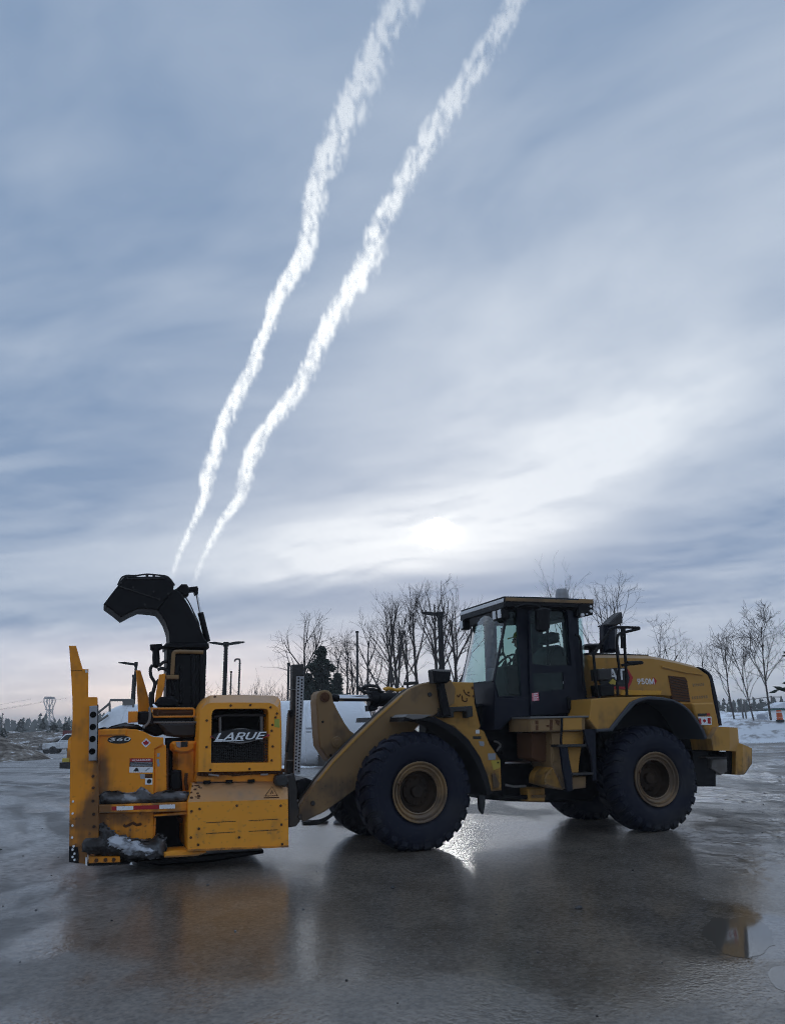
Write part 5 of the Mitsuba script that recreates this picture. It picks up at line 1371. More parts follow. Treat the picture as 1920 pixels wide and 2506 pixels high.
part(hd_, 'faded_lettering', loc(text('Deere', u0, 0.6605, w0, 0.05, u1 - u0, bold=False, depth=0.002)), 'loader_brown') if False else None
for q0, q1 in (((4.909, 1.997), (5.139, 1.999)), ((4.864, 1.803), (5.187, 1.817))):
    xs = np.linspace(q0[0], q1[0], 8)
    for a_, b_ in zip(xs[:-1], xs[1:]):
        part(hd_, 'faded_mark', loc(box(a_, a_ + (b_ - a_) * 0.62, 0.657, 0.662, q0[1] - 0.022 + (a_ - q0[0]) * 0.06, q0[1] + 0.022 + (a_ - q0[0]) * 0.06, 0.0006)), 'loader_brown')
# rear grille cap
rg = [(5.115, 2.285), (5.216, 2.265), (5.312, 2.217), (5.371, 2.148), (5.392, 2.011), (5.42, 1.806), (5.445, 1.375), (5.324, 1.365), (5.309, 1.538), (5.269, 1.943), (5.243, 2.162)]
part(L, 'rear_grille', loc(prism(rg, 0.69, 1.49, 0.04)), 'cab_blue', label='dark rear grille cap')
# exhaust stack, precleaner
ex = [(3.839, 3.005), (3.912, 3.022), (4.082, 3.025), (4.039, 2.556), (3.805, 2.555)]
exs = part(L, 'exhaust_stack', loc(prism(ex, 1.28, 1.52, 0.06)), 'cab_blue')
ec = [(3.839, 3.001), (3.912, 3.022), (4.037, 3.129), (4.175, 3.217), (4.187, 3.157), (4.177, 3.027), (4.09, 3.01), (4.088, 2.994), (3.842, 2.989)]
part(L, 'exhaust_tip', loc(prism(ec, 1.27, 1.53, 0.02)), 'dark_steel')
pc = np.array([(3.563, 2.56), (3.586, 2.672), (3.697, 2.7), (3.815, 2.664), (3.798, 2.619), (3.695, 2.561)])
cx_, cw_ = (3.691, 2.643)
pw = W([[cx_, 1.5, cw_]])[0]
part(L, 'air_precleaner', lathe_z([(0.0, pw[2] - 0.12), (0.06, pw[2] - 0.12), (0.06, pw[2] - 0.03), (0.17, pw[2] - 0.02), (0.18, pw[2] + 0.03), (0.12, pw[2] + 0.06), (0.0, pw[2] + 0.07)][::-1], pw[0], pw[1], 28), 'black_paint')
# handrails beside the hood
hrl = part(L, 'handrail', None, None)
for p in ([(3.309, 1.842), (3.318, 2.03), (3.365, 2.17), (3.38, 2.275), (3.367, 2.424), (3.378, 2.596), (3.399, 2.711), (3.456, 2.756), (3.598, 2.783), (3.8, 2.827), (3.802, 2.842), (3.605, 2.844), (3.363, 2.841), (3.3, 2.818), (3.211, 2.709), (3.09, 2.6), (3.002, 2.478), (2.952, 2.443), (2.955, 2.274), (2.941, 2.1), (2.956, 1.962), (2.989, 1.804), (2.998, 1.661)], [(3.465, 1.842), (3.487, 2.101), (3.507, 2.456), (3.52, 2.673), (3.535, 2.84)], [(3.428, 2.279), (3.576, 2.297), (3.796, 2.316), (3.788, 2.327), (3.528, 2.322)], [(3.481, 2.837), (3.498, 2.764), (3.467, 2.72), (3.48, 2.647), (3.463, 2.532)]):
    part(hrl, 'tube', loc(rail(bend([(x, 0.38, y) for x, y in p], 0.05), 0.021)), 'black_paint')
tbx = [(3.034, 2.229), (3.28, 2.236), (3.269, 2.094), (3.244, 2.066), (3.042, 2.067)]
part(L, 'control_box', loc(prism(tbx, 0.42, 0.64, 0.015)), 'dark_steel')
tbx = [(3.018, 1.997), (3.281, 2.009), (3.275, 1.841), (3.027, 1.836)]
part(L, 'control_box', loc(prism(tbx, 0.40, 0.64, 0.015)), 'black_paint')
# rear fender
solid('fender_rubber', (0.045, 0.05, 0.06), 0.5, spec=0.4)
fen = [(2.63, 1.791), (2.948, 1.807), (3.566, 1.815), (3.892, 1.795), (3.814, 1.783), (3.564, 1.798), (3.309, 1.753), (3.063, 1.536), (2.902, 1.382), (2.686, 1.367), (2.571, 1.506)]
rf = part(L, 'rear_fender', loc(prism(fen, 0.04, 0.62, 0.01)), 'loader_yellow', label='yellow rear fender with grey rubber edge')
ro = [(2.644, 1.384), (2.87, 1.392), (3.017, 1.527), (3.248, 1.736), (3.416, 1.795), (3.593, 1.817), (3.818, 1.799)] + [(3.99, 1.763), (4.143, 1.702), (4.241, 1.627), (4.322, 1.539), (4.394, 1.445), (4.471, 1.333), (4.508, 1.216)]
ri = [(2.652, 1.345), (2.901, 1.351), (3.068, 1.506), (3.312, 1.711), (3.486, 1.762), (3.639, 1.78), (3.813, 1.762)] + [(3.971, 1.738), (4.117, 1.678), (4.208, 1.609), (4.281, 1.527), (4.352, 1.428), (4.422, 1.316), (4.466, 1.198)]
part(rf, 'fender_edge', loc(prism(arch(ri, ro), 0.0, 0.66, 0.012)), 'fender_rubber', 25, label='grey rubber fender edge')
part(L, 'rear_fender', loc(prism(arch(ri, ro), 1.50, 2.12, 0.008)), 'loader_yellow')
wl_ = [(3.128, 1.343), (3.56, 1.644), (3.985, 1.769), (4.45, 1.744), (4.762, 1.587), (5.047, 1.24), (5.007, 0.662), (3.28, 0.733)]
part(L, 'wheel_well', loc(prism(wl_, 0.66, 1.5, 0.02)), 'black_paint')
rb2 = [(4.56, 1.712), (4.61, 1.718), (4.954, 1.72), (5, 1.538), (5.014, 1.371), (4.937, 1.296), (4.854, 1.133), (4.793, 1.135), (4.753, 1.319), (4.666, 1.442), (4.592, 1.545)]
rbd = part(L, 'rear_body', loc(prism(rb2, 0.30, 0.64, 0.02)), 'loader_yellow')
fg = [(4.626, 1.518), (4.878, 1.514), (4.863, 1.394), (4.672, 1.396)]
flag = part(rbd, 'flag_sticker', loc(prism(fg, 0.293, 0.302, 0.001)), 'white_print', label='red and white maple leaf flag sticker')
for p in ([(4.643, 1.494), (4.681, 1.493), (4.673, 1.408), (4.643, 1.414)], [(4.803, 1.496), (4.857, 1.498), (4.847, 1.412), (4.795, 1.416)]):
    part(rbd, 'flag_band', loc(prism(p, 0.288, 0.296, 0.001)), 'red_print')
q = (4.737, 1.456)
part(rbd, 'flag_leaf', loc(prism(maple(q[0], q[1], 0.030), 0.288, 0.296, 0.0)), 'red_print', False)
q = [(4.633, 1.563), (4.796, 1.565), (4.795, 1.531), (4.632, 1.528)]
part(rbd, 'dark_sticker', loc(prism(q, 0.292, 0.302, 0.001)), 'black_print')
q = [(4.8, 1.565), (4.857, 1.565), (4.854, 1.532), (4.797, 1.531)]
part(rbd, 'dark_sticker', loc(prism(q, 0.292, 0.302, 0.001)), 'red_print')
q = [(4.451, 1.664), (4.535, 1.657), (4.541, 1.615), (4.49, 1.629)]
part(rbd, 'tail_lamp', loc(prism(q, 0.40, 0.5, 0.006)), 'red_reflector')
# counterweight
def pv(lst, v):
    return [(a, v, b) for a, b in lst]


cwa = [(4.887, 1.368), (5.101, 1.356), (5.08, 1.17), (5.044, 1.015), (4.752, 1.032), (4.744, 1.198), (4.828, 1.274)]
cwb = [(5.49, 1.342), (5.476, 1.125), (5.404, 0.992)]
cw_m = hull(pv(cwa, 0.20) + pv(cwb, 0.45) + pv(cwa, 1.95) + pv(cwb, 1.8))
cwt = part(L, 'counterweight', loc(cw_m), 'loader_yellow', False, label='blocky yellow counterweight')
cwc = [(5.473, 1.124), (5.593, 1.091), (5.515, 0.643), (5.379, 0.65), (5.442, 0.984)]
cwd = [(5.997, 1.012), (5.956, 0.781), (5.779, 0.624)]
part(cwt, 'lower_block', loc(hull(pv(cwc, 0.50) + pv(cwd, 0.75) + pv(cwc, 1.7) + pv(cwd, 1.5))), 'loader_yellow', False)
q = [(4.869, 1.024), (4.976, 1.021), (4.973, 1.003), (4.869, 1.007)]
part(cwt, 'white_reflector', loc(prism(q, 0.19, 0.22, 0.002)), 'white_paint')
q = [(5.288, 0.999), (5.509, 0.987), (5.452, 0.655), (5.36, 0.654), (5.252, 0.703)]
part(cwt, 'rear_recess', loc(prism(q, 0.58, 1.6, 0.01)), 'black_paint')
q = [(4.9, 0.902), (5.191, 0.887), (5.162, 0.711), (5.039, 0.663), (4.878, 0.761)]
part(L, 'hitch_plate', loc(prism(q, 0.42, 1.7, 0.01)), 'grey_steel')
q = [(4.669, 0.942), (5.044, 0.929), (5.039, 0.9), (4.665, 0.918)]
part(L, 'rear_step', loc(prism(q, 0.26, 0.6, 0.006)), 'dark_steel')
q = [(4.601, 1.035), (4.876, 1.026), (4.841, 0.765), (4.99, 0.75), (4.95, 0.506), (4.609, 0.517), (4.54, 0.634)]
part(L, 'rear_frame', loc(prism(q, 0.45, 1.7, 0.015)), 'black_paint')

# ---- operator, seated behind the wheel, mostly hidden by the door post
hd0 = np.array((2.227, 2.721))


def bone(a, b, ra, rb):
    s = [m3.Manifold.sphere(r, 20).translate(p) for p, r in ((a, ra), (b, rb))]
    return m3.Manifold.batch_hull(s)


hx_, hw_ = hd0
V0 = 1.27
J = lambda du, dv, dw: (hx_ + du, V0 + dv, hw_ + dw)
bones = [bone(J(0.06, 0, -0.20), J(0.14, 0, -0.62), 0.13, 0.15), bone(J(0.06, -0.17, -0.24), J(0.06, 0.17, -0.24), 0.075, 0.075), bone(J(0.03, 0, -0.10), J(0.05, 0, -0.22), 0.055, 0.065)]
for s in (-1, 1):
    bones += [bone(J(0.06, 0.20 * s, -0.25), J(0.0, 0.24 * s, -0.52), 0.062, 0.048), bone(J(0.0, 0.24 * s, -0.52), J(-0.28, 0.14 * s, -0.46), 0.048, 0.034), bone(J(-0.28, 0.14 * s, -0.46), J(-0.36, 0.13 * s, -0.43), 0.036, 0.030)]
    bones += [bone(J(0.12, 0.10 * s, -0.66), J(-0.32, 0.13 * s, -0.66), 0.09, 0.065), bone(J(-0.32, 0.13 * s, -0.66), J(-0.36, 0.13 * s, -1.02), 0.06, 0.045)]
    for f in range(4):
        bones.append(bone(J(-0.36, 0.13 * s + (f - 1.5) * 0.02, -0.425), J(-0.415, 0.13 * s + (f - 1.5) * 0.02, -0.45 - 0.004 * abs(f - 1.5)), 0.010, 0.008))
    bones.append(bone(J(-0.33, 0.13 * s - 0.035 * s, -0.43), J(-0.38, 0.13 * s - 0.055 * s, -0.415), 0.011, 0.009))
bodym = man(m3.Manifold.batch_boolean(bones, m3.OpType.Add).refine_to_length(0.03))
trimesh.smoothing.filter_taubin(bodym, iterations=8)
per = thing('person', 'person in a dark jacket and peaked cap seated at the controls inside the cab', 'person')
scene[per] = mikit.ply(loc(bodym), 'black_print', smooth=True)
headb = [bone(J(0.0, 0, 0.0), J(0.03, 0, 0.03), 0.092, 0.098), bone(J(-0.035, 0, -0.07), J(0.01, 0, -0.05), 0.045, 0.06), bone(J(-0.09, 0, -0.005), J(-0.112, 0, -0.03), 0.012, 0.017)]
for s in (-1, 1):
    headb.append(bone(J(0.02, 0.088 * s, 0.02), J(0.025, 0.095 * s, -0.02), 0.016, 0.012))
hm_ = man(m3.Manifold.batch_boolean(headb, m3.OpType.Add).refine_to_length(0.015))
trimesh.smoothing.filter_taubin(hm_, iterations=6)
solid('skin', (0.42, 0.25, 0.18), 0.5)
part(per, 'head', loc(hm_), 'skin', True)
for s in (-1, 1):
    part(per, 'eye', loc(man(bone(J(-0.083, 0.032 * s, 0.012), J(-0.086, 0.032 * s, 0.012), 0.010, 0.010))), 'black_print', True)
part(per, 'mouth', loc(man(bone(J(-0.076, -0.02, -0.07), J(-0.076, 0.02, -0.07), 0.006, 0.006))), 'rust', True)
capb = m3.Manifold.batch_hull([m3.Manifold.sphere(0.106, 24).translate(J(0.015, 0, 0.045)), m3.Manifold.sphere(0.09, 24).translate(J(0.02, 0, 0.07))])
capb = capb - m3.Manifold.cube((0.5, 0.5, 0.3), True).translate(J(0.0, 0, -0.10))
brim = m3.Manifold.batch_hull([m3.Manifold.sphere(0.008, 8).translate(J(a, b, c)) for a, b, c in ((-0.07, -0.075, 0.05), (-0.07, 0.075, 0.05), (-0.17, -0.05, 0.028), (-0.17, 0.05, 0.028), (-0.185, 0, 0.028))])
part(per, 'peaked_cap', loc(man(capb + brim)), 'olive_print', 40)

# ------------------------------------------------------------------ storage tank behind the machines
solid('tank_white', paint((0.80, 0.82, 0.85), (0.45, 0.46, 0.47), -0.08), 0.35, spec=0.4)
TY = 32.0
(tx0, tz0), (tx1, tz1) = [(-11.828, 1.292), (-0.968, 1.055)]
TRAD = 1.25
tcz = 1.20


def tank_profile(n=14):
    out = []
    for a in np.linspace(0, 90, n):
        out.append((tx0 + 1.15 * (1 - math.sin(math.radians(a))), TRAD * math.cos(math.radians(90 - a))))
    body = [(x, r) for x, r in out]
    left = [(tx0 + 1.15 * (1 - math.cos(math.radians(a))), TRAD * math.sin(math.radians(a))) for a in np.linspace(0, 90, n)]
    right = [(tx1 - 0.55 * (1 - math.cos(math.radians(a))), TRAD * math.sin(math.radians(a))) for a in np.linspace(90, 0, n)]
    return left + right


tprof = tank_profile()
seg = 56
aa = np.arange(seg) * 2 * np.pi / seg
TV = np.array([[(x, TY + r * math.cos(a), tcz + r * math.sin(a)) for x, r in tprof] for a in aa]).reshape(-1, 3)
nP = len(tprof)
ii, jj = np.meshgrid(np.arange(seg), np.arange(nP - 1), indexing='ij')
kk = (ii + 1) % seg
q0, q1, q2, q3 = (ii * nP + jj).ravel(), (kk * nP + jj).ravel(), (kk * nP + jj + 1).ravel(), (ii * nP + jj + 1).ravel()
tk = thing('storage_tank', 'long white horizontal storage tank lying behind the snow blower', 'tank')
part(tk, 'shell', tm(TV, np.vstack([np.stack([q0, q2, q1], 1), np.stack([q0, q3, q2], 1)])), 'tank_white', True)
for x in (tx0 + 2.2, tx0 + 6, tx1 - 1.9):
    part(tk, 'saddle', hull([(x + a, TY + b, c) for a in (-0.15, 0.15) for b, c in ((-1.05, -0.05), (1.05, -0.05), (-0.95, 0.55), (0.95, 0.55))]), 'dark_steel')
for x in np.arange(tx0 + 1.3, tx1 - 0.5, 2.35):
    part(tk, 'weld_band', tm(*tube_arrays(np.array([(x, TY, tcz), (x + 0.03, TY, tcz)]), np.full(2, TRAD + 0.006), 56, False)), 'white_paint', True)
(lx, lz), (lx1, lz1) = [(-3.457, 1.35), (-3.114, 1.342)]
for k, (s, hh) in enumerate((('PROPANE', 0.085), ('UN 1075', 0.07))):
    t = meshkit.text_mesh(s, hh, 0.004, True)
    x = t.vertices
    wd = lx1 - lx if k == 0 else (lx1 - lx) * 0.6
    if k == 0:
        part(tk, 'faded_lettering', tm(np.stack([lx + (x[:, 0] - x[:, 0].min()) * wd / np.ptp(x[:, 0]), TY - math.sqrt(TRAD ** 2 - (lz - tcz) ** 2) - 0.02 - x[:, 2], lz + x[:, 1]], 1), t.faces), 'grey_print') if False else None
    part(tk, 'faded_marking', hull([(lx + a, TY - TRAD * 0.999 - 0.003 + b, lz - 0.13 * k + c) for a in (0, wd) for b in (0, 0.03) for c in (0, 0.06)]), 'grey_print')
# skirt of ploughed snow at its foot
def skirt(X, Y):
    return sstep(29.5, 30.6, Y) * sstep(34.8, 33.2, Y) * sstep(tx0 - 1.5, tx0 + 0.5, X) * sstep(tx1 + 1.8, tx1 - 0.4, X) * (0.05 + 0.35 * gnoise(X, Y, 0.9, 71))


bank('snow_bank', tx0 - 2, tx1 + 2.5, 29.2, 35, skirt, 'snow', 'low ridge of snow along the foot of the white tank', 120, 50)
lad2 = thing('access_platform', 'thin railing and steps at the left end of the white tank', 'railing')
for nm, p in (('handrail', [(-11.627, 1.996), (-11.046, 2.472), (-11.017, 2.599), (-10.135, 2.579)]), ('post', [(-11.035, 2.472), (-11.013, 2.163)]), ('lower_rail', [(-11.461, 1.776), (-11.063, 2.038)]), ('post', [(-10.135, 2.579), (-10.118, 2.306)])):
    part(lad2, nm, rail([(x, 31.0, z) for x, z in p], 0.045, 6), 'grey_steel')
q = [(-10.724, 2.58), (-10.317, 2.578), (-10.305, 2.393), (-10.712, 2.395)]
part(lad2, 'panel', hull([(x, y, z) for x, z in q for y in (31.5, 31.55)]), 'grey_steel')

# ------------------------------------------------------------------ lamps and poles
def lamp(px, ztop, Y, r, heads, label):
    k = thing('street_lamp', label, 'street lamp', 'street lamps round the yard')
    part(k, 'pole', tm(*tube_arrays(np.array([(px, Y, -0.8), (px, Y, ztop * 0.5), (px, Y, ztop)]), np.array([r * 1.15, r, r * 0.92]), 12)), 'black_paint')
    for d, ln in heads:
        h = 0.11
        part(k, 'lamp_head', hull([(px + d * a, Y + b, ztop + c) for a, bb, c0, c1 in ((0.12, 0.10, -0.14, 0.02), (0.4, 0.16, -0.10, 0.06), (ln * 0.6, 0.24, -0.05, 0.12), (ln, 0.16, 0.05, 0.11)) for b in (-bb, bb) for c in (c0, c1)]), 'black_paint', 30)
    part(k, 'pole_cap', cyl((px, Y, ztop - 0.22), (px, Y, ztop + 0.10), r * 1.35, 12, 0.02), 'black_paint')
    return k


p_ = (-12.412, 7.381)
lamp(p_[0], p_[1], 58, 0.16, ((-1, 1.25), (1, 1.35)), 'double headed street lamp just right of the blower chute')
p_ = (-18.925, 6.08)
lamp(p_[0], p_[1], 58, 0.10, ((-1, 1.25),), 'street lamp with one head left of the blower chute')
p_ = (2.701, 7.757)
lamp(p_[0], p_[1], 47, 0.175, ((-1, 1.12),), 'tall street lamp with one head left of the loader cab')


def pole(px, ztop, Y, r, label, hook=False):
    k = thing('pole', label, 'pole', 'plain poles behind the yard')
    part(k, 'shaft', tm(*tube_arrays(np.array([(px, Y, -0.8), (px + 0.05, Y, ztop)]), np.array([r * 1.1, r]), 8)), 'dark_steel')
    if hook:
        part(k, 'hook', rail(bend([(px + 0.05, Y, ztop - 0.05), (px + 0.03, Y, ztop + 0.22), (px - 0.30, Y, ztop + 0.2), (px - 0.32, Y, ztop + 0.02)], 0.2), r * 0.9), 'dark_steel')
    else:
        part(k, 'cap', cyl((px + 0.05, Y, ztop - 0.05), (px + 0.05, Y, ztop + 0.10), r * 1.5, 8), 'dark_steel')


for (n_, Y_, r_, hk, lb) in (((-2.943, 8.191), 60, 0.085, False, 'tall plain pole among the bare trees behind the tilt cylinder'), ((-11.808, 6.185), 60, 0.07, True, 'pole with a hooked top right of the double headed lamp'), ((-12.845, 5.541), 62, 0.06, False, 'short thin pole next to the double headed lamp'), ((-14.845, 4.341), 45, 0.05, False, 'thin pole beside the single headed lamp on the left'), ((-6.781, 5.191), 50, 0.07, False, 'dark pole left of the perforated post')):
    pole(n_[0], n_[1], Y_, r_, lb, hk)

# ------------------------------------------------------------------ trees
solid('bark', paint((0.045, 0.036, 0.032), (0.085, 0.075, 0.07), 0.1), 0.8, spec=0.2)
solid('bark_pale', paint((0.085, 0.075, 0.07), (0.05, 0.04, 0.036), 0.1), 0.8, spec=0.2)
solid('twig', (0.045, 0.034, 0.032), 0.8, spec=0.2)
solid('needles', mikit.proc(lambda p, n, uv: mix(mi.Color3f(0.012, 0.022, 0.017), mi.Color3f(0.035, 0.050, 0.036), fbm(p.x * 1.5, p.y * 1.5, p.z * 1.5, 3))), 0.7, spec=0.2)


def bare_tree(name, x, y, height, seed, label, group, trunk_r=None, lean=(0, 0), spread=0.55, fork=0.32, dense=1.0, mat='bark', levels=4, z0=None, base_len=None, twig=0.009, cat_='tree'):
    R = np.random.default_rng(seed)
    trunk, limbs = [], []
    r0 = trunk_r or height * 0.0150

    def grow(p, d, ln, r, lev):
        n = 6 if lev < 2 else 4
        pts, dirs = [p], [d]
        for i in range(n):
            d = d + R.normal(0, (0.035, 0.12, 0.16, 0.2, 0.2)[lev], 3) + np.array([0, 0, 0.02 if lev == 0 else 0.06])
            d /= np.linalg.norm(d)
            p = p + d * ln / n
            pts.append(p)
            dirs.append(d)
        taper = np.linspace(r, max(r * (0.30 if lev == 0 else 0.40), twig * 0.8), n + 1)
        (trunk if lev == 0 else limbs).append((np.array(pts), taper, 7 if lev == 0 else (5 if lev == 1 else 3)))
        if lev >= levels:
            return
        k = [16, 8, 6, 3][min(lev, 3)]
        k = max(2, int(round(k * dense * R.uniform(0.8, 1.2))))
        lo = fork if lev == 0 else 0.22
        for t in np.sort(R.uniform(lo, 1.0, k)):
            s = t * n
            i = min(int(s), n - 1)
            q = pts[i] + (pts[i + 1] - pts[i]) * (s - i)
            a = R.uniform(0, 2 * np.pi)
            dd = dirs[i]
            o = np.cross(dd, [math.cos(a), math.sin(a), 0.15])
            o /= np.linalg.norm(o) + 1e-9
            sp = (spread + 0.13 * lev) * R.uniform(0.7, 1.35)
            nd = dd * math.cos(sp) + o * math.sin(sp)
            if lev == 0:
                l2 = ln * (0.60 - 0.36 * (t - lo) / (1 - lo + 1e-6)) * R.uniform(0.75, 1.15)
            else:
                l2 = ln * R.uniform(0.42, 0.78) * (1.1 - 0.5 * t)
            grow(q, nd, l2, max(taper[i] * R.uniform(0.42, 0.66), twig), lev + 1)

    want = height
    d0 = np.array([lean[0], lean[1], 1.0])
    d0 /= np.linalg.norm(d0)
    zb = float(ground_z(x, y)) if z0 is None else z0
    grow(np.array([x, y, zb - 0.3]), d0, base_len or height * 0.90, r0, 0)

    top = max(p[:, 2].max() for p, _, _ in trunk + limbs)
    kz = want / (top - zb)
    for lst_ in (trunk, limbs):
        for p, _, _ in lst_:
            p[:] = np.array([x, y, zb]) + (p - np.array([x, y, zb])) * np.array([kz, kz, kz])

    def build(lst):
        vs, fs, at = [], [], 0
        for p, r, s in lst:
            v, f = tube_arrays(p, r, s, False)
            vs.append(v)
            fs.append(f + at)
            at += len(v)
        return tm(np.vstack(vs), np.vstack(fs))
    k = thing(name, label, cat_, group)
    part(k, 'trunk', build(trunk), mat, True)
    part(k, 'branches', build(limbs), 'twig' if mat == 'bark' else mat, True, kind='stuff')


bt = 'bare deciduous trees behind the yard'
trees = [
    ((-7.02, 10.51), 62, 11, 'bare tree standing alone above the dark spruce, left of the tree group', 0.55, 0.0, 0.24, 1.0),
    ((-4.054, 9.439), 66, 12, 'smaller bare tree between the spruce and the tall group', 0.5, 0.02, 0.3, 0.9),
    ((-1.089, 11.882), 63, 13, 'leftmost tall tree of the bare group behind the lift arm', 0.42, -0.01, 0.30, 1.0),
    ((0.326, 12.421), 66, 14, 'second tall tree from the left in the bare group', 0.40, 0.02, 0.34, 0.9),
    ((1.869, 12.198), 60, 15, 'tall bare tree in the middle of the group, left of the street lamp', 0.42, 0.0, 0.34, 1.0),
    ((3.166, 13.351), 64, 16, 'tallest bare tree, right behind the street lamp', 0.42, 0.0, 0.36, 0.9),
    ((4.518, 12.43), 60, 17, 'bare tree at the right end of the group, next to the cab', 0.46, 0.01, 0.34, 1.0),
    ((-2.491, 11.543), 70, 18, 'thin bare tree at the left rear of the group', 0.45, -0.03, 0.3, 0.8),
    ((4.327, 12.104), 72, 19, 'thin bare tree at the rear of the group beside the lamp head', 0.45, 0.03, 0.3, 0.8),
    ((1.049, 11.045), 70, 20, 'lower bare tree in front of the group centre', 0.5, 0.0, 0.25, 0.9),
    ((-3.46, 8.661), 68, 28, 'low bare tree right of the spruce', 0.55, 0.0, 0.3, 0.8),
    ((-0.415, 12.508), 74, 29, 'slim bare tree in the gap of the group, left of its centre', 0.42, 0.0, 0.3, 0.8),
    ((-5.423, 9.118), 70, 30, 'low bare tree directly behind the spruce top', 0.5, 0.0, 0.3, 0.8),
    ((15.584, 16.768), 75, 21, 'bare tree top rising above the cab roof', 0.36, 0.0, 0.55, 0.5),
    ((17.211, 12.726), 60, 22, 'large bare tree behind the exhaust stack', 0.55, 0.01, 0.40, 0.55),
    ((17.029, 12.875), 64, 23, 'bare tree between the cab and the exhaust stack', 0.45, -0.03, 0.40, 0.45),
    ((21.985, 6.815), 58, 24, 'small bare tree above the rear end of the engine hood', 0.5, 0.05, 0.5, 0.4),
    ((21.38, 7.331), 52, 25, 'slender bare tree left of the large one on the right', 0.42, -0.03, 0.3, 0.6),
    ((21.526, 8.179), 47, 26, 'large spreading bare tree on the snow bank at right', 0.62, -0.01, 0.30, 0.85),
    ((21.018, 6.573), 49, 27, 'leaning slender bare tree beside the large one on the snow bank', 0.42, -0.10, 0.34, 0.7),
]
for (q, Y_, sd, lb, sp_, ln_, fk_, dn_) in trees:
    zb_ = 0.8 if q[0] > 15 else 0.0
    pale_ = q[0] > 15
    bare_tree('bare_tree', q[0] - ln_ * (q[1] - zb_) * 0.8, Y_, q[1] - zb_, sd, lb, bt, spread=sp_, lean=(ln_, 0), fork=fk_, dense=dn_ * (1.0 if pale_ else 0.62), z0=zb_, mat='bark_pale' if pale_ else 'bark', trunk_r=(q[1] - zb_) * 0.0095 if pale_ else None, levels=3, twig=0.0095 if not pale_ else 0.008)
q = (18.02, 5.955)
bare_tree('bare_tree', q[0] - 1.2, 56, 6.2, 41, 'crooked tree leaning right above the engine hood', bt, spread=0.45, lean=(0.75, 0), fork=0.45, dense=0.35, levels=3, z0=1.5, trunk_r=0.09)
q = (19.552, 8.55)
bare_tree('bare_tree', q[0] - 0.5, 60, 8.6, 42, 'fine twigged pale tree behind the crooked one', bt, spread=0.7, lean=(0.1, 0), fork=0.3, dense=0.55, levels=3, z0=0.5, trunk_r=0.07)
# undergrowth: a thicket of saplings along the back of the yard
R_ = np.random.default_rng(77)


def thicket(x0, x1, y0, y1, n, h0, h1, seed, label):
    R = np.random.default_rng(seed)
    vs, fs, at = [], [], 0
    for k in range(n):
        x, y, h = R.uniform(x0, x1), R.uniform(y0, y1), R.uniform(h0, h1)
        for s in range(R.integers(2, 5)):
            d = np.array([R.normal(0, 0.22), R.normal(0, 0.22), 1.0])
            p = np.array([x + R.normal(0, 0.25), y, -0.2])
            hh = h * R.uniform(0.6, 1.0)
            pts = [p]
            for i in range(5):
                d = d + R.normal(0, 0.10, 3)
                d[2] = abs(d[2]) + 0.1
                d /= np.linalg.norm(d)
                pts.append(pts[-1] + d * hh / 5)
            lst = [(np.array(pts), np.linspace(0.028, 0.012, 6))]
            for b in range(7):
                t = R.uniform(0.25, 1) * 5
                i = min(int(t), 4)
                q_ = pts[i] + (pts[i + 1] - pts[i]) * (t - i)
                dd = np.array([R.normal(0, 0.6), R.normal(0, 0.6), R.uniform(0.4, 1)])
                dd /= np.linalg.norm(dd)
                l_ = hh * R.uniform(0.12, 0.3)
                lst.append((np.array([q_, q_ + dd * l_ * 0.5 + R.normal(0, 0.05, 3), q_ + dd * l_ + np.array([0, 0, l_ * 0.25])]), np.array([0.015, 0.012, 0.009])))
            for pp, rr in lst:
                v, f = tube_arrays(pp, rr, 3, False)
                vs.append(v)
                fs.append(f + at)
                at += len(v)
    single('thicket', tm(np.vstack(vs), np.vstack(fs)), 'twig', label, 'undergrowth', kind='stuff', smooth=True)


xa, xb = (-18.222, 3.889), (-10.39, 3.717)
thicket(xa[0], xb[0], 72, 80, 85, 3.2, 6.2, 91, 'pale thicket of bare saplings behind the blower chute')
xa, xb = (-10.681, 3.697), (6.885, 3.309)
thicket(xa[0], xb[0], 68, 82, 120, 2.0, 5.0, 92, 'bare undergrowth filling the foot of the tree group')


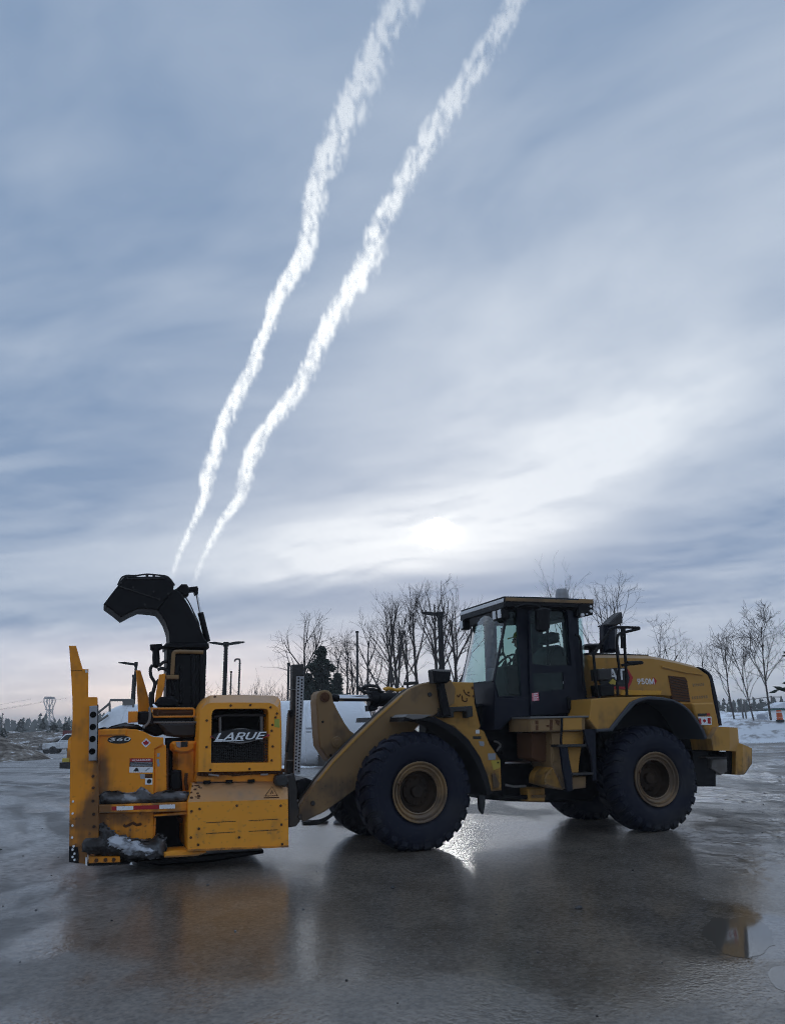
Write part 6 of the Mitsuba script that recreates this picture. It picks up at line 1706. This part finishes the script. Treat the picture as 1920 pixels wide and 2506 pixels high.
def conifer(x, y, h, w, seed, label, group=None, n=None, z0=None, name='conifer', t0=0.05):
    R = np.random.default_rng(seed)
    zb = float(ground_z(x, y)) if z0 is None else z0
    k = thing(name, label, 'conifer', group)
    part(k, 'trunk', tm(*tube_arrays(np.array([(x, y, zb - 0.2), (x, y, zb + h * 0.97)]), np.array([h * 0.022, 0.02]), 7)), 'bark', True)
    n = n or 900
    V, F_, at = [], [], 0
    lean = R.normal(0, 1, (9, 2)) * 0.10
    for i in range(n):
        t = t0 + (1 - t0) * R.uniform(0.0, 1.0) ** 0.85
        tier = 0.80 + 0.42 * math.sin(t * h * 4.1 + seed + 1.3 * math.sin(2.1 * t * h))
        rad = w * (1 - t) ** 0.80 * tier * R.uniform(0.30, 1.0) + 0.03
        a = R.uniform(0, 2 * np.pi)
        rad *= 1 + 0.30 * math.sin(3 * a + seed + 5 * t) + R.normal(0, 0.16)
        c = np.array([x + rad * math.cos(a), y + rad * math.sin(a), zb + t * h - 0.16 * rad])
        ln = (0.16 + 0.30 * (1 - t)) * w * 0.42 + 0.10
        d = np.array([math.cos(a), math.sin(a), R.uniform(-0.30, 0.28)])
        side = np.array([-math.sin(a), math.cos(a), R.normal(0, 0.3)]) * ln * 0.30
        drop = np.array([0, 0, -0.22 * ln])
        V += [c - d * ln * 0.5, c + side + drop, c + d * ln * 0.8, c - side + drop, c + np.array([0, 0, 0.12 * ln])]
        F_ += [(at, at + 1, at + 4), (at + 1, at + 2, at + 4), (at + 2, at + 3, at + 4), (at + 3, at, at + 4)]
        at += 5
    part(k, 'crown', tm(np.array(V), np.array(F_)), 'needles', False, kind='stuff')


q = (-5.139, 6.741)
conifer(q[0], 55, q[1], 2.5, 5, 'dark spruce behind the tilt lever', None, 2600)
q = (-6.089, 5.541)
conifer(q[0], 56, q[1] * 0.9, 2.0, 6, 'lower dark spruce hugging the left side of the bigger one', None, 1600)
q = (-4.188, 5.45)
conifer(q[0], 57, q[1] * 0.92, 1.9, 7, 'low dark spruce at the right side of the bigger one', None, 1400)
q = (21.973, 5.602)
conifer(q[0], 75, 5.6, 0.9, 8, 'tiny conifer tip just above the rear of the engine hood', None, 300)
q = (16.26, 3.254)
conifer(q[0] + 1.25, 33, 6.0, 2.0, 9, 'spruce with drooping boughs at the right edge', None, 900, z0=0.0, t0=0.36)

# distant woods and single conifers on the left
def forest(x0, x1, y0, y1, n, h0, h1, seed, label, z0=-1.2):
    R = np.random.default_rng(seed)
    V, F_, at = [], [], 0
    for i in range(n):
        x, y, h = R.uniform(x0, x1), R.uniform(y0, y1), R.uniform(h0, h1)
        h *= 0.75 + 0.5 * float(meshkit.noise(np.array([x * 0.03, y * 0.01, 0.0]), seed))
        for s in range(26):
            t = R.uniform(0.0, 1)
            r = h * 0.20 * (1 - t) ** 0.7 * R.uniform(0.3, 1) + 0.05
            a = R.uniform(0, 2 * np.pi)
            c = np.array([x + r * math.cos(a), y + r * math.sin(a), z0 + t * h])
            sz = h * 0.085 * R.uniform(0.6, 1.3)
            for dv in ((-1, 0, -0.7), (1, 0, -0.6), (0, 1, -0.6), (R.uniform(-0.4, 0.4), 0, 1.1)):
                V.append(c + np.array(dv) * sz)
            F_ += [(at, at + 1, at + 3), (at + 1, at + 2, at + 3), (at + 2, at, at + 3)]
            at += 4
    single('distant_forest', tm(np.array(V), np.array(F_)), 'needles', label, 'forest', kind='stuff', smooth=False)


forest(-330, 60, 330, 460, 900, 5.5, 9.0, 61, 'low dark forest on the horizon at left')
forest(60, 260, 190, 260, 700, 2.6, 4.4, 62, 'strip of distant forest behind the snow bank at right', z0=1.0)
for k, (q, Y_, w_, lb) in enumerate((((-61.178, 3.587), 140, 2.2, 'pointed dark conifer under the power pylon'), ((-52.843, 2.536), 125, 2.8, 'round dark conifer next to the blower plate'), ((-48.921, 2.573), 120, 2.6, 'dark conifer touching the left edge of the blower plate'), ((-74.268, 3.74), 160, 2.4, 'dark conifer left of the pylon'), ((-97.548, 5.862), 200, 1.2, 'narrow dark conifer at the left edge'), ((-53.323, 1.87), 110, 2.0, 'bushy dark conifer above the snow heap at the left edge'))):
    zg = float(ground_z(q[0], Y_))
    conifer(q[0], Y_, q[1] - zg, w_, 100 + k, lb, 'single conifers on the far left', 420)

# ------------------------------------------------------------------ power pylon
PY = 420.0
pyl = thing('power_pylon', 'tall lattice power pylon with a forked top on the horizon at left', 'pylon')
prof = [(-183.111, 18.044), (-179.417, 17.962), (-183.181, 17.427), (-179.106, 17.337), (-183.148, 15.697), (-178.846, 15.849), (-181.559, 12.214), (-179.909, 12.177), (-182.16, 11.858), (-179.252, 11.917), (-181.088, 11.221), (-179.947, 11.196), (-181.041, 6.571), (-179.271, 6.532)]
P3 = lambda i, dy=0: np.array([prof[i][0], PY + dy, prof[i][1]])
members = []
for dy in (-2.0, 2.0):
    base_l, base_r = np.array([prof[12][0] - 1.5, PY + dy * 2.2, -2]), np.array([prof[13][0] + 1.5, PY + dy * 2.2, -2])
    members += [(P3(10, dy), base_l, 0.32), (P3(11, dy), base_r, 0.32), (P3(10, dy), P3(11, dy), 0.3)]
    for k in range(6):
        t0, t1 = k / 6, (k + 1) / 6
        members += [(P3(10, dy) * (1 - t0) + base_l * t0, P3(11, dy) * (1 - t1) + base_r * t1, 0.17), (P3(11, dy) * (1 - t0) + base_r * t0, P3(10, dy) * (1 - t1) + base_l * t1, 0.17)]
    members += [(P3(10, dy), P3(6, dy), 0.3), (P3(11, dy), P3(7, dy), 0.3), (P3(8, dy), P3(9, dy), 0.3)]
    members += [(P3(6, dy), P3(4, dy), 0.36), (P3(7, dy), P3(5, dy), 0.36), (P3(4, dy), P3(2, dy), 0.36), (P3(5, dy), P3(3, dy), 0.36), (P3(2, dy), P3(3, dy), 0.36), (P3(0, dy), P3(1, dy), 0.36)]
    inner_l, inner_r = P3(2, dy) + [3.0, 0, 0], P3(3, dy) - [3.0, 0, 0]
    members += [(P3(6, dy) + [1.5, 0, 0], P3(4, dy) + [3, 0, 0], 0.2), (P3(7, dy) - [1.5, 0, 0], P3(5, dy) - [3, 0, 0], 0.2), (P3(4, dy) + [3, 0, 0], inner_l, 0.2), (P3(5, dy) - [3, 0, 0], inner_r, 0.2)]
    for k in range(7):
        a_, b_ = P3(2, dy) * (1 - k / 7) + P3(3, dy) * (k / 7), P3(0, dy) * (1 - (k + 1) / 7) + P3(1, dy) * ((k + 1) / 7)
        members.append((a_, b_, 0.15))
members.append((np.array([prof[2][0] * 0.5 + prof[3][0] * 0.5, PY, prof[2][1]]), np.array([prof[2][0] * 0.5 + prof[3][0] * 0.5, PY, prof[6][1] + 6]), 0.10))
part(pyl, 'lattice', cat([cyl(a, b, r * 0.72, 4) for a, b, r in members]), 'galvanised', False, kind='stuff')
for dz, dx in ((0, -9), (0, 9), (-1, 0)):
    a_ = np.array([prof[2][0] * 0.5 + prof[3][0] * 0.5 + dx, PY, prof[2][1] + dz])
    pts = [a_ + np.array([-420 * t, -60 * t, -18 * 4 * t * (1 - t) - 4 * t]) for t in np.linspace(0, 1, 20)]
    part(pyl, 'power_line', rail(pts, 0.045, 4), 'dark_steel')

# ------------------------------------------------------------------ parked vehicles far on the left
def vehicle(name, label, category, x, y, ln, body, roof, hgt, paint_, face=1, glass=True, turn=20):
    z = float(ground_z(x, y))
    k = thing(name, label, category)
    c, s = math.cos(math.radians(turn)), math.sin(math.radians(turn))

    def put(m):
        v = m.vertices
        return tm(np.stack([x + face * v[:, 0] * c - v[:, 1] * s, y + face * v[:, 0] * s + v[:, 1] * c, z + v[:, 2]], 1), m.faces if face > 0 else m.faces[:, ::-1])
    part(k, 'body', put(prism(body, -0.95, 0.95, 0.08)), paint_)
    part(k, 'cabin', put(prism(roof, -0.85, 0.85, 0.10)), paint_)
    cu = np.array(roof).mean(0)
    win = (np.array(roof) - cu) * [0.80, 0.62] + cu + [0, 0.03]
    for v_ in (-0.862, 0.842):
        part(k, 'window', put(prism(win, v_, v_ + 0.02, 0.004)), 'black_print')
    ws = [(roof[0][0] - 0.03, roof[0][1] + 0.06), (roof[1][0] - 0.02, roof[1][1] - 0.08), (roof[1][0] + 0.02, roof[1][1] - 0.08), (roof[0][0] + 0.03, roof[0][1] + 0.06)]
    part(k, 'windscreen', put(prism(ws, -0.75, 0.75, 0.004)), 'black_print')
    for u in (ln * 0.18, ln * 0.80):
        for v_ in (-0.97, 0.75):
            part(k, 'wheel', put(lathe([(v_, 0.0), (v_, 0.22), (v_ + 0.01, 0.36), (v_ + 0.2, 0.36), (v_ + 0.22, 0.2), (v_ + 0.22, 0.0)][::-1], u, 0.36, 20)), 'rubber_black')
    for v_ in (-0.72, 0.55):
        part(k, 'headlight', put(box(-0.03, 0.03, v_, v_ + 0.18, 0.78, 0.90, 0.01)), 'lamp_white')
    part(k, 'grille', put(box(-0.025, 0.02, -0.45, 0.45, 0.62, 0.86, 0.01)), 'black_print')
    part(k, 'bumper', put(box(-0.10, 0.02, -0.9, 0.9, 0.38, 0.56, 0.03)), 'dark_steel')


pick_b = [(0, 0.45), (0, 0.98), (1.55, 1.10), (5.4, 1.12), (5.4, 0.5)]
pick_r = [(1.30, 1.08), (1.95, 1.82), (3.2, 1.84), (3.45, 1.10)]
q = (-33.67, -0.04)
vehicle('pickup_truck', 'white pickup truck with snow on its roof, parked left of the blower plate', 'pickup truck', q[0], 78, 5.4, pick_b, pick_r, 1.8, 'white_paint', 1, True, 8)
q = (-36.18, -0.104)
vehicle('parked_car', 'dark snow-dusted car parked left of the white pickup', 'car', q[0], 83, 4.5, [(0, 0.4), (0, 0.85), (1.2, 0.95), (4.3, 0.95), (4.5, 0.5)], [(1.0, 0.93), (1.7, 1.45), (3.3, 1.45), (4.0, 0.95)], 1.5, 'grey_steel', 1, True, 5)
q = (-34.57, -0.198)
zz = float(ground_z(q[0], 84))
ctr = thing('cargo_trailer', 'dark red cargo trailer partly hidden by the blower plate', 'trailer')
solid('trailer_red', paint((0.16, 0.020, 0.022), (0.07, 0.05, 0.045), 0.0), 0.5)
part(ctr, 'box', hull([(q[0] + a, 84 + b, zz + c) for a in (0, 4.5) for b in (0, 2.3) for c in (0.55, 2.25)]), 'trailer_red')
for k in range(6):
    part(ctr, 'rib', hull([(q[0] + 0.3 + 0.75 * k + a, 84 + b, zz + c) for a in (0, 0.08) for b in (-0.04, 0.02) for c in (0.58, 2.22)]), 'trailer_red')
for u in (0.9, 1.9):
    part(ctr, 'wheel', tm(*(lambda m: (m.vertices + np.array([q[0] + u, 84, zz + 0.36]), m.faces))(lathe([(-0.05, 0.0), (-0.05, 0.3), (0.0, 0.36), (0.2, 0.36), (0.2, 0.0)][::-1], 0, 0, 18))), 'rubber_black')
# yellow plough beside them, showing only at the left of the blower plate
pw_ = thing('snow_pusher', 'yellow snow pusher with a black rubber shoe, showing at the left of the blower plate', 'snow pusher')
q = [(-10.905, 0.501), (-10.909, 1.209), (-10.853, 1.3), (-10.788, 1.299), (-10.721, 0.497)]
part(pw_, 'side_plate', hull([(x, y, z) for x, z in q for y in (27.0, 27.06)]), 'blower_yellow')
part(pw_, 'mouldboard', hull([(x + 0.1, y, z) for x, z in q[2:] for y in (27.08, 29.4)]), 'blower_yellow')
part(pw_, 'rib', hull([(q[1][0] + a, 26.95 + b, q[1][1] - 0.7 + c) for a in (-0.12, 0.1) for b in (0, 0.08) for c in (0, 0.12)]), 'decal_yellow')
q = [(-11.051, 0.499), (-10.648, 0.49), (-10.631, 0.293), (-11.035, 0.317)]
part(pw_, 'rubber_shoe', hull([(x, y, z) for x, z in q for y in (26.8, 27.4)]), 'rubber_black')

# ------------------------------------------------------------------ things on the right
fence = thing('wire_fence', 'wire fence with grey posts on the snow bank at right', 'fence')
fpos = [(23.814, 2.586), (24.02, 2.536), (25.935, 2.723), (26.614, 2.685)]
fz = [1.0, 1.0, 1.0, 1.0]
for (x, z) in fpos:
    part(fence, 'post', cyl((x, 56, 0.4), (x, 56, z), 0.06, 8), 'grey_steel')
for dz in (0.06, 0.8, 1.6):
    part(fence, 'wire', rail([(x, 56, z - dz) for x, z in fpos], 0.025, 4), 'grey_steel')
q = (22.485, 1.306)
zc = 1.1
hut = thing('kiosk', 'low kiosk with a snow covered roof and green fascia at the right edge', 'kiosk')
qa = [(22.195, 1.907), (22.923, 2.185), (23.889, 2.163), (23.834, 1.812), (22.187, 1.848)]
part(hut, 'snow_roof', hull([(x, y, z) for x, z in qa for y in (47.9, 49.2)]), 'snow')
qa = [(22.226, 1.84), (23.833, 1.804), (23.816, 1.695), (22.21, 1.73)]
solid('fascia_green', (0.05, 0.12, 0.11), 0.5)
part(hut, 'fascia', hull([(x, y, z) for x, z in qa for y in (48.0, 49.1)]), 'fascia_green')
qa = [(22.37, 1.727), (23.816, 1.695), (23.725, 1.113), (22.284, 1.145)]
part(hut, 'wall', hull([(x, y, z) for x, z in qa for y in (48.1, 49.0)]), 'tank_white')
part(hut, 'window', hull([(qa[0][0] + 0.9 + a, 48.07 + b, qa[0][1] - 0.75 + c) for a in (0, 0.7) for b in (0, 0.05) for c in (0, 0.5)]), 'black_print')
q = (23.3, 1.467)
solid('car_blue', paint((0.30, 0.34, 0.40), (0.6, 0.62, 0.66), 0.15), 0.4)


def _snow_car():
    k = thing('parked_car', 'pale grey snow covered car parked on the right, in front of the kiosk', 'car')
    x, y, z = q[0], 52.0, 0.75

    def put(m):
        return tm(m.vertices + np.array([x, y, z]), m.faces)
    part(k, 'body', put(prism([(0, 0.35), (0.02, 0.75), (1.0, 0.92), (4.3, 0.95), (4.35, 0.4)], -0.85, 0.85, 0.08)), 'car_blue')
    part(k, 'cabin', put(prism([(0.75, 0.9), (1.45, 1.38), (3.3, 1.38), (4.0, 0.92)], -0.75, 0.75, 0.1)), 'car_blue')
    part(k, 'window', put(prism([(1.15, 0.95), (1.55, 1.28), (2.25, 1.28), (2.25, 0.95)], -0.765, -0.745, 0.004)), 'black_print')
    part(k, 'window', put(prism([(2.35, 0.95), (2.35, 1.28), (3.15, 1.28), (3.55, 0.95)], -0.765, -0.745, 0.004)), 'black_print')
    for u in (0.8, 3.45):
        part(k, 'wheel', put(lathe([(-0.88, 0.0), (-0.88, 0.2), (-0.86, 0.33), (-0.66, 0.33), (-0.66, 0.0)][::-1], u, 0.33, 18)), 'rubber_black')
    part(k, 'roof_snow', put(prism([(1.35, 1.37), (1.6, 1.47), (3.2, 1.47), (3.4, 1.37)], -0.7, 0.7, 0.04)), 'snow')
    part(k, 'headlight', put(box(-0.02, 0.03, -0.75, -0.5, 0.6, 0.72, 0.01)), 'lamp_white')


_snow_car()
q = (21.613, 1.155)
qt = (21.697, 1.721)
solid('barrel_orange', (0.55, 0.09, 0.02), 0.45)
br = thing('traffic_barrel', 'orange traffic barrel with white bands standing at the right edge', 'traffic barrel')
hB = qt[1] - q[1]
part(br, 'body', lathe_z([(0.0, q[1]), (0.17, q[1]), (0.155, q[1] + hB * 0.5), (0.135, qt[1] - 0.03), (0.11, qt[1]), (0.0, qt[1])][::-1], q[0], 46, 24), 'barrel_orange')
for k in range(3):
    z_ = q[1] + hB * (0.28 + 0.24 * k)
    rr_ = 0.17 - 0.035 * (0.28 + 0.24 * k + 0.05)
    part(br, 'white_band', lathe_z([(rr_ + 0.004, z_), (rr_ - 0.004, z_ + hB * 0.11)][::-1], q[0], 46, 24), 'white_paint')
part(br, 'rubber_base', lathe_z([(0.0, q[1] - 0.06), (0.21, q[1] - 0.06), (0.21, q[1] + 0.03), (0.0, q[1] + 0.06)][::-1], q[0], 46, 24), 'rubber_black')

bmx, bmz = q[0] + 1.6, q[1]
bank('snow_bank', bmx - 7, bmx + 9, 43, 56, lambda X, Y: ((bmz + 0.08) * np.ones_like(X) + 0.35 * gnoise(X, Y, 0.5, 81) * np.minimum(1, np.hypot(X - bmx + 1.6, Y - 46))) * sstep(1.0, 0.62, np.hypot((X - bmx) / 6.4, (Y - 49.5) / 5.4)), 'snow', 'snow mound carrying the orange barrel at the right edge', 90, 70)

# clods of snow and grit on the ground
Rr = np.random.default_rng(17)
V, F_, at = [], [], 0
ico = trimesh.creation.icosphere(1, 1.0)
for i in range(260):
    x, y = Rr.uniform(-7, 9), Rr.uniform(3.5, 24)
    s = Rr.uniform(0.004, 0.012) * (1 + (Rr.random() < 0.06) * 1.6)
    v = ico.vertices * Rr.uniform(0.6, 1.2, (len(ico.vertices), 1)) * s * [1.2, 1, 0.7] + [x, y, float(ground_z(x, y)) + s * 0.3]
    V.append(v)
    F_.append(ico.faces + at)
    at += len(v)
single('grit', tm(np.vstack(V), np.vstack(F_)), 'slush', 'loose grit and ice crumbs scattered over the yard', 'grit', kind='stuff', smooth=True)
q = (-0.891, 13.311)
for k, (dx, s) in enumerate(((0, 0.09), (-0.35, 0.06), (-0.6, 0.05), (0.25, 0.05))):
    v = ico.subdivide().vertices
    v = v / np.linalg.norm(v, axis=1, keepdims=True) * (0.75 + 0.6 * meshkit.fbm(v * 2.2 + k, 3, k))[:, None]
    single('ice_clod', tm(v * [s * 1.7, s, s * 0.6] + [q[0] + dx, q[1] + 0.1 * k, 0.02], ico.subdivide().faces), 'slush', ('largest dark clod of frozen slush on the ground below the hanging hoses', 'second dark frozen clod, just left of the largest one below the hoses', 'leftmost small frozen clod on the ground below the hoses', 'small frozen clod right of the largest one, towards the front tyre')[k], 'ice clod', 'frozen clods behind the blower')

# ------------------------------------------------------------------ vapour trails, a thousand metres up
ALT = 1000.0
scene['ice_cloud'] = {'type': 'principledthin', 'base_color': {'type': 'rgb', 'value': [0.97, 0.97, 0.97]}, 'roughness': 0.55, 'diff_trans': 1.8, 'spec_trans': 0.9, 'eta': 1.05}


def trail(path, label, seed, dens):
    """tiny facets of ice cloud scattered in a long ragged roll; path of (x, y, half width in metres)"""
    R = np.random.default_rng(seed)
    p = np.asarray(path, float)
    p = spline(p, 14) * [1, 1, 0.56]
    xy, wd = p[:, :2], np.abs(p[:, 2])
    stp = np.linalg.norm(np.diff(xy, axis=0), axis=1)
    cum = np.concatenate([[0], np.cumsum(stp)])
    dist = np.linalg.norm(np.stack([xy[:, 0], xy[:, 1], np.full(len(xy), ALT)], 1), axis=1)
    # facets per stretch: as many as the stretch is long and wide, counted in its own breadths
    el = ALT / dist
    share = stp * el[:-1] * wd[:-1] / dist[:-1] ** 2
    share /= share.sum()
    N = int(dens)
    i = R.choice(len(share), N, p=share)
    t = R.uniform(0, 1, N)
    c = xy[i] * (1 - t)[:, None] + xy[i + 1] * t[:, None]
    w = wd[i] * (1 - t) + wd[i + 1] * t
    s = cum[i] + stp[i] * t
    tg = (xy[i + 1] - xy[i]) / stp[i][:, None]
    nr = np.stack([-tg[:, 1], tg[:, 0]], 1)
    ang = R.uniform(0, 2 * np.pi, N)
    rad = np.sqrt(R.uniform(0, 1, N))
    a, b = rad * np.cos(ang), rad * np.sin(ang)
    # curls: puffs sheared across the roll
    q = np.stack([s / w * 0.55 + a * 0.9, a * 1.6, b * 1.6 + 3 * seed], -1)
    curl = meshkit.fbm(q * 1.5, 4, seed)
    fine = meshkit.fbm(q * 5.5, 3, seed + 9)
    keep = (0.62 * curl + 0.38 * fine) > 0.455 + 0.10 * np.clip(rad - 0.4, 0, 1) + R.normal(0, 0.035, N)
    dn = dist[i]
    fade = np.interp(ALT / dn, [0.175, 0.21, 0.30, 0.45, 0.55, 0.64, 0.76], [0.25, 0.8, 1.0, 0.9, 0.8, 0.6, 0.5])
    keep &= R.uniform(0, 1, N) < fade
    off = (meshkit.fbm(np.stack([s / 90.0, s * 0 + seed, s * 0], -1), 3, seed + 3) - 0.5)[:, None] * nr * w[:, None] * 1.1
    P = np.stack([c[:, 0] + nr[:, 0] * a * w + off[:, 0], c[:, 1] + nr[:, 1] * a * w + off[:, 1], ALT + b * w * 0.9], 1)[keep]
    d_ = np.linalg.norm(P, axis=1)
    sz = d_ * 0.00022 * R.uniform(0.6, 1.5, len(P))
    n = -SUN / np.linalg.norm(SUN) + R.normal(0, 0.25, (len(P), 3))
    n /= np.linalg.norm(n, axis=1, keepdims=True)
    h = np.cross(n, [0.3, 0.1, 1.0])
    h /= np.linalg.norm(h, axis=1, keepdims=True)
    g = np.cross(n, h)
    ph = R.uniform(0, 2 * np.pi, len(P))
    V = []
    for k in range(3):
        an = ph + k * 2 * np.pi / 3
        V.append(P + sz[:, None] * (np.cos(an)[:, None] * h + np.sin(an)[:, None] * g))
    V = np.stack(V, 1).reshape(-1, 3)
    F_ = np.arange(len(V)).reshape(-1, 3)
    single('vapour_trail', tm(V, F_), 'ice_cloud', label, 'vapour trail', 'pair of vapour trails', kind='stuff', smooth=False)


trail([(-1528.436, 5328.452, 20.116), (-1319.602, 4699.009, 20.758), (-1158.092, 4265.649, 21.578), (-973.753, 3762.949, 26.276), (-832.359, 3360.113, 32.168), (-758.973, 3089.964, 43.67), (-651.071, 2753.695, 41.08), (-561.256, 2478.748, 34.132), (-479.143, 2286.227, 31.754), (-409.148, 2118.859, 29.722), (-345.721, 1944.406, 25.027), (-306.486, 1817.074, 22.456), (-273.775, 1703.506, 26.105), (-221.99, 1602.599, 30.555), (-184.426, 1520.042, 27.202), (-165.726, 1443.874, 30.438), (-141.038, 1337.44, 31.904), (-115.193, 1237.262, 34.158), (-76.129, 1149.361, 35.388), (-44.2, 1066.109, 36.533), (-16.821, 1000.962, 35.348), (9.398, 941.921, 35.951), (31.342, 895.554, 36.735), (49.087, 852.548, 37.538), (72.152, 793.661, 38.021)], 'left one of two white vapour trails, ragged and fading upwards', 3, 34000)
trail([(-1423.904, 5528.458, 17.249), (-1214.868, 4856.583, 21.27), (-1044.251, 4336.853, 24.488), (-858.618, 3820.192, 28.863), (-707.514, 3446.598, 32.655), (-628.396, 3164.957, 46.242), (-531.17, 2841.285, 43.687), (-441.436, 2596.842, 38.566), (-364.621, 2407.971, 36.035), (-293.79, 2260.43, 35.55), (-233.449, 2080.952, 33.141), (-174.967, 1885.999, 34.411), (-124.81, 1743.267, 37.141), (-74.912, 1628.491, 37.551), (-36.285, 1516.969, 35.68), (-10.666, 1417.515, 34.059), (23.262, 1328.947, 33.644), (57.877, 1236.681, 33.135), (85.102, 1165.702, 34.77), (106.563, 1111.496, 33.881), (129.897, 1056.461, 31.273), (154.646, 1001.26, 28.788), (173.901, 950.384, 25.637), (191.413, 911.071, 24.378), (203.304, 870.505, 23.931), (219.663, 816.258, 24.919)], 'right one of two white vapour trails, denser and smoother', 4, 36000)

# ------------------------------------------------------------------ damp winter air
scene['air'] = {'type': 'homogeneous', 'albedo': {'type': 'rgb', 'value': [0.95, 0.95, 0.95]}, 'sigma_t': 0.0009}
scene['haze'] = {'type': 'cube', 'to_world': mi.ScalarTransform4f().translate([0, 0, 11.4]).scale([1700, 1700, 14.1]),
                 'bsdf': {'type': 'null'}, 'interior': {'type': 'ref', 'id': 'air'}}
labels['haze'] = {'label': 'thin winter haze over the yard and the distant woods', 'kind': 'stuff'}
scene['camera']['medium'] = {'type': 'ref', 'id': 'air'}
